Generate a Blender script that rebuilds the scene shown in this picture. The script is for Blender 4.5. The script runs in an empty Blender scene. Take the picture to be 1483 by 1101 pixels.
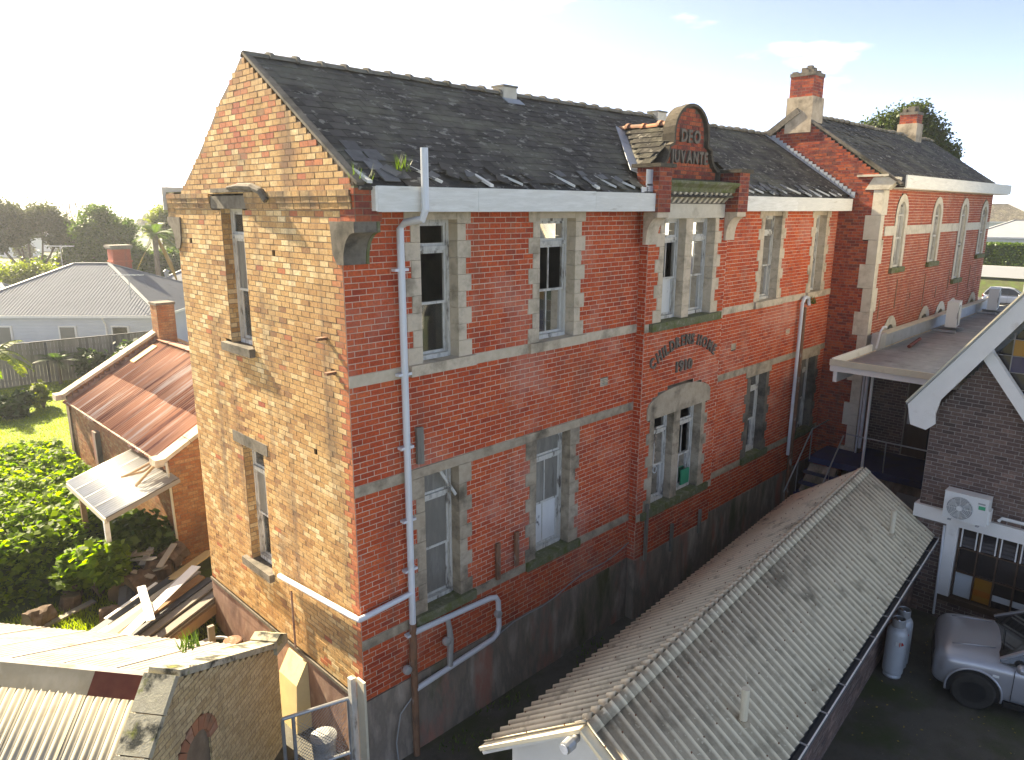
import bpy, math, random
import numpy as np
from mathutils import Vector, Matrix, noise as mnoise
R = math.radians
random.seed(11)
rng = np.random.default_rng(11)
scene = bpy.context.scene
col = scene.collection

# ------------------------------------------------------------------ camera, sky, sun, exposure
cam_d = bpy.data.cameras.new('camera')
cam_d.sensor_width = 36.0
cam_d.lens = 1047.96 / 1483 * 36
cam_d.clip_end = 9000
cam_d.clip_start = 0.05
cam_o = bpy.data.objects.new('camera', cam_d)
col.objects.link(cam_o)
cam_o.location = (-5.427, -8.683, 7.627)
cam_o.rotation_euler = (R(76.62), R(-0.166), R(-45.036))
scene.camera = cam_o

SUN_AZ, SUN_EL = 96.8, 34.0          # azimuth from +X towards +Y
sdir = Vector((math.cos(R(SUN_EL)) * math.cos(R(SUN_AZ)), math.cos(R(SUN_EL)) * math.sin(R(SUN_AZ)), math.sin(R(SUN_EL))))
world = bpy.data.worlds.new('World')
scene.world = world
world.use_nodes = True
wn, wl = world.node_tree.nodes, world.node_tree.links
wn.clear()
wout = wn.new('ShaderNodeOutputWorld')
wbg = wn.new('ShaderNodeBackground')
sky = wn.new('ShaderNodeTexSky')
sky.sky_type = 'NISHITA'
sky.sun_disc = False
sky.sun_elevation = R(SUN_EL)
sky.sun_rotation = R(90 - SUN_AZ)
sky.air_density = 0.085
sky.dust_density = .2
sky.ozone_density = 1.0
wbg.inputs['Strength'].default_value = 0.15
# a few thin clouds low in the sky, by direction
tcw = wn.new('ShaderNodeTexCoord')
cmap = wn.new('ShaderNodeMapping'); cmap.inputs['Scale'].default_value = (3.0, 3.0, 11.0)
wl.new(tcw.outputs['Generated'], cmap.inputs['Vector'])
cnz = wn.new('ShaderNodeTexNoise'); cnz.inputs['Scale'].default_value = 2.1; cnz.inputs['Detail'].default_value = 8
wl.new(cmap.outputs['Vector'], cnz.inputs['Vector'])
crp = wn.new('ShaderNodeValToRGB')
crp.color_ramp.elements[0].position = 0.60; crp.color_ramp.elements[0].color = (0, 0, 0, 1)
crp.color_ramp.elements[1].position = 0.80; crp.color_ramp.elements[1].color = (0.55, 0.55, 0.55, 1)
wl.new(cnz.outputs['Fac'], crp.inputs['Fac'])
cmx = wn.new('ShaderNodeMix'); cmx.data_type = 'RGBA'
wl.new(crp.outputs['Color'], cmx.inputs['Factor'])
wl.new(sky.outputs['Color'], cmx.inputs['A'])
cmx.inputs['B'].default_value = (1.9, 2.0, 2.2, 1)
wl.new(cmx.outputs['Result'], wbg.inputs['Color'])
wl.new(wbg.outputs['Background'], wout.inputs['Surface'])

sun_d = bpy.data.lights.new('sun', 'SUN')
sun_d.energy = 2.0
sun_d.angle = R(0.6)
sun_d.color = (1.0, 0.98, 0.95)
sun_o = bpy.data.objects.new('sun', sun_d)
col.objects.link(sun_o)
sun_o.location = (0, 0, 60)
sun_o.rotation_euler = sdir.to_track_quat('Z', 'Y').to_euler()

scene.render.engine = 'CYCLES'
vs = scene.view_settings
vs.view_transform = 'Standard'
vs.look = 'None'
vs.gamma = 1.0
vs.exposure = 3.45
vs.use_white_balance = True
vs.white_balance_temperature = 9500
vs.white_balance_tint = 6
scene.render.resolution_x, scene.render.resolution_y = 1024, 760

# ------------------------------------------------------------------ helpers
WM, BM = {}, {}
I4 = Matrix.Identity(4)

class MB:
    def __init__(s):
        s.v, s.f, s.r, s.t, s.h = [], [], [], [], None
    def add(s, vs_, fs, r=0.0, t=0.0):
        b = len(s.v)
        s.v.extend([tuple(p) for p in vs_])
        for f in fs:
            s.f.append(tuple(i + b for i in f)); s.r.append(r); s.t.append(t)
        return s
    def box(s, x0, y0, z0, x1, y1, z1, r=0.0):
        return s.fbox(Vector((0, 0, 0)), Vector((1, 0, 0)), Vector((0, 1, 0)), x0, x1, y0, y1, z0, z1, r)
    def fbox(s, O, U, N, u0, u1, n0, n1, z0, z1, r=0.0, t=0.0):
        Z = Vector((0, 0, 1)); p = []
        for z in (z0, z1):
            for (u, n) in ((u0, n0), (u1, n0), (u1, n1), (u0, n1)):
                p.append(O + U * u + N * n + Z * z)
        return s.add(p, [(3, 2, 1, 0), (4, 5, 6, 7), (0, 1, 5, 4), (1, 2, 6, 5), (2, 3, 7, 6), (3, 0, 4, 7)], r, t)
    def obox(s, c, a, b, d, r=0.0):
        c, a, b, d = Vector(c), Vector(a), Vector(b), Vector(d)
        p = [c - a - b - d, c + a - b - d, c + a + b - d, c - a + b - d, c - a - b + d, c + a - b + d, c + a + b + d, c - a + b + d]
        return s.add(p, [(3, 2, 1, 0), (4, 5, 6, 7), (0, 1, 5, 4), (1, 2, 6, 5), (2, 3, 7, 6), (3, 0, 4, 7)], r)
    def bar(s, p, q, w, h=None, up=(0, 0, 1)):
        p, q = Vector(p), Vector(q); d = q - p; u = Vector(up)
        if abs(d.normalized().dot(u)) > .98: u = Vector((1, 0, 0))
        a = d.cross(u).normalized(); b = a.cross(d).normalized()
        return s.obox((p + q) / 2, d / 2, a * w / 2, b * (h or w) / 2)
    def prism(s, pts, ext, r=0.0):
        e = Vector(ext); n = len(pts)
        p = [Vector(q) for q in pts] + [Vector(q) + e for q in pts]
        fs = [tuple(range(n))[::-1], tuple(range(n, 2 * n))] + [(i, (i + 1) % n, n + (i + 1) % n, n + i) for i in range(n)]
        return s.add(p, fs, r)
    def tube(s, pts, rad, n=8, cap=True):
        pts = [Vector(p) for p in pts]
        if not isinstance(rad, (list, tuple)): rad = [rad] * len(pts)
        rings = []; prev = None
        for i, p in enumerate(pts):
            d = (pts[min(i + 1, len(pts) - 1)] - pts[max(i - 1, 0)])
            d = d.normalized() if d.length > 1e-9 else Vector((0, 0, 1))
            if prev is None:
                u = d.cross(Vector((0, 0, 1)))
                if u.length < .05: u = d.cross(Vector((1, 0, 0)))
            else:
                u = prev - d * prev.dot(d)
            u.normalize(); prev = u; w = d.cross(u)
            rings.append([p + (u * math.cos(2 * math.pi * k / n) + w * math.sin(2 * math.pi * k / n)) * rad[i] for k in range(n)])
        vs_ = [q for rg in rings for q in rg]; fs = []
        for i in range(len(pts) - 1):
            for k in range(n):
                fs.append((i * n + k, i * n + (k + 1) % n, (i + 1) * n + (k + 1) % n, (i + 1) * n + k))
        if cap:
            fs.append(tuple(range(n))[::-1]); fs.append(tuple(range((len(pts) - 1) * n, len(pts) * n)))
        return s.add(vs_, fs)
    def lathe(s, prof, c, n=20, axis='z'):
        c = Vector(c); vs_ = []
        for (r_, z) in prof:
            for k in range(n):
                a = 2 * math.pi * k / n
                o = (r_ * math.cos(a), r_ * math.sin(a), z)
                if axis == 'x': o = (z, r_ * math.cos(a), r_ * math.sin(a))
                if axis == 'y': o = (r_ * math.sin(a), z, r_ * math.cos(a))
                vs_.append(c + Vector(o))
        fs = []
        for i in range(len(prof) - 1):
            for k in range(n): fs.append((i * n + k, i * n + (k + 1) % n, (i + 1) * n + (k + 1) % n, (i + 1) * n + k))
        fs.append(tuple(range(n))[::-1]); fs.append(tuple(range((len(prof) - 1) * n, len(prof) * n)))
        return s.add(vs_, fs)
    def ball(s, c, a, b, d, n=14):
        c, a, b, d = Vector(c), Vector(a), Vector(b), Vector(d); vs_, fs = [], []
        for i in range(n // 2 + 1):
            t = math.pi * i / (n // 2)
            for k in range(n):
                p = 2 * math.pi * k / n; vs_.append(c + d * math.cos(t) + (a * math.cos(p) + b * math.sin(p)) * math.sin(t))
        for i in range(n // 2):
            for k in range(n): fs.append(((i + 1) * n + k, (i + 1) * n + (k + 1) % n, i * n + (k + 1) % n, i * n + k))
        return s.add(vs_, fs)
    def build(s, name, m, parent=None, smooth=False, local=False, kind=None, label=None):
        return mesh_obj(name, np.array(s.v, dtype=np.float64).reshape(-1, 3), s.f, m, parent, smooth, local, s.r, s.t, s.h, kind, label)

def link(o, parent=None, basis=I4, local=False):
    col.objects.link(o)
    o.matrix_basis = basis
    if parent is not None:
        o.parent = parent
        if local:        # basis is given in the thing's own frame
            o.matrix_parent_inverse = BM[parent.name].inverted()
            BM[o.name] = basis.copy()
            WM[o.name] = WM[parent.name] @ BM[parent.name].inverted() @ basis
        else:
            o.matrix_parent_inverse = WM[parent.name].inverted()
            WM[o.name] = basis.copy()
    else:
        WM[o.name] = basis.copy(); BM[o.name] = I4.copy()
    return o

def mesh_obj(name, v, f, m, parent=None, smooth=False, local=False, r=None, t=None, h=None, kind=None, label=None):
    lo, hi = v.min(0), v.max(0)
    c = np.array([(lo[0] + hi[0]) / 2, (lo[1] + hi[1]) / 2, lo[2]])
    me = bpy.data.meshes.new(name)
    if isinstance(f, np.ndarray):
        k = f.shape[1]
        me.vertices.add(len(v)); me.vertices.foreach_set('co', (v - c).astype(np.float32).ravel())
        me.loops.add(f.size); me.loops.foreach_set('vertex_index', f.astype(np.int32).ravel())
        me.polygons.add(len(f))
        me.polygons.foreach_set('loop_start', np.arange(0, f.size, k, dtype=np.int32))
        me.polygons.foreach_set('loop_total', np.full(len(f), k, dtype=np.int32))
        me.update(calc_edges=True)
    else:
        me.from_pydata((v - c).tolist(), [], f)
    for nm, arr in (('rnd', r), ('tone', t)):
        if arr is not None and len(arr) == len(me.polygons) and np.any(np.asarray(arr)):
            a = me.attributes.new(nm, 'FLOAT', 'FACE'); a.data.foreach_set('value', np.asarray(arr, dtype=np.float32))
    if h is not None:
        a = me.attributes.new('hgt', 'FLOAT', 'POINT'); a.data.foreach_set('value', np.asarray(h, dtype=np.float32))
    if smooth: me.polygons.foreach_set('use_smooth', [True] * len(me.polygons))
    me.materials.append(m)
    o = bpy.data.objects.new(name, me)
    link(o, parent, Matrix.Translation(Vector(c)), local)
    if kind: o['kind'] = kind
    if label: o['label'] = label
    return o

def thing(name, label, cat, loc=(0, 0, 0), rz=0.0, group=None):
    o = bpy.data.objects.new(name, None)
    o.empty_display_size = 0.3
    link(o, None, Matrix.Translation(Vector(loc)) @ Matrix.Rotation(rz, 4, 'Z'))
    return tag(o, label, cat, group)

def tag(o, label, cat, group=None):
    o['label'] = label; o['category'] = cat
    if group: o['group'] = group
    return o

def struct(o):
    o['kind'] = 'structure'; return o

def copy_tree(src, parent=None, basis=None):
    c = src.copy(); col.objects.link(c)
    if parent is not None: c.parent = parent
    if basis is not None: c.matrix_basis = basis
    for ch in list(src.children): copy_tree(ch, c)
    return c

# ------------------------------------------------------------------ materials
def mat(name, c, c2=None, c3=None, rough=.8, scale=4.0, detail=6, bump=.0, bscale=40.0, spec=.3, metal=0.0, stretch=(1, 1, 1),
        rnd=0.0, stain=None, stain_scale=1.5, stain_lo=.5, stain_hi=.7, hgt=None, alpha=None, stain2=None, s2_scale=.8, s2_lo=.5, s2_hi=.7, coat=0.0, local=False):
    """noise-mixed colours c/c2/c3, per-piece value jitter rnd, up to two stain layers, fine bump"""
    m = bpy.data.materials.new(name); m.use_nodes = True
    N, L = m.node_tree.nodes, m.node_tree.links
    b = N['Principled BSDF']
    b.inputs['Roughness'].default_value = rough
    b.inputs['Specular IOR Level'].default_value = spec
    b.inputs['Metallic'].default_value = metal
    b.inputs['Coat Weight'].default_value = coat
    geo = N.new('ShaderNodeNewGeometry')
    mp = N.new('ShaderNodeMapping'); mp.inputs['Scale'].default_value = stretch
    if local:
        tc_ = N.new('ShaderNodeTexCoord'); L.new(tc_.outputs['Object'], mp.inputs['Vector'])
    else:
        L.new(geo.outputs['Position'], mp.inputs['Vector'])
    def nz(sc, det=6, off=0.0):
        n = N.new('ShaderNodeTexNoise'); n.inputs['Scale'].default_value = sc; n.inputs['Detail'].default_value = det
        n.inputs['Roughness'].default_value = .62
        if off:
            ad = N.new('ShaderNodeVectorMath'); ad.operation = 'ADD'; ad.inputs[1].default_value = (off, off * 1.7, off * .3)
            L.new(mp.outputs['Vector'], ad.inputs[0]); L.new(ad.outputs['Vector'], n.inputs['Vector'])
        else: L.new(mp.outputs['Vector'], n.inputs['Vector'])
        return n.outputs['Fac']
    def ramp(src, stops):
        rp = N.new('ShaderNodeValToRGB'); el = rp.color_ramp.elements
        while len(el) < len(stops): el.new(.5)
        for e, (p, cc) in zip(el, stops): e.position = p; e.color = (*cc, 1)
        L.new(src, rp.inputs['Fac']); return rp.outputs['Color']
    def mix(fac, a, bb, mode='MIX'):
        x = N.new('ShaderNodeMix'); x.data_type = 'RGBA'; x.blend_type = mode
        if isinstance(fac, float): x.inputs['Factor'].default_value = fac
        else: L.new(fac, x.inputs['Factor'])
        for k, q in (('A', a), ('B', bb)):
            if isinstance(q, tuple): x.inputs[k].default_value = (*q, 1)
            else: L.new(q, x.inputs[k])
        return x.outputs['Result']
    c2 = c2 or c
    stops = [(.3, c), (.7, c2)] if c3 is None else [(.28, c), (.5, c2), (.74, c3)]
    fac = nz(scale, detail)
    m['_'] = 0
    if rnd:
        at = N.new('ShaderNodeAttribute'); at.attribute_name = 'rnd'
        oi = N.new('ShaderNodeObjectInfo')
        ad = N.new('ShaderNodeMath'); ad.operation = 'ADD'; L.new(at.outputs['Fac'], ad.inputs[0]); L.new(oi.outputs['Random'], ad.inputs[1])
        fr = N.new('ShaderNodeMath'); fr.operation = 'FRACT'; L.new(ad.outputs[0], fr.inputs[0])
        # colour choice = noise*(1-rnd) + piece random*rnd
        mm = N.new('ShaderNodeMix'); mm.data_type = 'FLOAT'; mm.inputs['Factor'].default_value = rnd
        L.new(fac, mm.inputs['A']); L.new(fr.outputs[0], mm.inputs['B'])
        fac = mm.outputs['Result']
    colr = ramp(fac, stops)
    if hgt is not None:
        at2 = N.new('ShaderNodeAttribute'); at2.attribute_name = 'hgt'
        colr = mix(at2.outputs['Fac'], colr, hgt)
    if stain is not None:
        sf = ramp(nz(stain_scale, 8, 3.3), [(stain_lo, (0, 0, 0)), (stain_hi, (1, 1, 1))])
        colr = mix(sf, colr, stain)
    if stain2 is not None:
        sf = ramp(nz(s2_scale, 9, 9.1), [(s2_lo, (0, 0, 0)), (s2_hi, (1, 1, 1))])
        colr = mix(sf, colr, stain2)
    L.new(colr, b.inputs['Base Color'])
    if bump:
        bp_ = N.new('ShaderNodeBump'); bp_.inputs['Strength'].default_value = bump; bp_.inputs['Distance'].default_value = .02
        L.new(nz(bscale, 5, 1.0), bp_.inputs['Height']); L.new(bp_.outputs['Normal'], b.inputs['Normal'])
    m['tone_node'] = 0
    return m

def brick_mat(name, cols, grime, grime2, red=None, rough=.85, e_lo=.55, e_hi=.8, d_lo=.55, d_hi=.8, escale=.6, dscale=1.1, batch=1.1, streak=(.12, .08, .06), s_amt=.55):
    """per-brick colour from ramp of random number; efflorescence and dirt layers; tone attribute picks red bricks"""
    m = bpy.data.materials.new(name); m.use_nodes = True
    N, L = m.node_tree.nodes, m.node_tree.links
    b = N['Principled BSDF']; b.inputs['Roughness'].default_value = rough; b.inputs['Specular IOR Level'].default_value = .25
    at = N.new('ShaderNodeAttribute'); at.attribute_name = 'rnd'
    oi = N.new('ShaderNodeObjectInfo')
    ad = N.new('ShaderNodeMath'); ad.operation = 'ADD'; L.new(at.outputs['Fac'], ad.inputs[0]); L.new(oi.outputs['Random'], ad.inputs[1])
    fr = N.new('ShaderNodeMath'); fr.operation = 'FRACT'; L.new(ad.outputs[0], fr.inputs[0])
    def ramp(src, stops):
        rp = N.new('ShaderNodeValToRGB'); el = rp.color_ramp.elements
        while len(el) < len(stops): el.new(.5)
        for e, (p, cc) in zip(el, stops): e.position = p; e.color = (*cc, 1)
        L.new(src, rp.inputs['Fac']); return rp.outputs['Color']
    def mix(fac, a, bb, mode='MIX'):
        x = N.new('ShaderNodeMix'); x.data_type = 'RGBA'; x.blend_type = mode
        if isinstance(fac, float): x.inputs['Factor'].default_value = fac
        else: L.new(fac, x.inputs['Factor'])
        for k, q in (('A', a), ('B', bb)):
            if isinstance(q, tuple): x.inputs[k].default_value = (*q, 1)
            else: L.new(q, x.inputs[k])
        return x.outputs['Result']
    geo = N.new('ShaderNodeNewGeometry')
    def nz(sc, off, det=8):
        n = N.new('ShaderNodeTexNoise'); n.inputs['Scale'].default_value = sc; n.inputs['Detail'].default_value = det; n.inputs['Roughness'].default_value = .65
        a_ = N.new('ShaderNodeVectorMath'); a_.operation = 'ADD'; a_.inputs[1].default_value = (off, off * .7, off * 1.3)
        L.new(geo.outputs['Position'], a_.inputs[0]); L.new(a_.outputs['Vector'], n.inputs['Vector']); return n.outputs['Fac']
    k = len(cols)
    bt_ = N.new('ShaderNodeMath'); bt_.operation = 'MULTIPLY_ADD'; L.new(nz(1.1, 14.0, 4), bt_.inputs[0]); bt_.inputs[1].default_value = batch; bt_.inputs[2].default_value = .15 - batch / 2
    b2_ = N.new('ShaderNodeMath'); b2_.operation = 'MULTIPLY_ADD'; L.new(fr.outputs[0], b2_.inputs[0]); b2_.inputs[1].default_value = .7; L.new(bt_.outputs[0], b2_.inputs[2])
    colr = ramp(b2_.outputs[0], [((i + .5) / k, c) for i, c in enumerate(cols)])
    if red:
        tn = N.new('ShaderNodeAttribute'); tn.attribute_name = 'tone'
        colr = mix(tn.outputs['Fac'], colr, ramp(fr.outputs[0], [(0, red[0]), (.5, red[1]), (1, red[2])]))
    sp = ramp(nz(26, 5.0, 6), [(.35, (.72, .72, .72)), (.65, (1.12, 1.12, 1.12))])
    colr = mix(1.0, colr, sp, 'MULTIPLY')
    colr = mix(ramp(nz(escale, 2.0), [(e_lo, (0, 0, 0)), (e_hi, (.6, .6, .6))]), colr, grime)
    colr = mix(ramp(nz(dscale, 8.0), [(d_lo, (0, 0, 0)), (d_hi, (.75, .75, .75))]), colr, grime2)
    # damp streaks running down the wall
    sm = N.new('ShaderNodeMapping'); sm.inputs['Scale'].default_value = (2.6, 2.6, .16); L.new(geo.outputs['Position'], sm.inputs['Vector'])
    sn_ = N.new('ShaderNodeTexNoise'); sn_.inputs['Scale'].default_value = 1.0; sn_.inputs['Detail'].default_value = 7; L.new(sm.outputs['Vector'], sn_.inputs['Vector'])
    colr = mix(ramp(sn_.outputs['Fac'], [(.55, (0, 0, 0)), (.78, (s_amt, s_amt, s_amt))]), colr, streak)
    L.new(colr, b.inputs['Base Color'])
    bp_ = N.new('ShaderNodeBump'); bp_.inputs['Strength'].default_value = .35; bp_.inputs['Distance'].default_value = .01
    L.new(nz(60, 1.0, 4), bp_.inputs['Height']); L.new(bp_.outputs['Normal'], b.inputs['Normal'])
    return m

def leaf_mat(name, c, c2, trans=.45, rough=.5):
    m = bpy.data.materials.new(name); m.use_nodes = True
    N, L = m.node_tree.nodes, m.node_tree.links
    b = N['Principled BSDF']; b.inputs['Roughness'].default_value = rough; b.inputs['Specular IOR Level'].default_value = .35
    out = N['Material Output']
    at = N.new('ShaderNodeAttribute'); at.attribute_name = 'rnd'
    rp = N.new('ShaderNodeValToRGB'); rp.color_ramp.elements[0].color = (*c, 1); rp.color_ramp.elements[1].color = (*c2, 1)
    L.new(at.outputs['Fac'], rp.inputs['Fac']); L.new(rp.outputs['Color'], b.inputs['Base Color'])
    tr = N.new('ShaderNodeBsdfTranslucent')
    mu = N.new('ShaderNodeMix'); mu.data_type = 'RGBA'; mu.blend_type = 'MULTIPLY'; mu.inputs['Factor'].default_value = 1
    L.new(rp.outputs['Color'], mu.inputs['A']); mu.inputs['B'].default_value = (1.7, 1.8, .6, 1)
    L.new(mu.outputs['Result'], tr.inputs['Color'])
    mx = N.new('ShaderNodeMixShader'); mx.inputs[0].default_value = trans
    L.new(b.outputs[0], mx.inputs[1]); L.new(tr.outputs[0], mx.inputs[2]); L.new(mx.outputs[0], out.inputs['Surface'])
    return m

def glass_mat(name, tint=(.75, .8, .8), refl=.12, dirt=.25, dcol=(.35, .36, .34), rough=.03, metal=0.0):
    m = bpy.data.materials.new(name); m.use_nodes = True
    N, L = m.node_tree.nodes, m.node_tree.links
    N.remove(N['Principled BSDF']); out = N['Material Output']
    tr = N.new('ShaderNodeBsdfTransparent'); tr.inputs['Color'].default_value = (*tint, 1)
    gl = N.new('ShaderNodeBsdfGlossy'); gl.inputs['Roughness'].default_value = rough
    df = N.new('ShaderNodeBsdfDiffuse'); df.inputs['Color'].default_value = (*dcol, 1)
    lw = N.new('ShaderNodeLayerWeight'); lw.inputs['Blend'].default_value = .25
    ma = N.new('ShaderNodeMath'); ma.operation = 'ADD'; ma.use_clamp = True; L.new(lw.outputs['Fresnel'], ma.inputs[0]); ma.inputs[1].default_value = refl
    m1 = N.new('ShaderNodeMixShader'); L.new(ma.outputs[0], m1.inputs[0]); L.new(tr.outputs[0], m1.inputs[1]); L.new(gl.outputs[0], m1.inputs[2])
    geo = N.new('ShaderNodeNewGeometry'); nzn = N.new('ShaderNodeTexNoise'); nzn.inputs['Scale'].default_value = 2.5; nzn.inputs['Detail'].default_value = 8
    L.new(geo.outputs['Position'], nzn.inputs['Vector'])
    rp = N.new('ShaderNodeMapRange'); rp.inputs['From Min'].default_value = .4; rp.inputs['From Max'].default_value = .75; rp.inputs['To Max'].default_value = dirt * 2
    rp.inputs['To Min'].default_value = dirt * .4
    L.new(nzn.outputs['Fac'], rp.inputs['Value'])
    m2 = N.new('ShaderNodeMixShader'); L.new(rp.outputs['Result'], m2.inputs[0]); L.new(m1.outputs[0], m2.inputs[1]); L.new(df.outputs[0], m2.inputs[2])
    L.new(m2.outputs[0], out.inputs['Surface'])
    return m

M = {}
M['red'] = brick_mat('red_brick', [(.40, .052, .022), (.50, .070, .024), (.56, .080, .026), (.59, .090, .029), (.62, .103, .034), (.66, .125, .042)],
                     (.66, .38, .30), (.25, .068, .040), e_lo=.51, e_hi=.76, d_lo=.56, d_hi=.80, escale=.6, s_amt=.45)
M['yellow'] = brick_mat('yellow_brick', [(.27, .13, .065), (.44, .235, .095), (.51, .29, .118), (.54, .32, .135), (.57, .355, .16), (.68, .48, .25), (.74, .56, .33)],
                        (.36, .19, .085), (.15, .10, .065), red=((.46, .13, .06), (.52, .18, .08), (.38, .10, .06)), e_lo=.47, e_hi=.70, d_lo=.55, d_hi=.74, escale=.8, batch=.9, s_amt=.75)
M['yellow_sooty'] = brick_mat('sooty_yellow_brick', [(.27, .13, .065), (.44, .235, .095), (.51, .29, .118), (.54, .32, .135), (.57, .355, .16), (.68, .48, .25)],
                        (.20, .12, .07), (.085, .065, .045), e_lo=.42, e_hi=.62, d_lo=.44, d_hi=.62, escale=1.1, dscale=1.6, batch=.9)
M['wingred'] = brick_mat('wing_red_brick', [(.30, .05, .03), (.42, .085, .04), (.20, .035, .03), (.46, .11, .045), (.33, .06, .035), (.16, .04, .035), (.40, .10, .05)],
                         (.45, .27, .22), (.10, .05, .045), e_lo=.62, e_hi=.9, d_lo=.58, d_hi=.8)
M['wingfront'] = brick_mat('wing_front_brick', [(.42, .09, .045), (.46, .12, .06), (.36, .075, .04), (.38, .085, .05)],
                           (.50, .34, .28), (.14, .07, .06), e_lo=.55, e_hi=.8, d_lo=.58, d_hi=.8)
M['dark'] = brick_mat('dark_brick', [(.09, .062, .055), (.12, .08, .07), (.14, .092, .08), (.15, .10, .087), (.18, .12, .10), (.26, .17, .145)],
                      (.16, .11, .10), (.06, .05, .048), e_lo=.66, e_hi=.9)
M['orange'] = brick_mat('orange_brick', [(.45, .20, .085), (.40, .15, .065), (.50, .27, .13), (.36, .13, .06)],
                        (.40, .30, .22), (.13, .09, .06), e_lo=.55, e_hi=.8, d_lo=.5, d_hi=.75)
M['paleyellow'] = brick_mat('pale_yellow_brick', [(.56, .42, .22), (.63, .49, .28), (.50, .36, .18), (.60, .46, .26), (.46, .33, .17)],
                            (.40, .31, .19), (.15, .12, .08), red=((.55, .16, .06), (.62, .22, .09), (.50, .13, .05)), d_lo=.6, d_hi=.8)
M['mortar'] = mat('pale_mortar', (.72, .55, .43), (.50, .34, .26), scale=2, stain=(.22, .13, .10), stain_lo=.56, stain_hi=.72, stain_scale=.9, rough=.95)
M['mortar_dark'] = mat('dark_mortar', (.17, .12, .08), (.26, .19, .13), scale=5, rough=.95)
M['mortar_grey'] = mat('grey_mortar', (.33, .30, .28), (.24, .22, .21), scale=5, rough=.95)
M['mortar_wing'] = mat('wing_mortar', (.30, .18, .15), (.20, .12, .10), scale=4, rough=.95)
M['stone'] = mat('grey_stone', (.53, .43, .31), (.62, .51, .385), (.41, .335, .245), scale=6, bump=.25, bscale=50, stain=(.17, .135, .095), stain_lo=.50, stain_hi=.74, stain_scale=1.9, rnd=.25, rough=.9)
M['stone_dark'] = mat('sooty_stone', (.115, .098, .078), (.18, .155, .125), (.065, .057, .046), scale=5, bump=.3, bscale=40, stain=(.035, .032, .026), stain_lo=.48, stain_hi=.70, rough=.95)
M['stone_pale'] = mat('pale_stone', (.53, .47, .37), (.62, .56, .46), (.42, .365, .28), scale=5, bump=.2, stain=(.24, .195, .135), stain_lo=.57, stain_hi=.8, rnd=.3, rough=.9)
M['mossy'] = mat('mossy_stone', (.20, .185, .14), (.13, .14, .07), (.30, .27, .21), scale=7, bump=.4, bscale=40, stain=(.10, .12, .03), stain_lo=.48, stain_hi=.65, stain_scale=5, rough=.95)
M['coping'] = mat('lichened_coping', (.46, .42, .31), (.36, .33, .25), (.54, .50, .40), scale=6, bump=.4, bscale=40, rnd=.15, stain=(.055, .055, .045), stain_lo=.52, stain_hi=.62, stain_scale=2.6, stain2=(.16, .17, .04), s2_scale=3.5, s2_lo=.55, s2_hi=.66, rough=.95)
M['soot'] = mat('sooty_coping', (.060, .050, .038), (.095, .078, .058), (.038, .034, .027), scale=5, bump=.4, bscale=40, stain=(.15, .13, .09), stain_lo=.60, stain_hi=.75, stain_scale=4, rough=.95)
M['stone_low'] = mat('dull_stone', (.36, .285, .205), (.45, .365, .27), (.25, .20, .145), scale=6, bump=.3, bscale=50, stain=(.12, .098, .07), stain_lo=.48, stain_hi=.70, stain_scale=1.9, rnd=.3, rough=.92)
M['plinth'] = mat('grimy_render', (.36, .28, .22), (.20, .165, .135), (.50, .41, .335), scale=2.2, bump=.35, bscale=25, stain=(.40, .18, .135), stain_lo=.55, stain_hi=.66, stain_scale=1.2, stain2=(.095, .10, .045), s2_scale=.9, s2_lo=.54, s2_hi=.66, stretch=(1, 1, .3), rough=.95)
M['plinth_pink'] = mat('pink_render', (.36, .22, .17), (.28, .17, .13), (.44, .31, .24), scale=3, bump=.25, bscale=25, stain=(.14, .075, .06), stain_lo=.5, stain_hi=.7, stain_scale=2.0, stretch=(1, 1, .5), rough=.95)
M['cream_render'] = mat('cream_render', (.62, .50, .28), (.52, .42, .24), scale=3, stain=(.28, .18, .09), stain_lo=.58, stain_hi=.75, rough=.9)
M['slate'] = mat('slate', (.068, .063, .058), (.102, .094, .085), (.048, .045, .042), scale=5, rnd=.5, bump=.35, bscale=45, stain=(.28, .265, .235), stain_lo=.58, stain_hi=.635, stain_scale=4.6, stretch=(1, 1.6, 1.6), stain2=(.165, .157, .12), s2_lo=.47, s2_hi=.70, s2_scale=.9, rough=.9, spec=.12)
M['slate_pale'] = mat('loose_slate', (.13, .13, .13), (.19, .19, .19), (.085, .085, .085), scale=6, rnd=.6, bump=.2, rough=.75)
M['ridge'] = mat('ridge_tile', (.13, .115, .095), (.20, .18, .15), (.085, .08, .06), scale=6, rnd=.4, bump=.3, stain=(.16, .16, .11), stain_lo=.5, stain_hi=.7, stain_scale=9, rough=.9)
M['terracotta'] = mat('terracotta_tile', (.40, .17, .09), (.30, .12, .07), (.46, .27, .18), scale=7, rnd=.5, stain=(.14, .11, .08), stain_lo=.52, stain_hi=.7, rough=.85)
M['ply'] = mat('painted_plywood', (.80, .77, .70), (.68, .66, .60), (.84, .82, .77), scale=2.2, stretch=(1, 1, 7), bump=.12, bscale=20, stain=(.42, .37, .29), stain_lo=.60, stain_hi=.78, rough=.75, rnd=.25)
M['white'] = mat('white_paint', (.82, .80, .76), (.76, .74, .70), scale=3, rough=.5, stain=(.52, .48, .42), stain_lo=.62, stain_hi=.8)
M['cream'] = mat('cream_paint', (.66, .60, .46), (.58, .52, .40), scale=3, rough=.6, stain=(.36, .31, .22), stain_lo=.58, stain_hi=.75)
M['pvc'] = mat('white_pipe', (.66, .68, .70), (.60, .62, .65), scale=2, rough=.35, spec=.5, stain=(.42, .40, .37), stain_lo=.6, stain_hi=.8)
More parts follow.
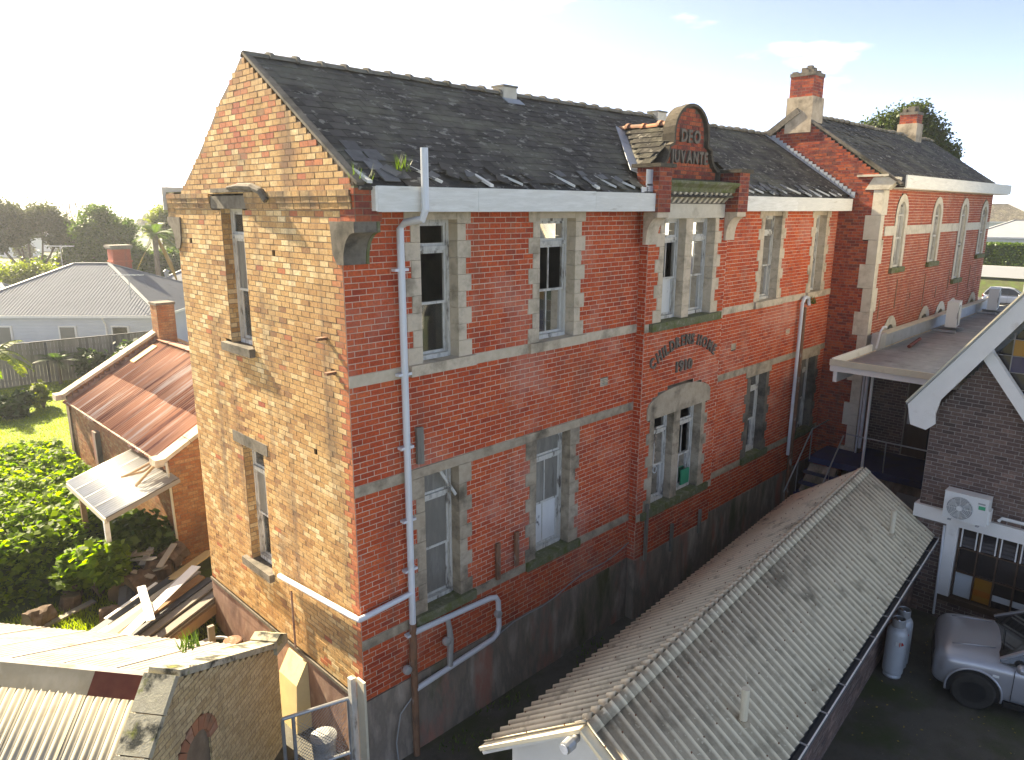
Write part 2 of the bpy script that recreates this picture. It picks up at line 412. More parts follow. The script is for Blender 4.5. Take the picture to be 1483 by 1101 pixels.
M['oldpaint'] = mat('flaking_paint', (.48, .455, .40), (.60, .575, .52), (.30, .275, .235), scale=9, stretch=(1, 1, .3), rough=.75, stain=(.13, .11, .09), stain_lo=.55, stain_hi=.66, stain_scale=7, bump=.2)
M['board'] = mat('old_board', (.25, .23, .195), (.18, .165, .14), (.32, .30, .26), scale=5, stretch=(1, 1, .25), rough=.8, stain=(.12, .11, .09), stain_lo=.58, stain_hi=.72, stain_scale=5, rnd=.3)
M['boardwhite'] = mat('flaking_white_board', (.64, .63, .59), (.70, .69, .66), scale=6, stretch=(1, 1, .4), rough=.7, stain=(.13, .12, .11), stain_lo=.62, stain_hi=.66, stain_scale=6)
M['curtain'] = mat('dirty_curtain', (.22, .195, .155), (.12, .105, .085), (.28, .26, .22), scale=7, stretch=(6, 6, .4), rough=.9)
M['interior'] = mat('interior_plaster', (.20, .20, .175), (.13, .13, .115), scale=2, rough=.9, stain=(.12, .11, .10), stain_lo=.55, stain_hi=.7)
M['doorgreen'] = mat('dark_green_paint', (.03, .06, .045), rough=.5)
M['green'] = mat('green_sheet', (.02, .30, .16), rough=.5)
M['glass'] = glass_mat('window_glass', refl=.05, dirt=.05)
M['glassdirty'] = glass_mat('dirty_glass', refl=.06, dirt=.22, dcol=(.30, .28, .25))
M['lead'] = mat('lead_flashing', (.33, .36, .40), (.42, .45, .49), scale=4, rough=.45, metal=.3, stain=(.2, .21, .22), stain_lo=.58, stain_hi=.75)
M['rustpipe'] = mat('rusty_iron', (.16, .075, .045), (.24, .12, .07), (.10, .06, .045), scale=8, stretch=(1, 1, .4), rough=.85, stain=(.34, .30, .27), stain_lo=.56, stain_hi=.66, stain_scale=6)
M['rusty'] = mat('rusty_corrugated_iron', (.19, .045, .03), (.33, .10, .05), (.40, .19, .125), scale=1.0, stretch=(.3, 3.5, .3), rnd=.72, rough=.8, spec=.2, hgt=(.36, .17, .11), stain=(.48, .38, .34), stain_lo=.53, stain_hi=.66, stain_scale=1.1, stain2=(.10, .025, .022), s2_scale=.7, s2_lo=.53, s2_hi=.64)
M['galv'] = mat('galvanised_iron', (.50, .50, .49), (.40, .40, .39), (.58, .57, .54), scale=2, rnd=.4, rough=.45, metal=.35, stain=(.40, .26, .17), stain_lo=.62, stain_hi=.8)
M['creamiron'] = mat('cream_corrugated_iron', (.46, .41, .32), (.40, .355, .27), (.52, .47, .38), scale=1.6, rough=.75, spec=.2, stain=(.36, .19, .09), stain_lo=.62, stain_hi=.8, stain_scale=1.6)
M['paleiron'] = mat('worn_glare_iron', (.58, .56, .53), (.48, .44, .40), (.64, .625, .60), scale=2.5, rough=.5, spec=.4, rnd=.3, stain=(.42, .20, .10), stain_lo=.58, stain_hi=.74, stain_scale=1.8)  # whitish base paints sun glare into the colour; the rust stains are wear
M['ridgerust'] = mat('rusted_ridge_cap', (.12, .025, .02), (.17, .045, .03), scale=5, rough=.7, stain=(.3, .15, .1), stain_lo=.62, stain_hi=.75)
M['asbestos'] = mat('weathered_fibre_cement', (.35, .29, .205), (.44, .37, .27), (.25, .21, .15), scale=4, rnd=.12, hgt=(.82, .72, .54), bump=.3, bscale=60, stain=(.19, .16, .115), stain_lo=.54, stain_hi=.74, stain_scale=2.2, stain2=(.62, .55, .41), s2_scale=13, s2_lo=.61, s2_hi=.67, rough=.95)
M['greyroof'] = mat('grey_corrugated_roof', (.25, .265, .29), (.22, .235, .26), scale=.6, rough=.85, spec=.12, stain=(.19, .20, .215), stain_lo=.58, stain_hi=.8)
M['flatroof'] = mat('weathered_metal_deck', (.44, .455, .455), (.37, .38, .38), (.52, .535, .535), scale=1.4, rough=.7, stain=(.18, .18, .17), stain_lo=.57, stain_hi=.75, stain_scale=.9)
M['fence'] = mat('grey_fence_board', (.20, .19, .17), (.27, .255, .23), (.14, .135, .12), scale=3, stretch=(1, 1, .15), rnd=.5, rough=.9, stain=(.10, .095, .08), stain_lo=.56, stain_hi=.75)
M['weatherboard'] = mat('pale_weatherboard', (.60, .62, .65), (.55, .57, .60), scale=1, rough=.6)
M['timber'] = mat('grey_timber', (.30, .265, .22), (.22, .195, .165), (.38, .33, .27), scale=5, stretch=(.3, 1, 3), rnd=.6, rough=.85, bump=.2)
M['timberbrown'] = mat('brown_timber', (.34, .20, .10), (.25, .14, .075), (.42, .28, .16), scale=5, rnd=.6, rough=.85, bump=.2)
M['timberyellow'] = mat('fresh_plywood', (.60, .42, .20), (.52, .35, .16), scale=4, stretch=(1, 4, 4), rough=.8)
M['timberdark'] = mat('charcoal_painted_timber', (.055, .06, .07), (.08, .085, .095), scale=4, rnd=.4, rough=.6)
M['log'] = mat('bark', (.13, .085, .06), (.075, .05, .036), (.19, .135, .10), scale=6, bump=.8, bscale=14, rough=.95, rnd=.3)
M['logend'] = mat('weathered_log_end', (.30, .22, .15), (.22, .155, .105), scale=8, rough=.9)
M['galvsteel'] = mat('galvanised_steel', (.38, .39, .40), (.31, .32, .33), scale=8, rough=.45, metal=.6)
M['cyl'] = mat('grey_gas_cylinder', (.42, .45, .48), (.37, .40, .43), scale=4, rough=.45, metal=.25, stain=(.25, .24, .23), stain_lo=.6, stain_hi=.8)
M['plastic_white'] = mat('white_plastic', (.70, .71, .69), rough=.45)
M['plastic_grey'] = mat('grey_plastic', (.30, .31, .31), rough=.5)
M['black'] = mat('black_plastic', (.012, .012, .013), rough=.5)
M['tyre'] = mat('tyre_rubber', (.022, .021, .020), (.035, .033, .030), scale=10, rough=.9)
M['carpaint'] = mat('grey_car_paint', (.38, .385, .41), (.35, .355, .38), scale=2, rough=.32, metal=.45, spec=.5, coat=.5, stain=(.20, .20, .21), stain_lo=.62, stain_hi=.85)
M['silverpaint'] = mat('silver_car_paint', (.50, .53, .58), rough=.3, metal=.4, coat=.4)
M['carglass'] = mat('car_glass', (.018, .02, .022), rough=.05, spec=.8)
M['headlamp'] = mat('headlamp_lens', (.62, .64, .68), (.48, .50, .53), scale=14, rough=.12, spec=.8)
M['chrome'] = mat('chrome', (.6, .6, .62), rough=.15, metal=1.0)
M['blue'] = mat('blue_paint', (.025, .035, .11), (.035, .045, .13), scale=4, rough=.6, stain=(.05, .05, .06), stain_lo=.5, stain_hi=.7)
M['door'] = mat('brown_timber_door', (.075, .045, .03), (.10, .062, .042), scale=6, stretch=(1, 1, .2), rough=.5)
M['redmark'] = mat('red_mark', (.6, .03, .03), rough=.5)
M['greenmark'] = mat('green_mark', (.03, .35, .18), rough=.5)
M['asphalt'] = mat('mossy_asphalt', (.068, .064, .052), (.10, .094, .078), (.048, .047, .037), scale=1.3, bump=.5, bscale=60, rough=.8, stain=(.052, .066, .026), stain_lo=.50, stain_hi=.66, stain_scale=.7, stain2=(.30, .28, .25), s2_scale=22, s2_lo=.68, s2_hi=.71)
M['road'] = mat('road_asphalt', (.06, .06, .062), (.05, .05, .05), scale=2, rough=.9)
M['soil'] = mat('garden_soil', (.06, .055, .03), (.045, .06, .018), (.085, .075, .045), scale=2.2, bump=.6, bscale=14, rough=.95, stain=(.06, .09, .02), stain_lo=.48, stain_hi=.62, stain_scale=1.4)
M['lawn'] = mat('lawn', (.12, .18, .028), (.16, .22, .038), (.10, .15, .026), scale=1.6, bump=.6, bscale=30, rough=.9, stain=(.13, .13, .045), stain_lo=.6, stain_hi=.8, stain_scale=.7)
M['farground'] = mat('suburb_ground', (.07, .10, .035), (.10, .11, .06), (.14, .13, .11), scale=.05, rough=.95)
M['hill'] = mat('wooded_hill', (.045, .075, .03), (.06, .09, .035), (.035, .06, .025), scale=.02, bump=.5, bscale=.1, rough=.95)
M['bark'] = mat('tree_bark', (.17, .14, .11), (.11, .09, .07), (.24, .21, .17), scale=3, stretch=(1, 1, .3), bump=.5, bscale=14, rough=.95)
M['lf_dark'] = leaf_mat('leaf_dark_green', (.025, .055, .014), (.06, .11, .03), .35)
M['lf_olive'] = leaf_mat('leaf_grey_olive', (.05, .062, .032), (.10, .115, .06), .3)
M['lf_mid'] = leaf_mat('leaf_mid_green', (.04, .085, .016), (.095, .15, .03), .35)
M['lf_deep'] = leaf_mat('leaf_deep_green', (.028, .055, .014), (.085, .11, .03), .2)
M['lf_yel'] = leaf_mat('leaf_yellow_green', (.10, .14, .02), (.19, .21, .035), .45)
M['lf_bright'] = leaf_mat('leaf_bright_vine', (.055, .11, .013), (.21, .29, .03), .62, .6)
M['lf_palm'] = leaf_mat('leaf_palm', (.045, .09, .02), (.09, .15, .04), .35)
M['lf_grass'] = leaf_mat('grass_blade', (.15, .21, .028), (.30, .35, .055), .5, .7)
M['lf_dry'] = leaf_mat('dry_leaf', (.22, .16, .06), (.34, .24, .09), .4)
M['letter'] = mat('letter_stone', (.13, .11, .09), (.19, .16, .13), scale=9, rough=.9, stain=(.06, .055, .045), stain_lo=.5, stain_hi=.7, stain_scale=6)
M['soft_white'] = mat('house_wall_white', (.66, .65, .62), rough=.7)
for nm, c in dict(pb=(.03, .03, .09), pr=(.10, .035, .03), po=(.36, .16, .03), pg=(.05, .07, .035), pa=(.20, .20, .19), pd=(.035, .03, .03), pbr=(.11, .065, .045), pw=(.55, .60, .62), pam=(.40, .13, .02)).items():
    M[nm] = mat('coloured_glass_' + nm, c, rough=.12, spec=.6)
# ------------------------------------------------------------------ terrain
def smooth(a, b, x):
    t = min(1, max(0, (x - a) / (b - a))); return t * t * (3 - 2 * t)
def gz(x, y):
    return -1.45 + .45 * smooth(3.0, 7.5, y) * (1 - smooth(14, 24, x))
def axis(vals): return np.array(sorted(set(vals)))
gx = axis(list(np.arange(-14, 30, 1.0)) + [-3000, -1500, -600, -250, -100, -50, -28, 36, 44, 60, 90, 140, 250, 600, 1500, 3500])
gy = axis(list(np.arange(-14, 40, 1.0)) + [-600, -250, -100, -50, -28, 46, 60, 90, 140, 250, 600, 1500, 3500])
gv = np.array([(x, y, gz(x, y) - .02) for y in gy for x in gx])
nx = len(gx)
gf = np.array([(j * nx + i, j * nx + i + 1, (j + 1) * nx + i + 1, (j + 1) * nx + i) for j in range(len(gy) - 1) for i in range(nx - 1)])
struct(mesh_obj('ground', gv, gf, M['farground'], smooth=True))

def sheet(name, x0, x1, y0, y1, m, dz=0.0, step=.5):
    xs = np.arange(x0, x1 + 1e-6, step); ys = np.arange(y0, y1 + 1e-6, step)
    v = np.array([(x, y, gz(x, y) + dz + .015 * mnoise.noise((x * .9, y * .9, 0))) for y in ys for x in xs]); k = len(xs)
    f = np.array([(j * k + i, j * k + i + 1, (j + 1) * k + i + 1, (j + 1) * k + i) for j in range(len(ys) - 1) for i in range(k - 1)])
    return struct(mesh_obj(name, v, f, m, smooth=True))
sheet('courtyard', -9, 30, -24, 4.5, M['asphalt'], .0)
sheet('garden', -8, 14, 5.0, 13.0, M['soil'], .012)
sheet('lawn', -9, 24, 13.0, 33.0, M['lawn'], .012)
# street beyond, to the right
b = MB(); b.add([(60, -40, -1.44), (84, -40, -1.44), (84, 60, -1.44), (60, 60, -1.44)], [(0, 1, 2, 3)])
struct(b.build('road', M['road']))
# far wooded hills
v, f = [], []
k = 60
for i in range(k + 1):
    az = R(20 + 75 * i / k)
    for j, (dd, fr_) in enumerate(((1300, 0), (1500, .75), (1750, 1), (2300, .3))):
        hgt = (9 + 5 * mnoise.noise((i * .16, 3.1, 0)) + 2 * mnoise.noise((i * .6, 8.1, 0))) * fr_ * (1.0 if i > 34 else .45 + .016 * i)
        v.append((dd * math.cos(az), dd * math.sin(az), -2 + max(0, hgt) * 1.7))
for i in range(k):
    for j in range(3): f.append((i * 4 + j, i * 4 + j + 1, (i + 1) * 4 + j + 1, (i + 1) * 4 + j))
struct(mesh_obj('hills', np.array(v), np.array(f), M['hill'], smooth=True))

# ------------------------------------------------------------------ brickwork
def subtract(base, cuts):
    out = list(base)
    for (a, b_) in cuts:
        nx_ = []
        for (s, e) in out:
            if b_ <= s or a >= e: nx_.append((s, e)); continue
            if a > s + 1e-4: nx_.append((s, a))
            if b_ < e - 1e-4: nx_.append((b_, e))
        out = nx_
    return out

def brickwall(name, th, O, U, N, z0, z1, base, excl, mb, mm, course=.086, bl=.24, joint=.0125, prot=.0032, n_ind=0, tone=None, depth=.03, label=None, ragged=0.0):
    """mortar sheet as the wall part, every brick proud of it; the n_ind bricks closest to the camera as objects, the rest joined"""
    O, U, N = Vector(O), Vector(U), Vector(N); Z = Vector((0, 0, 1))
    wall, bricks = MB(), []
    nc = max(1, round((z1 - z0) / course)); ch = (z1 - z0) / nc
    cp = cam_o.location
    for c in range(nc):
        a, e = z0 + c * ch, z0 + (c + 1) * ch; zm = (a + e) / 2
        sp = subtract(base(zm), [(r[0], r[1]) for r in excl if r[2] < zm < r[3]])
        for (s, t) in sp:
            p = [O + U * s + Z * a, O + U * t + Z * a, O + U * t + Z * e, O + U * s + Z * e]
            wall.add(p, [(0, 1, 2, 3)])
            off = (bl / 2 if c % 2 else 0) + (bl / 4 if (c // 2) % 5 == 3 else 0)
            k = math.floor((s - off) / bl)
            while off + k * bl < t:
                u0, u1 = max(s, off + k * bl), min(t, off + (k + 1) * bl); k += 1
                if u1 - u0 < .03: continue
                bricks.append((u0, u1, a, e, (u1 - u0) > bl - 1e-3))
    w = wall.build(name, mm, th, label=label)
    ind = set()
    if n_ind:
        cand = []
        for i, (u0, u1, a, e, full) in enumerate(bricks):
            if full and not (tone and tone((u0 + u1) / 2, (a + e) / 2)):
                cand.append(((O + U * (u0 + u1) / 2 + Z * a - cp).length, i))
        cand.sort(); ind = set(i for _, i in cand[:n_ind])
    rest = MB(); shared = None
    for i, (u0, u1, a, e, full) in enumerate(bricks):
        j = joint / 2; pr_ = prot + random.uniform(-.0025, .0025)
        if i in ind:
            if shared is None:
                g = MB().fbox(Vector((0, 0, 0)), U, N, -(bl - joint) / 2, (bl - joint) / 2, -depth, prot, 0, ch - joint)
                me = bpy.data.meshes.new('brick'); me.from_pydata(g.v, [], g.f); me.materials.append(mb); shared = me
            o = bpy.data.objects.new('brick', shared)
            link(o, w, Matrix.Translation(O + U * ((u0 + u1) / 2) + Z * (a + j) + N * random.uniform(-.002, .003)))
            continue
        tn = tone((u0 + u1) / 2, (a + e) / 2) if tone else 0.0
        jj = random.uniform(-.0025, .0025)
        p = []
        for n_ in (-depth, pr_):
            for (u, z) in ((u0 + j, a + j + jj), (u1 - j, a + j + jj), (u1 - j, e - j + jj), (u0 + j, e - j + jj)):
                p.append(O + U * u + N * n_ + Z * z)
        rest.add(p, [(4, 5, 6, 7), (0, 1, 5, 4), (1, 2, 6, 5), (2, 3, 7, 6), (3, 0, 4, 7)], random.random(), tn)
    if rest.v: rest.build('brickwork', mb, w, kind='stuff')
    return w

def rect(a, b_): return lambda z: [(a, b_)]

# ------------------------------------------------------------------ windows
def sash_window(th, O, U, N, u0, u1, z0, z1, depth=.2, trans=.78, bars=0, top='glass', up='glass', lo='glass', curtain=None, open_top=0.0, wear='oldpaint', name='window'):
    """double-hung sash with a top light; frame is the part, sashes and panes its sub-parts"""
    O, U, N = Vector(O), Vector(U), Vector(N)
    fr = MB(); d = -depth; fw = .05
    B = lambda m, a, b_, c, e, n0, n1: m.fbox(O, U, N, a, b_, n0, n1, c, e)
    zt = z0 + (z1 - z0) * trans
    B(fr, u0, u0 + fw, z0, z1, d - .12, d); B(fr, u1 - fw, u1, z0, z1, d - .12, d)
    B(fr, u0 + fw, u1 - fw, z1 - .05, z1, d - .12, d - .002); B(fr, u0 + fw, u1 - fw, z0, z0 + .07, d - .12, d + .02)
    B(fr, u0 + fw, u1 - fw, zt - .035, zt + .035, d - .12, d + .015)
    w = fr.build(name, M[wear], th)
    zm = z0 + .07 + (zt - .035 - z0 - .07) * .5
    def sash(za, zb, n0, nb, fill, tilt=0.0):
        s = MB(); t = .042; a, e = u0 + fw + .004, u1 - fw - .004
        B(s, a, a + t, za, zb, n0 - .035, n0); B(s, e - t, e, za, zb, n0 - .035, n0)
        B(s, a + t, e - t, za, za + t, n0 - .034, n0 - .001); B(s, a + t, e - t, zb - t, zb, n0 - .034, n0 - .001)
        n = nb
        for i in range(n):
            c = a + t + (e - a - 2 * t) * (i + 1) / (n + 1)
            B(s, c - .011, c + .011, za + t, zb - t, n0 - .030, n0 - .004)
        so = s.build('sash', M[wear], w)
        if fill == 'none': return
        for i in range(n + 1):
            c0 = a + t + (e - a - 2 * t) * i / (n + 1) + (.011 if i else 0); c1 = a + t + (e - a - 2 * t) * (i + 1) / (n + 1) - (.011 if i < n else 0)
            p = MB(); mt = {'glass': 'glass', 'dirty': 'glassdirty', 'board': 'board', 'boardwhite': 'boardwhite', 'curtain': 'glass'}[fill]
            B(p, c0, c1, za + t, zb - t, n0 - .022, n0 - .016)
            p.build('pane' if 'board' not in fill else 'board', M[mt], w)
        if fill == 'curtain':
            c = MB(); seg = 14; pts = []
            for i in range(seg + 1):
                uu = a + t + (e - a - 2 * t) * i / seg
                pts.append((uu, n0 - .10 + .02 * math.sin(i * 2.1) + .008 * random.random()))
            for (p_, q) in zip(pts[:-1], pts[1:]):
                c.add([O + U * p_[0] + N * p_[1] + Vector((0, 0, za)), O + U * q[0] + N * q[1] + Vector((0, 0, za)), O + U * q[0] + N * q[1] + Vector((0, 0, zb)), O + U * p_[0] + N * p_[1] + Vector((0, 0, zb))], [(0, 1, 2, 3)])
            c.build('curtain', M['curtain'], w)
    sash(zt + .037, z1 - .052, d - .02, 0, top)
    sash(zm - .02, zt - .037, d - .02, bars, up)
    sash(z0 + .072, zm + .02, d - .062, bars, lo)
    return w

def reveal_stones(th, O, U, N, u0, u1, z0, z1, wid=.28, wid2=.17, bh=.258, depth=.2, m='stone', sides=(1, 1), proud=.012, start=0):
    """alternating jamb blocks around an opening; returns exclusion rectangles for the brickwork"""
    O, U, N = Vector(O), Vector(U), Vector(N); ex = []
    n = max(1, int((z1 - z0 + .02) / bh)); h = bh
    for sd in (0, 1):
        if not sides[sd]: continue
        for i in range(n):
            w = wid if (i + start) % 2 == 0 else wid2
            a, e = z0 + i * h, (z0 + (i + 1) * h if i < n - 1 else z1)
            q = (u0 - w, u0) if sd == 0 else (u1, u1 + w)
            mb_ = MB().fbox(O, U, N, q[0], q[1], -depth - .14, proud + random.uniform(-.002, .003), a + .003, e - .003)
            mb_.build('quoin', M[m], th)
            ex.append((q[0], q[1], a, e))
    ex.append((u0, u1, z0, z1))
    return ex

# ------------------------------------------------------------------ main building
LBz, MBz, UBz = (.90, 1.07), (3.45, 3.62), (5.12, 5.29)
L, W, EZ = 16.9, 5.71, 7.72
RY, RZ = 2.5, 9.80          # ridge
home = thing('brick_building', 'two storey red brick building with yellow brick gable end and slate roof', 'building', (8.4, 2.8, -1.45))
UX, UY = Vector((1, 0, 0)), Vector((0, 1, 0))
NF, NG = Vector((0, -1, 0)), Vector((-1, 0, 0))
BX0, BX1, BD = 6.93, 10.1, .2
OF = Vector((0, 0, 0)); OB = Vector((0, -BD, 0)); OG = Vector((0, 0, 0))

exF, exB = [], []
front = [  # u0,u1,z0,z1, opts
    (1.33, 2.06, 5.29, 7.45, dict(trans=.80, bars=0, top='none', up='none', lo='glass')),
    (3.95, 4.90, 5.29, 7.45, dict(trans=.80, bars=1, top='dirty', up='none', lo='glass')),
    (12.30, 13.25, 5.29, 7.45, dict(trans=.80, bars=1, top='curtain', up='curtain', lo='dirty')),
    (15.40, 16.12, 5.29, 7.45, dict(trans=.80, bars=1, top='dirty', up='curtain', lo='dirty')),
    (1.29, 2.02, 1.07, 3.45, dict(trans=.80, bars=0, top='board', up='board', lo='board')),
    (3.92, 4.88, 1.07, 3.45, dict(trans=.80, bars=1, top='board', up='board', lo='boardwhite')),
    (12.22, 13.10, 1.07, 3.30, dict(trans=.80, bars=1, top='dirty', up='dirty', lo='curtain')),
    (15.42, 16.30, 1.07, 3.30, dict(trans=.80, bars=0, top='board', up='board', lo='board')),
]
for (a, b_, c, e, o) in front:
    sash_window(home, OF, UX, NF, a, b_, c, e, **o)
    dark = c < 2 and a > 10
    exF += reveal_stones(home, OF, UX, NF, a, b_, c, e if e < 7 else 5.29 + 9 * 3 * 2.45 / 28, m=('stone' if e > 7 else 'stone_low') if not dark else 'stone_dark', bh=3 * 2.45 / 28 if e > 7 else .255)
    if e > 7: MB().fbox(OF, UX, NF, a, b_, -.34, .0, 7.452, 5.29 + 27 * 2.45 / 28).build('lintel', M['stone'], home)
    # projecting sill and, below, mossy ledge
    zb = c - .17
    MB().fbox(OF, UX, NF, a - .27, b_ + .32, -.30, .075, zb, c).build('sill', M['mossy' if c < 2 else 'stone'], home)
    exF.append((a - .27, b_ + .32, zb, c))
    if c < 2:
        MB().fbox(OF, UX, NF, a - .28, b_ + .28, -.34, .016, 3.455 if e > 3.4 else 3.302, 3.615).build('lintel', M['stone_low'], home)
        exF.append((a - .28, b_ + .28, e, 3.62))
MB().bar((1.72, .12, 3.40), (2.0, .06, 2.92), .05, .03, (0, 1, 0)).build('broken_batten', M['oldpaint'], home)
# string courses in lengths between the sills
for (za, zb) in (LBz, MBz, UBz):
    segs = subtract([(0.0, BX0), (BX1, L)], [(r[0], r[1]) for r in exF if r[2] < (za + zb) / 2 < r[3]])
    for (s, t) in segs:
        k = max(1, round((t - s) / 1.9))
        for i in range(k):
            MB().fbox(OF, UX, NF, s + (t - s) * i / k + .002, s + (t - s) * (i + 1) / k - .002, -.06, .014, za, zb).build('string_course', M['stone' if za > 5 else 'stone_low'], home)
    exF.append((0, L, za, zb))
exF.append((BX0, BX1, 0, 9))
# air vents in the brickwork
for (vx, vz) in ((5.9, 4.22), (11.15, 4.26), (14.2, 4.28)):
    g = MB()
    for i in range(5): g.fbox(OF, UX, NF, vx - .12, vx + .12, -.03, .008, vz - .08 + i * .035, vz - .06 + i * .035)
    g.fbox(OF, UX, NF, vx - .115, vx + .115, -.05, -.02, vz - .082, vz + .082)
    g.build('air_vent', M['stone'], home); exF.append((vx - .12, vx + .12, vz - .086, vz + .086))
low = sorted([0, BX0, BX1] + [q for w_ in front[4:] for q in w_[:2]] + [L])
for (za, zb, ni, a, b_) in [(0, .90, 40, 0, L), (3.62, 5.12, 80, 0, L), (5.29, 7.74, 100, 0, L)] + [(1.07, 3.45, 80 if i == 0 else 0, low[i], low[i + 1]) for i in range(0, len(low), 2)]:
    brickwall('front_wall', home, OF, UX, NF, za, zb, rect(a, b_), exF, M['red'], M['mortar'], n_ind=ni)

# bay: slightly projecting centre with paired windows
for (a, b_, o) in ((7.50, 8.34, dict(bars=1, top='curtain', up='none', lo='boardwhite')), (8.62, 9.50, dict(bars=1, top='curtain', up='curtain', lo='curtain'))):
    sash_window(home, OB, UX, NF, a, b_, 5.30, 7.42, trans=.80, **o)
for (a, b_, o) in ((7.46, 8.28, dict(bars=1, top='none', up='dirty', lo='glass')), (8.55, 9.42, dict(bars=1, top='none', up='none', lo='glass'))):
    sash_window(home, OB, UX, NF, a, b_, 1.07, 3.18, trans=.80, **o)
exB += reveal_stones(home, OB, UX, NF, 7.50, 9.50, 5.29, 7.42, m='stone', bh=.2625, wid=.30, wid2=.16)
exB += reveal_stones(home, OB, UX, NF, 7.46, 9.42, 1.07, 3.18, m='stone_low', bh=.2585, wid=.28, wid2=.16)
for (a, b_, c, e) in ((8.34, 8.62, 5.29, 7.42), (8.28, 8.55, 1.07, 3.18)):
    n = 8
    for i in range(n):
        MB().fbox(OB, UX, NF, a, b_, -.36, -.02, c + (e - c) * i / n + .003, c + (e - c) * (i + 1) / n - .003).build('mullion_block', M['stone' if c > 3 else 'stone_low'], home)
MB().fbox(OB, UX, NF, 7.10, 9.90, -.34, .09, 5.12, 5.29).build('sill', M['mossy'], home); exB.append((7.10, 9.90, 5.12, 5.29))
MB().fbox(OB, UX, NF, 7.08, 9.86, -.34, .07, .90, 1.07).build('sill', M['mossy'], home); exB.append((7.08, 9.86, .9, 1.07))
for (za, zb) in ((.90, 1.07), (5.12, 5.29)):
    MB().fbox(OB, UX, NF, BX0, 7.07, -.1, .014, za, zb).build('string_course', M['stone'], home)
    MB().fbox(OB, UX, NF, 9.91, BX1, -.1, .014, za, zb).build('string_course', M['stone'], home)
    exB += [(BX0, 7.1, za, zb), (9.86, BX1, za, zb)]
# shallow pointed lintel over the lower pair
MB().prism([(7.16, -BD - .03, 3.185), (9.74, -BD - .03, 3.185)] + [(8.45 + 1.29 * math.cos(a), -BD - .03, 3.44 + .34 * math.sin(a)) for a in np.linspace(0, math.pi, 13)], (0, .34, 0)).build('lintel', M['stone_low'], home)
for i in range(8):
    zz = 3.18 + i * .086 * .9
    wv = 1.29 if zz < 3.42 else 1.29 * math.sqrt(max(0, 1 - ((zz + .02 - 3.44) / .34) ** 2))
    wv -= .07
    if wv > .02: exB.append((8.45 - wv, 8.45 + wv, zz - .005, zz + .0775))
# frieze, dentils, cornice
MB().fbox(OB, UX, NF, 7.20, 9.86, -.3, .02, 7.423, 7.72).build('frieze', M['stone_pale'], home); exB.append((7.2, 9.86, 7.42, 8.3))
for i in range(13):
    x = 7.30 + i * (2.46 / 12)
    MB().prism([(x - .045, -BD - .02, 7.74), (x - .045, -BD - .20, 7.93), (x - .045, -BD - .20, 7.955), (x - .045, -BD - .02, 7.955)], (.09, 0, 0)).build('dentil', M['stone_pale'], home)
MB().fbox(OB, UX, NF, 7.22, 9.84, -.3, .018, 7.722, 7.957).build('frieze_back', M['stone_dark'], home)
MB().prism([(7.16, -BD + .1, 7.96), (7.16, -BD - .22, 7.96), (7.16, -BD - .24, 8.04), (7.16, -BD - .33, 8.12), (7.16, -BD - .33, 8.17), (7.16, -BD + .1, 8.22)], (2.74, 0, 0)).build('cornice', M['mossy'], home)
for (za, zb) in ((0, .90), (1.07, 5.12), (5.29, 7.74)):
    brickwall('bay_wall', home, OB, UX, NF, za, zb, rect(BX0, BX1), exB, M['red'], M['mortar'])
brickwall('bay_return', home, (BX0, 0, 0), -UY, NG, 0, 7.74, rect(0, BD), [], M['red'], M['mortar'])
brickwall('bay_return', home, (BX1, -BD, 0), UY, UX, 0, 7.74, rect(0, BD), [], M['red'], M['mortar'])
# piers each side of the pediment, on scrolled corbels
def corbel(x0, x1, ytip, ztop, zbot, yb=0.0, m='stone'):
    n = 9; pts = [(x0, yb + .02, ztop), (x0, ytip, ztop), (x0, ytip, ztop - .10)]
    for i in range(n + 1):
        t = i / n
        pts.append((x0, ytip + (yb - .06 - ytip) * math.sin(t * math.pi / 2), ztop - .10 - (ztop - .10 - zbot) * (1 - math.cos(t * math.pi / 2))))
    pts += [(x0, yb - .06, zbot - .06), (x0, yb + .02, zbot - .06)]
    return MB().prism(pts, (x1 - x0, 0, 0)).build('corbel', M[m], home)
for (a, b_) in ((6.74, 7.17), (9.88, 10.32)):
    yy = -.52
    for (O_, U_, N_, s) in (((a, yy, 0), UX, NF, b_ - a), ((a, 0, 0), -UY, NG, -yy), ((b_, yy, 0), UY, UX, -yy)):
        brickwall('pier', home, O_, U_, N_, 7.55, 8.40, rect(0, s), [], M['wingred'], M['mortar_wing'])
    MB().box(a - .06, yy - .06, 8.40, b_ + .06, .1, 8.47).build('pier_cap', M['soot'], home)
    corbel(a + .02, b_ - .02, yy + .02, 7.548, 6.98, -BD + .0 if False else -.2, 'stone')
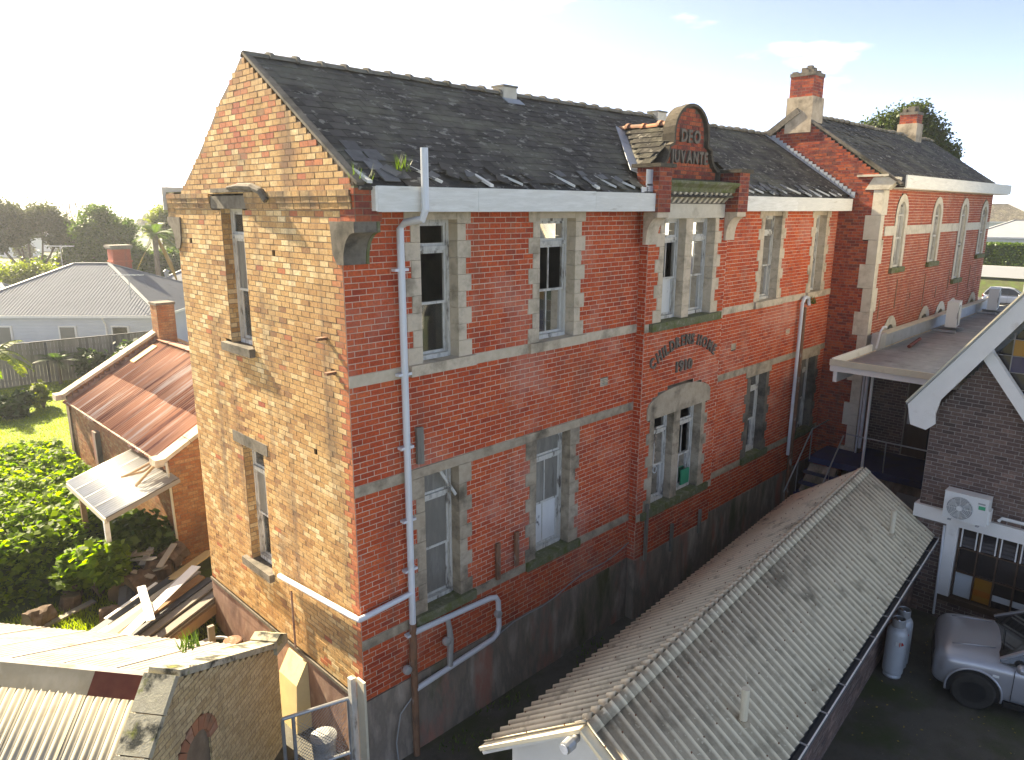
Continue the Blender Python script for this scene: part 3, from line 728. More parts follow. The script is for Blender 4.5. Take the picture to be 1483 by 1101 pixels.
# pediment plate with arched top, letters
PC = 8.54
def pediment(inset):
    pts = [(-1.22 + inset, 8.20)]
    for i in range(9):
        t = i / 8; ang = t * math.pi / 2
        pts.append((-1.22 + inset + .40 * math.sin(ang), 8.42 + .44 * (1 - math.cos(ang))))
    pts.append((-.66 + inset, 8.92)); 
    for i in range(15):
        ang = math.pi - math.pi * i / 14
        pts.append(((.66 - inset) * math.cos(ang), 9.12 + (.60 - inset) * math.sin(ang)))
    left = pts[1:11]
    pts += [(-x, z) for (x, z) in reversed(left)]
    pts.append((1.22 - inset, 8.20))
    return [(PC + x, z) for (x, z) in pts]
po = pediment(0.0)
MB().prism([(x, .22, z) for (x, z) in po][::-1], (0, -.22, 0)).build('pediment', M['soot'], home)
pin = pediment(.07)
def pin_spans(z):
    xs = []
    for (p, q) in zip(pin, pin[1:] + pin[:1]):
        if (p[1] - z) * (q[1] - z) < 0: xs.append(p[0] + (q[0] - p[0]) * (z - p[1]) / (q[1] - p[1]))
    return [(min(xs), max(xs))] if len(xs) >= 2 else []
brickwall('pediment_panel', home, (0, -.004, 0), UX, NF, 8.24, 9.66, pin_spans, [], M['wingred'], M['soot'])
# raised rim following the curve
rim = MB()
for (p, q) in zip(po[:-1], po[1:]):
    a_, b_ = Vector((p[0], -.03, p[1])), Vector((q[0], -.03, q[1]))
    if (a_ - b_).length > .01: rim.bar(a_, b_, .06, .12, (0, 1, 0))
rim.build('coping', M['soot'], home)
def letters(txt, cx, z, size, y, spread, arc=None, m='letter', bold=.010, depth=.025, gap=.16, wide=1.15):
    glyphs = []
    for chx in txt:
        if chx == ' ': glyphs.append((None, size * .34)); continue
        cu = bpy.data.curves.new('letter', 'FONT'); cu.body = chx; cu.size = size; cu.extrude = depth; cu.offset = bold; cu.align_x = 'CENTER'; cu.resolution_u = 3
        tmp = bpy.data.objects.new('tmp', cu); col.objects.link(tmp)
        dg = bpy.context.evaluated_depsgraph_get()
        me = bpy.data.meshes.new_from_object(tmp.evaluated_get(dg)); bpy.data.objects.remove(tmp); bpy.data.curves.remove(cu)
        me.materials.clear(); me.materials.append(M[m]); me.name = 'letter'
        xs_ = [v_.co.x for v_ in me.vertices]; mid = (max(xs_) + min(xs_)) / 2
        for v_ in me.vertices: v_.co.x -= mid
        glyphs.append((me, max(xs_) - min(xs_) + size * gap))
    tot = sum(w_ for _, w_ in glyphs); k_ = 2 * spread / tot; s = -spread
    for (me, w_) in glyphs:
        x = s + w_ * k_ / 2; s += w_ * k_
        if me is None: continue
        t = x / spread; zz, rot = z, 0
        if arc: zz = z + arc * (1 - t * t); rot = -math.atan(2 * arc * t / spread)
        o = bpy.data.objects.new('letter', me)
        link(o, home, Matrix.Translation((cx + x, y, zz)) @ Matrix.Rotation(R(90), 4, 'X') @ Matrix.Rotation(rot, 4, 'Z') @ Matrix.Diagonal((k_ if k_ > 1 else k_, 1, 1, 1)))
letters('DEO', PC, 8.98, .35, -.035, .40)
letters('JUVANTE', PC, 8.56, .35, -.035, .74)
letters('CHILDRENS HOME', 8.52, 4.26, .33, -BD - .012, 1.30, arc=.42)
letters('JOO', 7.87, 1.70, .26, -BD + .268, .22, m='plastic_white', depth=.002, bold=-.004)
letters('1910', 8.52, 4.10, .33, -BD - .012, .36)

# plinth
MB().box(.0, -.03, -1.6, BX0 - .002, .3, 0).build('plinth', M['plinth'], home)
MB().box(BX0, -BD - .03, -1.6, BX1, .3, -.001).build('plinth', M['plinth'], home)
MB().box(BX1 + .002, -.03, -1.6, L, .3, 0).build('plinth', M['plinth'], home)

# gable end ---------------------------------------------------------------
exG = []
win_g = [(2.92, 3.72, 5.30, 7.60), (2.86, 3.66, 1.15, 3.42)]
wsty = [dict(top='dirty', up='board', lo='dirty', bars=1), dict(top='dirty', up='board', lo='curtain', bars=1)]
for (q, o) in zip(win_g, wsty):
    # U runs along +Y; the right-hand jamb in view is the low-y one
    sash_window(home, OG, UY, NG, q[0], q[1], q[2], q[3], depth=.16, trans=.80, **o)
    exG.append(q)
    MB().fbox(OG, UY, NG, q[0] - .18, q[1] + .36, -.2, .014, q[3], q[3] + .21).build('lintel', M['stone_dark'], home)
    exG.append((q[0] - .18, q[1] + .36, q[3], q[3] + .21))
    MB().fbox(OG, UY, NG, q[0] - .06, q[1] + .24, -.3, .10, q[2] - .15, q[2] - .001).build('sill', M['stone_dark'], home)
    exG.append((q[0] - .06, q[1] + .24, q[2] - .15, q[2]))
    for (yy, NN, UU) in ((q[1], -UY, NG), (q[0], UY, NG)):
        brickwall('reveal', home, (0, yy, 0), -UU, NN, q[2], q[3], rect(0, .30), [], M['yellow'], M['mortar_dark'])
for (hy, hz) in ((5.05, 7.02), (1.9, 6.9), (.36, 5.25), (3.3, 4.1), (1.0, 3.9), (4.9, 2.2)):      # putlog holes
    exG.append((hy, hy + .09, hz, hz + .07))
slope = (RZ - 7.86) / (RY + .12)
def gab(z):
    if z < 7.60: return [(0, W)]
    if z < 7.86: return [(-.0, W + .06)]
    a = max(-.30, -.42 + (z - 7.90 + .03) / .671); b_ = float(np.interp(z, [7.86, 8.05, 8.45, 8.86, 9.26, 9.58, 9.82], [5.34, 5.06, 4.44, 3.89, 3.38, 2.85, RY + .06]))
    jag = .05 * math.sin(z * 57) + .03 * math.sin(z * 131)
    return [(a, b_ + jag)] if b_ > a + .1 else []
def gtone(u, z):
    if z < 7.5: 
        k = int(z / .0865)
        if u < (.11 if k % 2 else .22): return 1.0
        return 1.0 if random.random() < .012 else 0.0
    c = math.exp(-(((u - 2.3) / 1.15) ** 2 + ((z - 8.75) / .45) ** 2))
    return 1.0 if random.random() < .06 + .62 * c else 0.0
random.seed(5)
GT = {}
def gtone_c(u, z):
    k = (round(u, 3), round(z, 3))
    if k not in GT: GT[k] = gtone(u, z)
    return GT[k]
brickwall('gable_wall', home, OG, UY, NG, 0, RZ + .02, gab, exG, M['yellow'], M['mortar_dark'], n_ind=300, tone=gtone_c)
# rough mortar core behind the broken verge
rk = [(5.40, 7.86), (5.10, 8.08), (4.48, 8.48), (3.93, 8.89), (3.42, 9.29), (2.88, 9.61), (RY + .08, RZ + .03), (-.33, 7.97), (-.33, 7.86)]
MB().prism([(.012, y, z) for (y, z) in rk], (.24, 0, 0)).build('verge_core', M['mortar_dark'], home)
# corbelled courses at eaves level
for i in range(3):
    brickwall('corbel_course', home, (-.02 - .012 * i, 0, 0), UY, NG, 7.60 + i * .086, 7.60 + (i + 1) * .086, rect(-.3, W + .28), [(2.74, 4.08, 7, 7.815)], M['yellow_sooty'], M['mortar_dark'])
MB().box(-.075, 2.4, 7.862, .0, 3.9, 7.93).build('ledge', M['stone_dark'], home)
MB().tube([(-.06, 1.95, 7.72), (-.09, 2.05, 7.86), (-.1, 2.3, 7.93), (-.09, 2.8, 7.95), (-.08, 3.2, 7.93)], [.05, .06, .06, .05, .03], 8).build('old_pipe', M['stone_dark'], home)
MB().box(-.02, -.01, -1.6, .5, W, 0).build('gable_plinth', M['plinth_pink'], home)
MB().box(-.045, .0, -.06, .1, W, .0).build('plinth_ledge', M['stone_dark'], home)
MB().prism([(0, 1.75, -1.6), (-.32, 1.75, -1.6), (-.26, 1.75, -.5), (-.05, 1.75, -.14), (0, 1.75, -.1)], (0, .62, 0)).build('buttress', M['cream_render'], home)
MB().box(-.024, 2.2, -.35, -.018, 4.4, .0).build('render_patch', M['plinth_pink'], home)
# kneeler corners at the eaves: brick block over scrolled stone
for (sgn, ybase) in ((-1, 0.0), (1, W)):
    y2 = ybase + sgn * .36
    ya, yb = min(ybase, y2), max(ybase, y2)
    for (O_, U_, N_, s) in (((0.0, yb, 0), -UY, NG, .36), ((.0, y2, 0), UX, UY * sgn, .42), ((.42, ya, 0), UY, UX, .36)):
        brickwall('kneeler', home, O_, U_, N_, 7.44, 7.88, rect(0, s), [], M['wingred'] if sgn < 0 else M['yellow_sooty'], M['mortar_dark'])
    MB().box(.0, ya - .005, 7.88, .43, yb + .01, 7.9).build('kneeler_cap', M['mossy'], home)
    n = 9; pts = [(-.03, ybase - sgn * .24, 7.44), (-.03, y2, 7.44), (-.03, y2, 7.30)]
    for i in range(n + 1):
        t = i / n
        pts.append((-.03, y2 + (ybase + sgn * .07 - y2) * math.sin(t * math.pi / 2), 7.30 - .38 * (1 - math.cos(t * math.pi / 2))))
    pts += [(-.03, ybase + sgn * .07, 6.86), (-.03, ybase - sgn * .10, 6.86), (-.03, ybase - sgn * .20, 7.0)]
    if sgn > 0: pts = pts[::-1]
    MB().prism(pts, (.36, 0, 0)).build('corbel', M['stone_dark'], home)
    MB().prism([(p[0] + .37, p[1], p[2]) for p in pts], (.05, 0, 0)).build('corbel_face', M['mossy'], home)

# back and far end, floors, partitions: closed shell so rooms stay dark
MB().box(.02, W - .2, -1.6, L, W, 7.74).build('back_wall', M['mortar_dark'], home)
MB().box(.3, .36, 4.28, L - .1, W - .25, 4.42).build('upper_floor', M['interior'], home)
MB().box(.3, .36, -.1, L - .1, W - .25, .3).build('ground_floor', M['interior'], home)
MB().box(.3, .36, 7.56, L - .1, W - .25, 7.62).build('ceiling', M['interior'], home)
MB().box(.36, 2.3, .31, L - .1, 2.4, 4.27).build('partition', M['interior'], home)
MB().box(.36, 2.3, 4.43, L - .1, 2.4, 7.55).build('partition', M['interior'], home)
for x in (2.9, 6.2, 10.8, 14.3):
    MB().box(x, .37, 4.43, x + .1, 2.29, 7.55).build('partition', M['interior'], home)
    MB().box(x, .37, .31, x + .1, 2.29, 4.27).build('partition', M['interior'], home)
dr = MB().box(1.75, 2.24, 4.43, 2.6, 2.30, 6.6).build('interior_door', M['doorgreen'], home)
MB().box(9.02, -.02, 1.15, 9.36, .02, 1.52).build('green_sheet', M['green'], home)

# roof -----------------------------------------------------------------------
EY, EZr = -.42, 7.90
sl = Vector((0, RY - EY, RZ + .06 - EZr)); slen = sl.length; sd = sl.normalized(); sn = Vector((0, -sd.z, sd.y))
E0 = Vector((0, EY, EZr))
def slate_roof(th, E0, sd, sn, slen, x0, x1, n_ind, skip=None, name='roof', under=True, ex=.205, wd=.255, loosen=0.0):
    und = MB(); q = [E0 + Vector((x0, 0, 0)), E0 + Vector((x1, 0, 0)), E0 + Vector((x1, 0, 0)) + sd * slen, E0 + Vector((x0, 0, 0)) + sd * slen]
    und.add([p - sn * .02 for p in q] + [p - sn * .06 for p in q], [(0, 1, 2, 3), (7, 6, 5, 4), (0, 4, 5, 1), (1, 5, 6, 2), (2, 6, 7, 3), (3, 7, 4, 0)])
    rf = und.build(name, M['slate'], th)
    cand = []; rows = int(slen / ex)
    for r_ in range(rows):
        x = x0 - (wd / 2 if r_ % 2 else 0)
        while x < x1 - .02:
            a, b_ = max(x, x0), min(x + wd, x1); x += wd
            if b_ - a < .05: continue
            c = E0 + Vector(((a + b_) / 2, 0, 0)) + sd * (r_ * ex)
            if skip and skip((a + b_) / 2, r_ * ex): continue
            cand.append((a, b_, r_ * ex, (c - cam_o.location).length, (b_ - a) > wd - 1e-3))
    order = sorted([(c[3], i) for i, c in enumerate(cand) if c[4]])
    ind = set(i for _, i in order[:n_ind]); rest = MB(); me = None
    def geom(mb_, a, b_, s, lift, sk, rr):
        t0 = s + random.uniform(-.012, .008); t1 = min(slen, s + ex * 1.7)
        p = []
        for (off) in (0.0, -.011):
            for (u, t, l) in ((a + .003, t0, lift + .020), (b_ - .003, t0 + sk, lift + .020), (b_ - .003, t1 + sk, .004), (a + .003, t1, .004)):
                p.append(E0 + Vector((u, 0, 0)) + sd * t + sn * (l + off))
        mb_.add(p, [(0, 1, 2, 3), (7, 6, 5, 4), (0, 4, 5, 1), (1, 5, 6, 2), (2, 6, 7, 3), (3, 7, 4, 0)], rr)
    for i, (a, b_, s, dd, full) in enumerate(cand):
        if i in ind:
            if me is None:
                g = MB(); geom(g, -wd / 2, wd / 2, 0, 0, 0, 0)
                me = bpy.data.meshes.new('slate'); me.from_pydata([tuple(Vector(p) - E0) for p in g.v], [], g.f); me.materials.append(M['slate'])
            o = bpy.data.objects.new('slate', me)
            link(o, rf, Matrix.Translation(E0 + Vector(((a + b_) / 2, 0, 0)) + sd * (s + random.uniform(-.01, .008)) + sn * random.uniform(0, .006)))
        else:
            geom(rest, a, b_, s, random.uniform(0, .008), random.uniform(-.008, .008) * (1 + loosen), random.random())
    rest.build('slates', M['slate'], rf, kind='stuff')
    return rf
holes = [(.35, .05), (3.15, .25), (5.1, .10), (6.0, .10), (11.6, .2), (15.6, .35)]
def skip_main(x, s):
    if s < .12 and (x * 7.3) % 1 < .55: return True
    if s < .33 and (x * 3.7 + s) % 1 < .18: return True
    if 6.6 < x < 10.5 and s < .9: return True
    return any(abs(x - a) < .16 and abs(s - b_) < .14 for a, b_ in holes)
random.seed(8)
roof = slate_roof(home, E0, sd, sn, slen, .06, L, 300, skip_main)
sd2 = Vector((0, -sd.y, sd.z)); sn2 = Vector((0, sd.z, sd.y))
dy = W + .42 - RY; sdb = Vector((0, -dy, RZ - .02 - 7.20)); lenb = sdb.length; sdb.normalize(); snb = Vector((0, sdb.z, -sdb.y))
bb = MB(); q = [Vector((.25, W + .42, 7.20)), Vector((L, W + .42, 7.20))]
bb.add([q[0], q[1], q[1] + sdb * lenb, q[0] + sdb * lenb], [(0, 1, 2, 3)]); bb.add([p - snb * .04 for p in [q[0], q[1], q[1] + sdb * lenb, q[0] + sdb * lenb]], [(3, 2, 1, 0)])
bb.build('rear_roof', M['slate'], home)
# verge strip along the gable
MB().obox(E0 + sd * slen * .5 + Vector((.05, 0, .0)) + sn * .035, sd * slen * .5, sn * .02, (.06, 0, 0)).build('verge', M['stone_dark'], home)
# ridge tiles
g = MB(); n = 8; ring = []
for xx, rr in ((0, .085), (.38, .085), (.381, .115), (.45, .115), (.452, .08)):
    for k in range(n + 1):
        a = math.pi * k / n; ring.append((xx, -rr * 1.25 * math.cos(a), rr * math.sin(a)))
fs = [(i * (n + 1) + k, i * (n + 1) + k + 1, (i + 1) * (n + 1) + k + 1, (i + 1) * (n + 1) + k) for i in range(4) for k in range(n)]
tile = bpy.data.meshes.new('ridge_tile'); tile.from_pydata(ring, [], fs); tile.materials.append(M['ridge'])
x = .02
while x < L - .3:
    o = bpy.data.objects.new('ridge_tile', tile)
    link(o, roof, Matrix.Translation((x, RY, RZ + .045 + random.uniform(-.012, .012))) @ Matrix.Rotation(random.uniform(-.012, .012), 4, 'Y')); x += .445
# capped stubs on the ridge
for x in (5.55, 11.0):
    MB().box(x - .19, RY - .16, RZ - .2, x + .19, RY + .16, RZ + .19).build('vent_stub', M['stone_pale'], home)
    MB().box(x - .21, RY - .18, RZ + .19, x + .21, RY + .18, RZ + .23).build('vent_cap', M['ridge'], home)
    MB().obox((x, RY - .26, RZ - .09), (.24, 0, 0), sd * .10, sn * .012).build('flashing', M['lead'], home)
# white plywood boards in front of the gutter
for (a, b_) in ((.30, 2.1), (2.104, 4.9), (4.904, 6.735), (10.325, 13.1), (13.104, 16.7)):
    MB().box(a, -.46, 7.57, b_, -.42, 7.91 + random.uniform(-.006, .006)).build('gutter_board', M['ply'], home)
for (a, b_) in ((.30, 6.735), (10.325, 16.7)):
    MB().box(a, -.418, 7.60, b_, -.02, 7.63).build('soffit', M['timberdark'], home)
MB().box(.26, -.46, 7.58, .298, -.1, 7.9).build('board_end', M['ply'], home)
for (a, b_) in ((-.05, 3.0), (3.004, 9.0)):
    MB().box(a, W + .42, 7.57, b_, W + .46, 8.0).build('gutter_board', M['ply'], home)
# rafter ends and slipped slates lying along the eaves
random.seed(21)
for x in (.16, 1.35, 2.35, 3.0, 4.35, 5.05, 5.55, 6.1, 6.45, 10.7, 11.2, 11.9, 12.6, 13.3, 13.9, 14.5, 15.1, 15.6, 16.1):
    d = Vector((.25 + random.uniform(-.2, .3), -.55, -.30)).normalized(); p = Vector((x, -.14, 8.10))
    MB().obox(p, d * random.uniform(.22, .34), d.cross(Vector((0, 0, 1))).normalized() * .05, (0, 0, .02)).build('rafter_end', M['ply'], home)
for i in range(46):
    x = random.choice([random.uniform(.5, 6.6), random.uniform(10.4, 16.6)]); s = random.uniform(.16, .55)
    a = random.uniform(-.6, .6)
    uu = UX * math.cos(a) + sd * math.sin(a); ww = sn.cross(uu)
    MB().obox(E0 + Vector((x, 0, 0)) + sd * s + sn * random.uniform(.035, .055), uu * random.uniform(.07, .12), ww * random.uniform(.07, .13), sn * .006).build('loose_slate', M['slate_pale'] if random.random() < .5 else M['slate'], home)
for (x, s) in [(.55, .5), (.7, .75), (.45, .95), (.85, .3), (.62, .22), (.40, .7)]:
    MB().obox(E0 + Vector((x, 0, 0)) + sd * s + sn * .034, UX * .13, sd * .14, sn * .006).build('loose_slate', M['slate_pale'], home)
# small roof running back from the pediment, with valley flashing
dh = 9.30; yb = EY + (dh - EZr) / (sd.z / sd.y)
for s in (-1, 1):
    A = Vector((PC, .2, dh)); B_ = Vector((PC, yb + .1, dh)); C_ = Vector((PC + s * 1.75, -.02, 8.22))
    yv = EY + (8.22 - EZr) / (sd.z / sd.y)
    D_ = Vector((PC + s * 1.75, yv, 8.22)) + sn * .03
    up = Vector((0, 0, .05))
    MB().prism([A + up, B_ + up, D_ + up, C_ + up] if s < 0 else [C_ + up, D_ + up, B_ + up, A + up], (0, 0, -.04)).build('dormer_roof', M['slate'], home)
    dn = (C_ - A).normalized(); nn = dn.cross(UY) * (1 if s < 0 else -1)
    if nn.z < 0: nn = -nn
    g = MB(); LN = (C_ - A).length; rows = 9
    for r_ in range(rows):
        t = LN * (1 - (r_ + 1) / rows); yend = yb + (yv - yb) * ((t + LN / rows) / LN)
        y = .12 + (.13 if r_ % 2 else 0)
        while y < yend - .05:
            y1 = min(y + .26, yend)
            c0 = A + dn * (t + LN / rows * 1.25) + Vector((0, y - A.y + .005, 0)) + nn * .085
            c1 = A + dn * (t + LN / rows * 1.25) + Vector((0, y1 - A.y - .005, 0)) + nn * .085
            c2, c3 = c1 - dn * LN / rows * 1.3 - nn * .02, c0 - dn * LN / rows * 1.3 - nn * .02
            g.add([c0, c1, c2, c3, c0 - nn * .014, c1 - nn * .014, c2 - nn * .014, c3 - nn * .014], [(0, 1, 2, 3), (3, 2, 1, 0), (0, 4, 5, 1), (1, 5, 6, 2), (3, 7, 4, 0)], random.random()); y = y1
    g.build('dormer_slates', M['slate'], home, kind='stuff')
    if s < 0:
        for i in range(5):
            a_, b_ = i / 5, (i + 1) / 5 + .02
            p, q = B_.lerp(D_, a_) + Vector((-.05, 0, .09)), B_.lerp(D_, b_) + Vector((-.05, 0, .09))
            MB().bar(p, q, .24, .012, sn).build('valley_flashing', M['lead'], home)
        for (px, pz, hh) in ((6.62, 7.92, .16), (6.45, 7.92, .10), (6.60, 8.05, .30)):
            MB().box(px - .1, -.40, pz, px + .1, -.38, pz + hh).build('flashing', M['lead'], home)
y = .3
while y < yb:
    g = MB(); 
    for k in range(7):
        pass
    o = bpy.data.objects.new('ridge_tile', tile.copy()); o.data.materials[0] = M['terracotta']
    link(o, home, Matrix.Translation((PC, y, dh + .05)) @ Matrix.Rotation(R(90), 4, 'Z') @ Matrix.Rotation(random.uniform(-.04, .04), 4, 'Y')); y += .42
# stepped flashing against the taller wing
for i in range(24):
    t = (i + .5) / 24
    c = E0 + Vector((L - .012, 0, 0)) + sd * (slen * t)
    MB().box(L - .02, c.y - .072, c.z + .0, L - .008, c.y + .072, c.z + .17).build('step_flashing', M['lead'], home)
    MB().obox(c + Vector((-.07, 0, 0)) + sn * .045, (.08, 0, 0), sd * .08, sn * .006).build('step_flashing', M['lead'], home)

# fittings on the front -------------------------------------------------------
MB().tube([(1.02, -.55, 8.42), (1.02, -.55, 7.6), (1.00, -.50, 7.47), (.93, -.2, 7.42), (.90, -.11, 7.34), (.90, -.11, 1.05)], .055, 10).build('downpipe', M['pvc'], home, smooth=False)
MB().tube([(.90, -.11, 1.05), (.90, -.11, .72), (.87, -.13, .45), (.87, -.13, .25), (.90, -.11, .1), (.90, -.11, -1.45)], [.058, .062, .068, .068, .06, .06], 10).build('downpipe_foot', M['rustpipe'], home)
for z in (6.75, 5.2, 4.05, 2.85, 2.0, .85):
    MB().box(.78, -.13, z - .02, 1.02, -.03, z + .02).build('pipe_bracket', M['pvc'], home)
MB().tube([(-.09, 2.42, 1.30), (-.09, .02, 1.52), (-.09, -.09, 1.53), (0.05, -.10, 1.54), (.90, -.12, 1.60)], .045, 10).build('waste_pipe', M['pvc'], home)
MB().tube([(-.06, 2.08, 1.12), (-.06, 2.08, .02)], .02, 8).build('vent_pipe', M['plinth_pink'], home)
MB().tube([(.92, -.12, .88), (2.62, -.12, .80), (2.76, -.12, .76), (2.82, -.12, .66), (2.84, -.12, .15), (2.80, -.12, .02), (2.68, -.12, -.05), (.92, -.12, -.18)], .05, 10).build('waste_pipe', M['pvc'], home)
MB().tube([(1.62, -.12, .84), (1.66, -.12, .62), (1.68, -.12, .4), (1.66, -.12, -.1)], [.045, .05, .06, .05], 10).build('waste_pipe', M['galv'], home)
for (x, z) in ((2.80, .42), (1.58, .42), (.74, .28)):
    MB().lathe([(.03, -.09), (.07, -.08), (.08, -.02), (.06, .02)], (x, -.1, z), 10, 'y').build('pipe_joint', M['galv'], home)
MB().tube([(.9 + .05 * i * 8, -.05, -.32 + .045 * i + .05 * math.sin(i * 1.3)) for i in range(24)], .012, 6).build('cable', M['plastic_grey'], home)
MB().tube([(.9, -.08, -.3), (.6, -.1, -.5), (.5, -.1, -1.0), (.52, -.12, -1.4)], .012, 6).build('cable', M['plastic_grey'], home)
for (x, z0, z1, w) in ((1.16, 3.71, 4.31, .07), (1.22, 3.70, 4.30, .06), (2.88, 1.05, 1.76, .09), (3.36, 1.15, 1.82, .09), (7.28, -.1, 1.25, .09), (8.35, -.25, .44, .09), (9.6, -.2, .42, .09)):
    yy = -.05 if x < BX0 else -BD - .05
    MB().box(x - w / 2, yy - .03, z0, x + w / 2, yy + .02, z1).build('batten', M['board'] if x > 7 or x < 2 else M['rustpipe'], home)
MB().tube([(14.86, -.12, 5.2), (14.72, -.12, 5.05), (14.70, -.12, .55)], .05, 8).build('downpipe', M['pvc'], home)
MB().tube([(14.94, -.10, 4.9), (14.94, -.10, -1.4)], .07, 8).build('soil_pipe', M['rustpipe'], home)
MB().tube([(14.86, -.12, 5.2), (15.1, -.12, 5.16), (15.1, -.15, 4.95)], .05, 8).build('pipe_head', M['pvc'], home)
for (y, z) in ((.55, 5.78), (.36, 5.3)):
    MB().box(-.16, y - .05, z - .02, .01, y + .03, z + .02).build('iron_stub', M['rustpipe'], home)
# ------------------------------------------------------------------ corrugated sheets
def corr_mesh(name, width, length, pitch, amp, m, seg=6, sharp=1.0, thick=.006, rows=1, sag=0.0):
    """sheet in local coordinates: x across the ribs, -y down the slope, z up"""
    n = int(round(width / pitch * seg)); v, f, h = [], [], []
    for layer in (0, 1):
        for j in range(rows + 1):
            for i in range(n + 1):
                x = width * i / n; c = .5 + .5 * math.cos(2 * math.pi * x / pitch); c = c ** sharp
                v.append((x, -length * j / rows, amp * c - (thick if layer else 0) - sag * math.sin(math.pi * j / rows))); h.append(c)
    k = n + 1; s = k * (rows + 1)
    for j in range(rows):
        for i in range(n):
            a = j * k + i
            f.append((a + k, a + k + 1, a + 1, a)); f.append((s + a, s + a + 1, s + a + k + 1, s + a + k))
    for i in range(n):
        f.append((i, i + 1, s + i + 1, s + i)); e = rows * k + i; f.append((s + e, s + e + 1, e + 1, e))
    for j in range(rows):
        a = j * k; f.append((a, s + a, s + a + k, a + k)); a = j * k + n; f.append((a + k, s + a + k, s + a, a))
    me = bpy.data.meshes.new(name); me.from_pydata(v, [], f)
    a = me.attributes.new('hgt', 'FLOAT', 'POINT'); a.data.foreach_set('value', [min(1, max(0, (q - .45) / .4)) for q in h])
    me.polygons.foreach_set('use_smooth', [True] * len(me.polygons))
    me.materials.append(m)
    return me
def frame(o, xd, dn):
    """matrix whose local x = xd and local -y = dn (down slope)"""
    x = Vector(xd).normalized(); y = (-Vector(dn)).normalized(); z = x.cross(y)
    if z.z < 0: x = -x; z = -z
    return Matrix.Translation(Vector(o)) @ Matrix((x, y, z)).transposed().to_4x4()

# ------------------------------------------------------------------ wing with arched windows
WY, WX1 = -1.2, 29.3
wing = thing('brick_wing', 'taller red brick wing with round arched windows and two chimneys', 'building', (23, 1.5, -1.45))
WRY, WRZ = 1.45, 10.35
def wgab(z):
    if z < 8.45: return [(0, 5.3)]
    t = (z - 8.45) / (WRZ - 8.45); return [(2.65 * t, 5.3 - 2.65 * t)] if t < .99 else []
brickwall('side_wall', wing, (16.9, 4.1, 0), -UY, NG, -1.2, WRZ, wgab, [(5.3 - (.42 if i % 2 else .26), 5.31, -.9 + 9.05 * i / 13, -.9 + 9.05 * (i + 1) / 13) for i in range(13)], M['wingred'], M['mortar_wing'])
MB().box(16.88, -1.24, -1.6, 17.3, 4.1, -1.2).build('plinth', M['plinth'], wing)
n = 13
for i in range(n):
    a, e = -.9 + 9.05 * i / n, -.9 + 9.05 * (i + 1) / n
    if a < 3.0: w1, w2 = (.40, .28)
    w1, w2 = (.42, .26) if i % 2 else (.26, .42)
    MB().box(16.885, WY - .015, a + .004, 16.9 + w2, WY + w1, e - .004).build('quoin', M['stone_pale'], wing)
exW = [(0, .26 if i % 2 else .42, -.9 + 9.05 * i / 13, -.9 + 9.05 * (i + 1) / 13) for i in range(13)]
OW = Vector((16.9, WY, 0))
arches = [(1.42, 2.10, 5.9, 7.84), (4.98, 5.66, 5.9, 7.80), (8.22, 8.90, 5.12, 7.80), (11.12, 11.76, 5.9, 7.74)]
def arch_pts(c, hw, zs, n=12): return [(c + hw * math.cos(math.pi - math.pi * i / n), zs + hw * 1.15 * math.sin(math.pi * i / n)) for i in range(n + 1)]
def arch_window(th, O, U, N, u0, u1, z0, z1, sur=.18, depth=.07):
    c, hw = (u0 + u1) / 2, (u1 - u0) / 2; zs = z1 - hw * 1.15
    P = lambda u, n_, z: O + U * u + N * n_ + Vector((0, 0, z))
    inn = [(u0, z0)] + arch_pts(c, hw, zs) + [(u1, z0)]
    out = [(u0 - sur, z0)] + arch_pts(c, hw + sur, zs) + [(u1 + sur, z0)]
    g = MB(); k = len(inn)
    vs_ = [P(a, .02, b_) for a, b_ in inn] + [P(a, .02, b_) for a, b_ in out] + [P(a, -depth - .1, b_) for a, b_ in inn]
    fs = []
    for i in range(k - 1): fs += [(i, i + 1, k + i + 1, k + i), (2 * k + i, 2 * k + i + 1, i + 1, i)]
    g.add(vs_, fs)
    w = g.build('window', M['stone_pale'], th)
    MB().fbox(O, U, N, u0 - sur - .05, u1 + sur + .05, -.2, .10, z0 - .16, z0 - .002).build('sill', M['mossy'], w)
    s = MB(); t = .06
    for (p, q) in zip(inn[:-1], inn[1:]): s.bar(P(p[0], -depth, p[1]), P(q[0], -depth, q[1]), t, t, N)
    s.bar(P(u0, -depth, z0 + .03), P(u1, -depth, z0 + .03), t, t); zm = (z0 + zs) / 2 + .1
    s.bar(P(u0, -depth, zm), P(u1, -depth, zm), t, t); s.bar(P(u0, -depth, zs), P(u1, -depth, zs), .04, .04); s.bar(P(c, -depth, z0), P(c, -depth, zs + hw), .03, .03)
    s.build('sash', M['oldpaint'], w)
    pg = MB(); pg.add([P(a, -depth - .02, b_) for a, b_ in inn], [tuple(range(k))]); pg.build('pane', M['glassdirty'], w)
    ex = [(u0 - sur, u1 + sur, z0 - .16, zs)]
    zz = zs
    while zz < zs + (hw + sur) * 1.15:
        r_ = (zz + .04 - zs) / ((hw + sur) * 1.15)
        if r_ < 1: ww = (hw + sur) * math.sqrt(1 - r_ * r_); ex.append((c - ww, c + ww, zz, zz + .086))
        zz += .086
    return ex
for (a, b_, c, e) in arches: exW += arch_window(wing, OW, UX, NF, a, b_, c, e, sur=.2)
for c in (1.9, 5.3, 7.16, 8.6, 11.4): exW += arch_window(wing, OW, UX, NF, c - .42, c + .42, 3.35, 4.12, sur=.24)
MB().fbox(OW, UX, NF, .44, 12.4, -.05, .016, 6.86, 7.14).build('band', M['stone_pale'], wing)
exW2 = []
segs = subtract([(.44, 12.4)], [(r[0], r[1]) for r in exW if r[2] < 7.0 < r[3]])
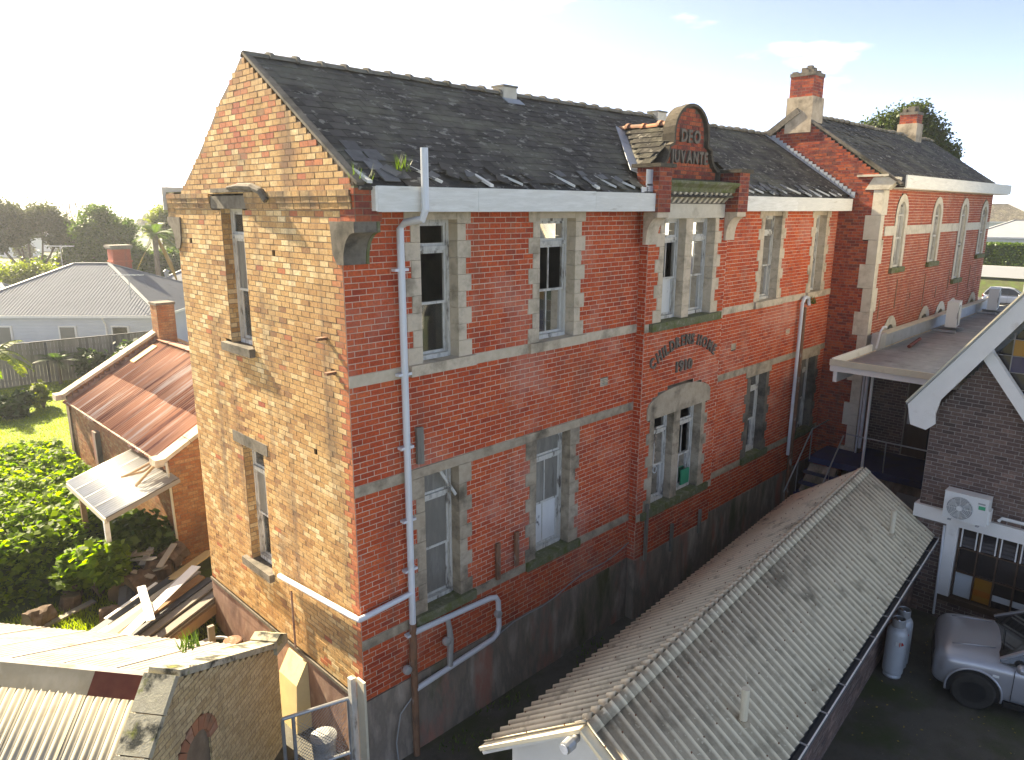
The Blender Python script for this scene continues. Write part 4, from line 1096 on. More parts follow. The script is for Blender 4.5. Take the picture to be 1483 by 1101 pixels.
bpy.data.objects.remove(bpy.data.objects[[o.name for o in wing.children if o.name.startswith('band')][0]])
for (s, t) in segs: MB().fbox(OW, UX, NF, s, t, -.05, .016, 6.86, 7.14).build('band', M['stone_pale'], wing)
exW.append((.4, 12.4, 6.86, 7.14))
brickwall('front_wall', wing, OW, UX, NF, 3.0, 8.42, rect(0, WX1 - 16.9), exW, M['wingfront'], M['mortar'])
MB().box(17.0, WY + .05, -1.6, WX1, WY + .3, 2.99).build('lower_wall', M['plinth'], wing)
MB().box(17.2, WY + .6, 3.0, WX1 - .2, WY + .65, 8.3).build('inner_wall', M['interior'], wing)
MB().box(WX1 - .3, WY, 2.9, WX1, 4.1, 8.4).build('end_wall', M['stone_pale'], wing)
MB().box(17.0, 3.8, -1.6, WX1, 4.1, 8.4).build('back_wall', M['mortar_wing'], wing)
for i in range(9):
    x = 17.6 + i * 1.4
    MB().box(x - .04, WY - .012, 4.4 + (i % 3) * .2, x + .04, WY + .02, 5.0 + (i % 2) * .5).build('stain_batten', M['rustpipe'], wing)
MB().prism([(16.915, 4.1, 8.38), (16.915, -1.25, 8.38), (16.915, WRY, WRZ - .0)], (.2, 0, 0)).build('gable_core', M['mortar_wing'], wing)
wE = Vector((0, WY - .42, 8.30)); wsl = Vector((0, WRY - wE.y, WRZ + .05 - wE.z)); wlen = wsl.length; wsd = wsl.normalized(); wsn = Vector((0, -wsd.z, wsd.y))
random.seed(4)
wroof = slate_roof(wing, wE, wsd, wsn, wlen, 16.95, WX1 + .4, 0, lambda x, s: (18 < x < 22 and s > wlen * .55 and (x * 5.1 + s * 3) % 1 < .2), wd=.28)
wb = Vector((0, 4.1 + .4 - WRY, -(WRZ + .05 - 8.3)))
bb = MB(); bb.add([(16.92, WRY, WRZ + .05), (WX1 + .4, WRY, WRZ + .05), (WX1 + .4, 4.5, 8.3), (16.92, 4.5, 8.3)], [(3, 2, 1, 0)]); bb.build('rear_roof', M['slate'], wing)
MB().obox(Vector((16.93, 0, 0)) + wE + wsd * wlen * .5 + wsn * .03, wsd * wlen * .5, wsn * .035, (.07, 0, 0)).build('verge', M['stone_dark'], wing)
MB().obox((16.96, (WRY + 4.5) / 2, (WRZ + 8.3) / 2 + .12), wb * .5, wb.cross(UX).normalized() * .09, (.14, 0, 0)).build('verge', M['stone_dark'], wing)
for (a, b_) in ((17.25, 21.2), (21.204, 25.2), (25.204, WX1 + .55)):
    MB().box(a, WY - .47, 8.20, b_, WY - .43, 8.56).build('gutter_board', M['ply'], wing)
MB().box(17.2, WY - .428, 8.18, WX1 + .4, WY - .02, 8.22).build('soffit', M['stone_pale'], wing)
MB().prism([(16.87, WY + .5, 8.16), (16.87, WY - .1, 8.16), (16.87, WY - .34, 8.40), (16.87, WY - .34, 8.50), (16.87, WY + .3, 8.50)], (.36, 0, 0)).build('kneeler', M['stone_pale'], wing)
MB().box(16.83, WY - .1, 8.52, 17.0, WY + .75, 8.58).build('ledge', M['stone_pale'], wing)
for (cx, cy, s, top) in ((17.25, WRY, .40, 11.75), (26.9, WRY, .36, 11.5)):
    MB().box(cx - s, cy - s, WRZ - .5, cx + s, cy + s, WRZ + .52).build('chimney_base', M['stone_low'], wing)
    ch = None
    q = s - .045
    for (O_, U_, N_) in (((cx - q, cy - q, 0), UX, NF), ((cx - q, cy + q, 0), -UY, NG), ((cx + q, cy - q, 0), UY, UX), ((cx + q, cy + q, 0), -UX, UY)):
        brickwall('chimney_stack', wing, O_, U_, N_, WRZ + .52, top - .2, rect(0, 2 * q), [], M['wingred'], M['mortar_wing'])
    MB().box(cx - q + .01, cy - q + .01, WRZ + .5, cx + q - .01, cy + q - .01, top - .22).build('chimney_core', M['mortar_wing'], wing)
    for i in range(14):
        a = random.uniform(-q, q - .1); b2 = random.uniform(-q, q - .1)
        MB().box(cx + a, cy + b2, top - .2, cx + a + .16, cy + b2 + .14, top - random.uniform(-.02, .14)).build('broken_brick', M['stone_dark'], wing)
    MB().box(cx - q - .02, cy - q - .02, top - .3, cx + q + .02, cy + q + .02, top - .2).build('chimney_cap', M['stone_dark'], wing)
x = 17.9
while x < WX1:
    o = bpy.data.objects.new('ridge_tile', tile); link(o, wroof, Matrix.Translation((x, WRY, WRZ + .04 + random.uniform(-.02, .02))))
    x += .445
    if 26.3 < x < 27.4: x = 27.5

# ------------------------------------------------------------------ link block with flat metal roof and porch
lk = thing('link_building', 'dark brick link block with flat grey metal roof and white fascia', 'building', (20, -2.8, -1.45))
fr = Vector((14.0, -1.45, 3.62))
me = corr_mesh('roof_sheet', 1.0, 3.6, .25, .03, M['flatroof'], seg=6, sharp=6)
for i in range(17):
    o = bpy.data.objects.new('roof_sheet', me)
    link(o, lk, Matrix.Translation((14.05 + i * 1.0, -1.62, 3.62)))
MB().box(14.06, -5.2, 3.52, 31.2, -1.50, 3.60).build('roof_deck', M['stone'], lk)
MB().box(13.96, -5.0, 3.42, 14.02, -1.35, 3.70).build('fascia', M['white'], lk)
MB().box(13.90, -5.0, 3.58, 13.955, -1.35, 3.74).build('gutter', M['cream'], lk)
MB().box(14.0, -1.42, 3.40, 16.84, -1.36, 3.76).build('fascia', M['white'], lk)
MB().box(16.86, -1.52, 3.62, 31.0, -1.47, 4.02).build('box_gutter', M['lead'], lk)
MB().box(16.86, -1.60, 4.02, 31.0, -1.36, 4.05).build('gutter_lip', M['cream'], lk)
MB().box(16.84, -1.62, 3.55, 17.3, -1.36, 4.08).build('rain_head', M['galv'], lk)
MB().tube([(16.9, -1.7, 4.3), (16.7, -1.7, 4.33), (16.6, -1.66, 4.2), (16.6, -1.6, 3.7)], .03, 8).build('overflow_pipe', M['pvc'], lk)
MB().box(31.15, -5.2, -1.45, 31.2, -1.25, 3.5).build('end_wall', M['dark'], lk)
brickwall('porch_wall', lk, (17.6, -1.30, 0), -UY, NG, -1.4, 3.5, rect(0, 3.1), [(1.0, 2.4, .4, 2.9)], M['dark'], M['mortar_grey'])
dd = MB().box(17.58, -3.66, .42, 17.66, -2.34, 2.85).build('door', M['door'], lk)
for yy in (-3.0,):
    MB().box(17.565, yy - .012, .45, 17.579, yy + .012, 2.8).build('door_joint', M['black'], dd)
MB().box(17.53, -2.47, 1.4, 17.57, -2.40, 1.9).build('handle', M['galvsteel'], dd)
MB().box(15.5, -4.38, .22, 17.55, -1.40, .40).build('platform', M['blue'], lk)
MB().box(15.7, -4.38, -1.45, 17.5, -1.5, .20).build('platform_base', M['plinth'], lk)
MB().box(15.66, -3.5, -.9, 15.69, -2.9, -.1).build('meter_box', M['plastic_grey'], lk)
for i in range(6):
    z = .22 - (i + 1) * .26
    MB().box(15.5 - (i + 1) * .28 - .02, -1.40, z - .06 + .04, 15.5 - i * .28, -.42, z + .02 + .04).build('step', M['blue'], lk)
MB().box(15.5, -1.399, .22, 16.85, -.42, .40).build('landing', M['blue'], lk)
g = MB().prism([(13.95, -1.30, -1.45), (15.5, -1.30, -1.45), (15.5, -1.30, .2), (15.45, -1.30, .2)], (0, .8, 0)); g.build('stair_string', M['plinth'], lk)
pw = .022
rails = [[(13.9, -.45, -.3), (15.5, -.45, 1.25), (16.7, -.45, 1.28)], [(13.9, -1.36, -.3), (15.5, -1.36, 1.25)], [(15.55, -1.42, 1.3), (15.55, -4.36, 1.3)]]
for rl in rails: MB().tube(rl, pw, 8).build('handrail', M['galvsteel'], lk)
for p in ((13.95, -.45, -1.4, -.25), (15.5, -.45, .3, 1.25), (14.7, -.45, -.7, .47), (13.95, -1.36, -1.4, -.25), (14.7, -1.36, -.7, .47), (15.55, -2.5, .4, 1.3), (15.55, -3.9, .4, 1.3)):
    MB().tube([(p[0], p[1], p[2]), (p[0], p[1], p[3])], pw * .8, 8).build('rail_post', M['galvsteel'], lk)
MB().tube([(15.52, -1.95, .4), (15.52, -1.95, 3.42)], .04, 8).build('porch_post', M['white'], lk)
MB().tube([(16.72, -1.42, 3.3), (16.72, -1.42, .6)], .05, 8).build('downpipe', M['pvc'], lk)
MB().tube([(16.80, -1.30, 3.3), (16.80, -1.30, .3)], .03, 8).build('downpipe', M['pvc'], lk)
MB().box(14.1, -1.5, 3.1, 16.8, -1.40, 3.4).build('beam', M['white'], lk)
MB().tube([(17.5, -2.2, 3.72), (19.0, -2.05, 3.74)], .05, 8).build('roof_pipe', M['ridgerust'], lk)

def ac_unit(name, label, loc, rz, w=.82, h=.62, d=.30, feet=True, group=None):
    t = thing(name, label, 'air conditioner', loc, rz, group)
    bd = MB().box(-w / 2, -d / 2, .03, w / 2, d / 2, h).build('casing', M['plastic_white'], t, local=True)
    MB().box(-w / 2 - .006, -d / 2 - .006, h, w / 2 + .006, d / 2 + .006, h + .015).build('lid', M['plastic_white'], t, local=True)
    cx, cz, r_ = -w * .12, h * .5, h * .40
    MB().lathe([(r_, -d / 2 - .012), (r_, -d / 2 + .02), (r_ * .985, -d / 2 + .02)], (cx, 0, cz), 28, 'y').build('fan_opening', M['plastic_grey'], t, local=True)
    fb = MB()
    for k in range(3):
        a = k * 2.094 + .4
        c, s = math.cos(a), math.sin(a)
        fb.add([(cx + .05 * c, -d / 2 - .014, cz + .05 * s), (cx + r_ * .9 * math.cos(a - .35), -d / 2 - .014, cz + r_ * .9 * math.sin(a - .35)), (cx + r_ * .9 * math.cos(a + .5), -d / 2 - .02, cz + r_ * .9 * math.sin(a + .5))], [(0, 1, 2), (2, 1, 0)])
    fb.build('fan_blade', M['plastic_white'], t, local=True)
    gr = MB()
    for rr in np.linspace(.25, 1, 7):
        pts = [(cx + r_ * rr * math.cos(2 * math.pi * k / 24), -d / 2 - .03, cz + r_ * rr * math.sin(2 * math.pi * k / 24)) for k in range(25)]
        gr.tube(pts, .004, 4, False)
    for k in range(8):
        a = k * math.pi / 4; gr.tube([(cx, -d / 2 - .03, cz), (cx + r_ * math.cos(a), -d / 2 - .03, cz + r_ * math.sin(a))], .005, 4)
    gr.build('grille', M['plastic_white'], t, local=True)
    MB().lathe([(r_ * .22, -d / 2 - .04), (r_ * .22, -d / 2 - .02)], (cx, 0, cz), 16, 'y').build('hub', M['plastic_white'], t, local=True)
    for x in (-w * .32, w * .32): MB().box(x - .03, -d / 2 - .04, 0, x + .03, d / 2 + .04, .028).build('foot', M['plastic_grey'], t, local=True)
    MB().box(w * .27, -d / 2 - .006, h * .80, w * .43, -d / 2 + .01, h * .85).build('badge', M['plastic_grey'], t, local=True)
    MB().box(w * .29, -d / 2 - .006, h * .62, w * .44, -d / 2 + .01, h * .75).build('sticker', M['greenmark'], t, local=True)
    MB().box(w / 2, -d / 2 + .03, h * .12, w / 2 + .04, d / 2 - .03, h * .62).build('pipe_cover', M['plastic_white'], t, local=True)
    return t
for (x, y, lb) in ((22.4, -2.05, 'grey air conditioner on flat roof with red pipe lying before it'), (28.4, -1.95, 'grey air conditioner on flat roof beside the far end of the arched wing')):
    ac_unit('air_conditioner', lb, (x, y, 3.74), R(8), .85, .85, .34, group='air conditioners on the flat roof')
    for k in (-.45, .45):
        tag(MB().box(x - .5 + k, y - .35, 3.67, x - .42 + k, y + .35, 3.735).build('mounting_rail', M['galvsteel']), 'steel mounting rail under an air conditioner on the flat roof', 'rail', 'mounting rails on the flat roof')

# ------------------------------------------------------------------ chapel-like dark brick building
CY, CX = -4.40, 12.0
ap = CY - 4.2
chp = thing('dark_brick_hall', 'dark brown brick hall with steep white barge boards and coloured glass gable', 'building', (16, ap, -1.45))
def barge_z(y): return 3.32 + 1.48 * (4.2 - abs(y - ap))
def beam_z(y): return 4.85 - 1.33 * (-5.2 - y) if y > ap else 4.85 - 1.33 * (y - (2 * ap + 5.2))
def chspans(z):
    out = []; st = .02
    ys = np.arange(0, 8.4, st); run = None
    for s in ys:
        y = CY - s; top = barge_z(y) - .05
        yy = y if y > ap else 2 * ap - y
        ok = z < top and (yy > -5.2 or z < max(2.0, 4.85 + 1.33 * (yy + 5.2)))
        if ok and run is None: run = s
        if not ok and run is not None: out.append((run, s)); run = None
    if run is not None: out.append((run, 8.4))
    return [(a, b_) for a, b_ in out if b_ - a > .05]
brickwall('gable_wall', chp, (CX, CY, 0), -UY, NG, -1.45, 6.2, chspans, [(0, 8.4, .84, 1.14), (.62, 7.8, -.84, .84), (.55, 7.85, -1.0, -.84)], M['dark'], M['mortar_grey'], n_ind=300)
MB().fbox(Vector((CX, CY, 0)), -UY, NG, -.08, 8.4, -.2, .10, .84, 1.14).build('lintel_beam', M['white'], chp)
for yy in (.60, 4.2, 7.7): MB().fbox(Vector((CX, CY, 0)), -UY, NG, yy, yy + .24, -.15, .06, -.86, .838).build('pier', M['white'], chp)
MB().fbox(Vector((CX, CY, 0)), -UY, NG, .6, 7.9, -.2, .05, -1.0, -.862).build('sill', M['door'], chp)
brickwall('dwarf_wall', chp, (CX - .04, CY - .6, 0), -UY, NG, -1.45, -1.0, rect(0, 7), [], M['dark'], M['mortar_grey'])
for i in range(9):
    a = .86 + i * .37
    if a > 3.9: break
    MB().fbox(Vector((CX, CY, 0)), -UY, NG, a, a + .03, -.14, -.02, -.84, .83).build('window_post', M['door'], chp)
    MB().fbox(Vector((CX, CY, 0)), -UY, NG, a + .03, a + .37, -.13, -.03, .32, .35).build('window_rail', M['door'], chp)
    MB().fbox(Vector((CX, CY, 0)), -UY, NG, a + .03, a + .37, -.13, -.03, -.25, -.22).build('window_rail', M['door'], chp)
    for (zb, ze, mm) in ((-.55, -.25, ('pw', 'po', 'pd', 'pd')[i % 4]), (-.69, -.55, ('pw', 'pam', 'pw', 'pw')[i % 4]), (-.83, -.69, ('pw', 'po', 'pd', 'pd')[i % 4]), (-.22, .32, 'pd')):
        MB().fbox(Vector((CX, CY, 0)), -UY, NG, a + .032, a + .368, -.09, -.08, zb, ze).build('pane', M[mm], chp)
    for k in range(5):
        z = .37 + k * .092
        p0 = Vector((CX + .07, CY - a - .20, z + .045))
        MB().obox(p0, (0, .155, 0), Vector((.03, 0, .045)), Vector((.045, 0, -.03)).normalized() * .003).build('louvre', M['pd'], chp)
    for q in (a + .05, a + .33): MB().fbox(Vector((CX, CY, 0)), -UY, NG, q - .012, q + .012, -.05, -.02, .36, .82).build('louvre_frame', M['white'], chp)
MB().fbox(Vector((CX, CY, 0)), -UY, NG, .3, 8.1, -.6, -.5, -1.4, .84).build('inner_wall', M['pd'], chp)
# barge boards with kicked foot
for s in (1, -1):
    Y = lambda y: y if s > 0 else 2 * ap - y
    foot = [(-4.02, 2.98), (-4.06, 3.42), (-4.30, 3.72)]
    pts = [(CX - .42, Y(-4.10), 3.02), (CX - .42, Y(-4.00), 3.46), (CX - .42, Y(ap), barge_z(ap) + .42), (CX - .42, Y(ap), barge_z(ap) + .06), (CX - .42, Y(-4.62), 3.67), (CX - .42, Y(-4.56), 3.34), (CX - .42, Y(-4.58), 3.12), (CX - .42, Y(-4.42), 2.96)]
    if s > 0: pts = pts[::-1]
    MB().prism(pts, (.07, 0, 0)).build('barge_board', M['white'], chp)
    rp = [Vector((CX - .45, Y(-3.98), 3.50)), Vector((CX - .45, Y(ap), barge_z(ap) + .46))]
    d = rp[1] - rp[0]
    MB().prism([rp[0], rp[1], rp[1] + Vector((12, 0, 0)), rp[0] + Vector((12, 0, 0))] if s < 0 else [rp[0] + Vector((12, 0, 0)), rp[1] + Vector((12, 0, 0)), rp[1], rp[0]], (0, 0, -.05)).build('roof', M['flatroof'], chp)
    MB().bar(rp[0] + Vector((-.01, 0, .02)), rp[1] + Vector((-.01, 0, .02)), .12, .03, d.cross(UX)).build('verge_trim', M['cream'], chp)
    pb0, pb1 = Vector((CX - .13, Y(-5.14), 4.93)), Vector((CX - .13, Y(-7.35), 4.93 - 1.33 * 2.21))
    MB().bar(pb0, pb1, .22, .20, UX).build('gable_beam', M['white'], chp)
# coloured glass in the gable
cols_ = ['pd', 'pb', 'pbr', 'pg', 'pr', 'pa', 'po', 'pd', 'pb', 'pbr']
random.seed(31)
sz = .34
for i in range(0, 24):
    for k in range(0, 26):
        y0, z0 = -5.0 - i * sz, 2.0 + k * sz
        yc, zc = y0 - sz / 2, z0 + sz / 2
        if y0 - sz < 2 * ap + 5.0: continue
        yy = yc if yc > ap else 2 * ap - yc
        if zc > barge_z(yc) - .30 or zc < 4.85 + 1.33 * (yy + 5.2) + .1: continue
        MB().fbox(Vector((CX, 0, 0)), UY, NG, y0 - sz + .008, y0 - .008, -.05, -.035, z0 + .008, z0 + sz - .008).build('glass_pane', M[random.choice(cols_)], chp)
lt = MB()
for i in range(0, 24):
    y = -5.0 - i * sz
    lt.fbox(Vector((CX, 0, 0)), UY, NG, y - .010, y + .010, -.06, -.02, max(2.0, min(4.85 + 1.33 * ((y if y > ap else 2 * ap - y) + 5.2), barge_z(y))), barge_z(y) - .02)
for k in range(1, 26):
    z = 2.0 + k * sz
    hw = 4.2 - (z - 3.32) / 1.48
    if hw > .1: lt.fbox(Vector((CX, 0, 0)), UY, NG, max(ap - hw, ap - max(.1, (4.85 - z) / 1.33 * -1 + 3.4)), min(ap + hw, ap + max(.1, 3.4 - (4.85 - z) / 1.33)), -.061, -.019, z - .006, z + .006)
lt.build('glazing_bars', M['mortar_grey'], chp)
MB().prism([(CX + .12, CY - .1, 1.9), (CX + .12, CY - .1, barge_z(CY - .1) - .1), (CX + .12, ap, barge_z(ap) - .1), (CX + .12, 2 * ap - CY + .1, barge_z(CY - .1) - .1), (CX + .12, 2 * ap - CY + .1, 1.9)], (.08, 0, 0)).build('glass_backing', M['pd'], chp)
MB().box(CX + .25, CY - .25, -1.45, CX + 12, CY - .02, 3.3).build('side_wall', M['dark'], chp)
MB().box(CX + .25, 2 * ap - CY + .02, -1.45, CX + 12, 2 * ap - CY + .25, 3.3).build('side_wall', M['dark'], chp)
MB().tube([(CX - .12, CY - .58, .8), (CX - .12, CY - .62, -1.35)], .025, 8).build('downpipe', M['pvc'], chp)
MB().tube([(CX - .13, CY - 1.55, 1.22), (CX - .13, CY - 1.6, 1.30), (CX - .13, CY - 5, 1.30)], .035, 8).build('pipe_trunking', M['plastic_white'], chp)
ac_unit('air_conditioner', 'white air conditioner with round fan mounted on dark brick wall', (CX - .30, CY - .98, 1.10), R(-90))

# ------------------------------------------------------------------ long shed with grey fibre-cement roof
SA = math.atan(.078)
shed = thing('long_shed', 'long low shed with ribbed grey fibre cement roof and cream barge boards', 'shed', (.5, -4.03, -1.45), SA)
SL, SH, SE_, SR = 11.35, 1.62, .45 + 1.45, 1.6 + 1.45
srun = math.hypot(SH, SR - SE_)
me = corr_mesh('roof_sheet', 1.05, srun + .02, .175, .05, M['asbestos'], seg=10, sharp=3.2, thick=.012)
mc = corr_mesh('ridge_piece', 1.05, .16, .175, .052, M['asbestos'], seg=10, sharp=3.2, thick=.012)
ns = int(SL / 1.05) + 1
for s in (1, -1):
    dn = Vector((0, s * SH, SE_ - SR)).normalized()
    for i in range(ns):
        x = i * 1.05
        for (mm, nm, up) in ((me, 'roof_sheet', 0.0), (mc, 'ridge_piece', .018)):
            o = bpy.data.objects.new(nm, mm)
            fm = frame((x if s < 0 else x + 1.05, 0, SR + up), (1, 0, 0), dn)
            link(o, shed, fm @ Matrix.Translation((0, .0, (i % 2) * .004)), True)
xe = ns * 1.05
bt_ = MB()
for s in (1, -1):
    dn = Vector((0, s * SH, SE_ - SR)).normalized(); nn_ = Vector((0, s * (SR - SE_), SH)).normalized()
    for i in range(int(xe / .35)):
        for q in (.32, 1.05, 1.78):
            c = Vector((i * .35 + .0, 0, SR)) + dn * (q + random.uniform(-.02, .02)) + nn_ * .056; bt_.box(c.x - .008, c.y - .008, c.z - .02, c.x + .008, c.y + .008, c.z + .006)
bt_.build('roof_bolts', M['rustpipe'], shed, local=True, kind='stuff')
for s in (1, -1):
    MB().bar((-.03, 0, SR - .02), (-.03, s * (SH + .02), SE_ - .03), .05, .17, (1, 0, 0)).build('barge_board', M['cream'], shed, local=True)
    MB().bar((-.02, s * .06, SR - .12), (-.02, s * (SH + .02), SE_ - .13), .04, .06, (1, 0, 0)).build('barge_trim', M['white'], shed, local=True)
w = 1.40
MB().prism([(.3, -w, 0), (.3, w, 0), (.3, w, SE_ + .06), (.3, 0, SR - .1), (.3, -w, SE_ + .06)][::-1], (.12, 0, 0)).build('gable_wall', M['white'], shed, local=True)
MB().prism([(xe - .3, -w, 0), (xe - .3, w, 0), (xe - .3, w, SE_ + .06), (xe - .3, 0, SR - .1), (xe - .3, -w, SE_ + .06)][::-1], (.12, 0, 0)).build('gable_wall', M['dark'], shed, local=True)
MB().box(.42, w - .1, 0, xe - .3, w, SE_ + .05).build('side_wall', M['plinth'], shed, local=True)
ow = WM[shed.name] @ Vector((.42, -w, 0)); ux = (WM[shed.name].to_3x3() @ Vector((1, 0, 0))); nn = (WM[shed.name].to_3x3() @ Vector((0, -1, 0)))
brickwall('side_wall', shed, (ow.x, ow.y, 0), ux, nn, -1.5, .50, rect(0, xe - .72), [], M['dark'], M['mortar_grey'])
MB().box(.42, -w + .02, 0, xe - .3, -w + .1, SE_ + .05).build('wall_core', M['plinth'], shed, local=True)
gq = [(0, -SH - .01, SE_ - .02), (0, -SH - .01, SE_ - .12), (0, -SH - .13, SE_ - .12), (0, -SH - .13, SE_ - .02), (0, -SH - .122, SE_ - .02), (0, -SH - .122, SE_ - .11), (0, -SH - .018, SE_ - .11), (0, -SH - .018, SE_ - .02)]
MB().prism([(p[0] + .0, p[1], p[2]) for p in gq], (xe, 0, 0)).build('gutter', M['timberdark'], shed, local=True)
MB().box(0, -SH - .137, SE_ - .035, xe, -SH - .121, SE_ - .012).build('gutter_rim', M['white'], shed, local=True)
for i in range(14):
    MB().box(.3 + i * .85, -SH - .138, SE_ - .02, .33 + i * .85, -SH + .0, SE_ - .01).build('gutter_strap', M['galvsteel'], shed, local=True)
MB().tube([(xe - .1, -SH - .1, SE_ - .1), (xe - .1, -SH - .1, SE_ - .25)], .035, 8).build('gutter_outlet', M['pvc'], shed, local=True)
for (x, h) in ((9.85, .58), (2.2, .55)):
    y = -1.08; zz = SR - (SR - SE_) * (1.08 / SH)
    MB().tube([(x, y, zz - .05), (x, y, zz + h)], .055, 10).build('vent_pipe', M['cream'], shed, local=True)
    MB().lathe([(.10, 0), (.07, .06)], (x, y, zz + .02), 10).build('pipe_collar', M['asbestos'], shed, local=True)
fl = thing('flood_lamp', 'small grey flood lamp under the apex of the cream barge boards', 'lamp', tuple(WM[shed.name] @ Vector((-.055, .05, SR - .20))), SA)
MB().box(-.05, -.02, .0, .0, .02, .10).build('bracket', M['galvsteel'], fl, local=True)
MB().lathe([(.02, -.30), (.075, -.28), (.08, -.16), (.045, -.10), (.045, -.03)], (0, 0, .06), 14, 'x').build('lamp_head', M['galvsteel'], fl, local=True)
MB().lathe([(.06, -.31), (.06, -.302)], (0, 0, .06), 14, 'x').build('lens', M['headlamp'], fl, local=True)

# ------------------------------------------------------------------ old orange-brick outbuilding with rusty roof
out = thing('brick_outbuilding', 'low orange brick outbuilding with rusted red corrugated roof and chimney', 'outbuilding', (3.3, 13, -1.0))
OX0, OX1, OY0, OY1, OE, ORX, ORZ = .40, 6.2, 8.6, 17.4, 1.55, 3.3, 3.22
brickwall('side_wall', out, (OX0, OY1, 0), -UY, NG, -1.05, OE, rect(0, OY1 - OY0), [], M['orange'], M['mortar_dark'])
def ogab(z):
    if z < 1.75: return [(0, OX1 - OX0)]
    t = (z - 1.75) / (ORZ + .22 - 1.75); h = (OX1 - OX0) / 2; return [(h * t, 2 * h - h * t)] if t < .98 else []
brickwall('end_wall', out, (OX0 - .05, OY0, 0), UX, NF, -1.05, ORZ + .2, ogab, [], M['orange'], M['mortar_dark'], n_ind=0)
brickwall('end_wall', out, (OX0 - .05, OY1 - .32, 0), UX, NF, 1.2, ORZ + .2, ogab, [], M['orange'], M['mortar_dark'])
MB().box(OX0 - .05, OY1 - .3, -1.05, OX1, OY1, 1.75).build('end_core', M['mortar_dark'], out)
MB().prism([(OX0 - .05, OY1 - .3, 1.75), (OX1, OY1 - .3, 1.75), (ORX, OY1 - .3, ORZ + .2)], (0, .3, 0)).build('end_core', M['orange'], out)
MB().box(OX0 - .05, OY0 + .02, -1.05, OX1, OY0 + .3, 1.74).build('end_core', M['orange'], out)
MB().prism([(OX0 - .05, OY0 + .02, 1.74), (OX1, OY0 + .02, 1.74), (ORX, OY0 + .02, ORZ + .2)], (0, .28, 0)).build('end_core', M['orange'], out)
brickwall('pier', out, (OX0 - .052, OY0 + .45, 0), -UY, NG, -1.05, 1.75, rect(0, .45), [], M['orange'], M['mortar_dark'])
for yy in (OY0 - .06, OY1 - .36):
    for s in (-1, 1):
        xe_ = OX0 - .15 if s < 0 else OX1 + .1
        for i in range(5):
            a, b_ = Vector((xe_, yy + .2, 1.80)), Vector((ORX, yy + .2, ORZ + .27))
            MB().bar(a.lerp(b_, i / 5 + .002), a.lerp(b_, (i + 1) / 5 - .002), .42, .09, (0, 0, 1)).build('coping', M['stone'], out)
    MB().box(OX0 - .38, yy, 1.66, OX0 - .10, yy + .4, 1.84).build('kneeler', M['stone'], out)
dn = Vector((OX0 - .06 - ORX, 0, OE - ORZ)); dl = dn.length
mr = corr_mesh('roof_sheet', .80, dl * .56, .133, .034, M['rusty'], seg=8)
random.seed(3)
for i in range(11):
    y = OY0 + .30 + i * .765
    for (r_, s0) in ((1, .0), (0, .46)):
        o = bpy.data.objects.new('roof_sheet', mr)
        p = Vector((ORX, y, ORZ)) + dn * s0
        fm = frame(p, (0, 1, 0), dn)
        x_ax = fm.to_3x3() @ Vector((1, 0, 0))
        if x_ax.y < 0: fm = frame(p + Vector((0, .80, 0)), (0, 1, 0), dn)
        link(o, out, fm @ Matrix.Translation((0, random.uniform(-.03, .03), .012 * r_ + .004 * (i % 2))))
bb = MB(); bb.add([(ORX, OY0 + .3, ORZ), (ORX, OY1 - .3, ORZ), (OX1, OY1 - .3, OE), (OX1, OY0 + .3, OE)], [(3, 2, 1, 0)]); bb.build('rear_roof', M['rusty'], out)
MB().bar((ORX, OY0 + .3, ORZ + .04), (ORX, OY1 - .3, ORZ + .04), .3, .03).build('ridge_cap', M['rusty'], out)
for i in range(18):   # stepped mortar flashing along the far parapet
    t = (i + .5) / 18
    p = Vector((ORX, OY1 - .38, ORZ + .06)) + dn * t
    MB().box(p.x - .09, p.y - .06, p.z - .08, p.x + .08, p.y + .07, p.z + .08).build('mortar_fillet', M['plinth_pink'], out)
MB().obox(Vector((ORX, OY1 - .85, ORZ + .08)) + dn * .24, dn * .13, (0, .20, 0), (0, 0, .015)).build('patch_board', M['timberyellow'], out)
MB().box(OX0 - .10, OY0 + .35, OE - .03, OX0 + .02, OY1 - .35, OE + .02).build('wall_plate', M['stone'], out)
MB().box(OX0 - .14, 14.2, -1.0, OX0, 14.5, 1.2).build('buttress', M['plinth'], out)
q = .29
for (O_, U_, N_) in (((3.5 - q, 17.0 - q, 0), UX, NF), ((3.5 - q, 17.0 + q, 0), -UY, NG), ((3.5 + q, 17 - q, 0), UY, UX)):
    brickwall('chimney', out, O_, U_, N_, 2.9, 4.45, rect(0, 2 * q), [], M['orange'], M['mortar_dark'])
MB().box(3.5 - q - .03, 17 - q - .03, 4.42, 3.5 + q + .03, 17 + q + .03, 4.5).build('chimney_cap', M['stone_dark'], out)
# lean-to porch
ph, pl = Vector((OX0 - .02, 0, 1.42)), Vector((-1.25, 0, .92)); pdn = pl - ph
mp_ = corr_mesh('porch_sheet', .80, pdn.length, .114, .028, M['galv'], seg=8)
for i in range(4):
    y = 8.15 + i * .74; p = ph + Vector((0, y, 0))
    fm = frame(p, (0, 1, 0), pdn)
    if (fm.to_3x3() @ Vector((1, 0, 0))).y < 0: fm = frame(p + Vector((0, .8, 0)), (0, 1, 0), pdn)
    o = bpy.data.objects.new('porch_sheet', mp_); link(o, out, fm @ Matrix.Translation((0, 0, .004 * (i % 2))))
MB().bar((-1.24, 8.15, .86), (-1.24, 11.15, .86), .07, .12).build('porch_beam', M['cream'], out)
MB().bar((-1.24, 8.17, .87), (OX0, 8.17, 1.37), .05, .10).build('porch_rafter', M['timber'], out)
MB().box(-1.28, 8.2, -1.02, -1.18, 8.3, .82).build('porch_post', M['white'], out)
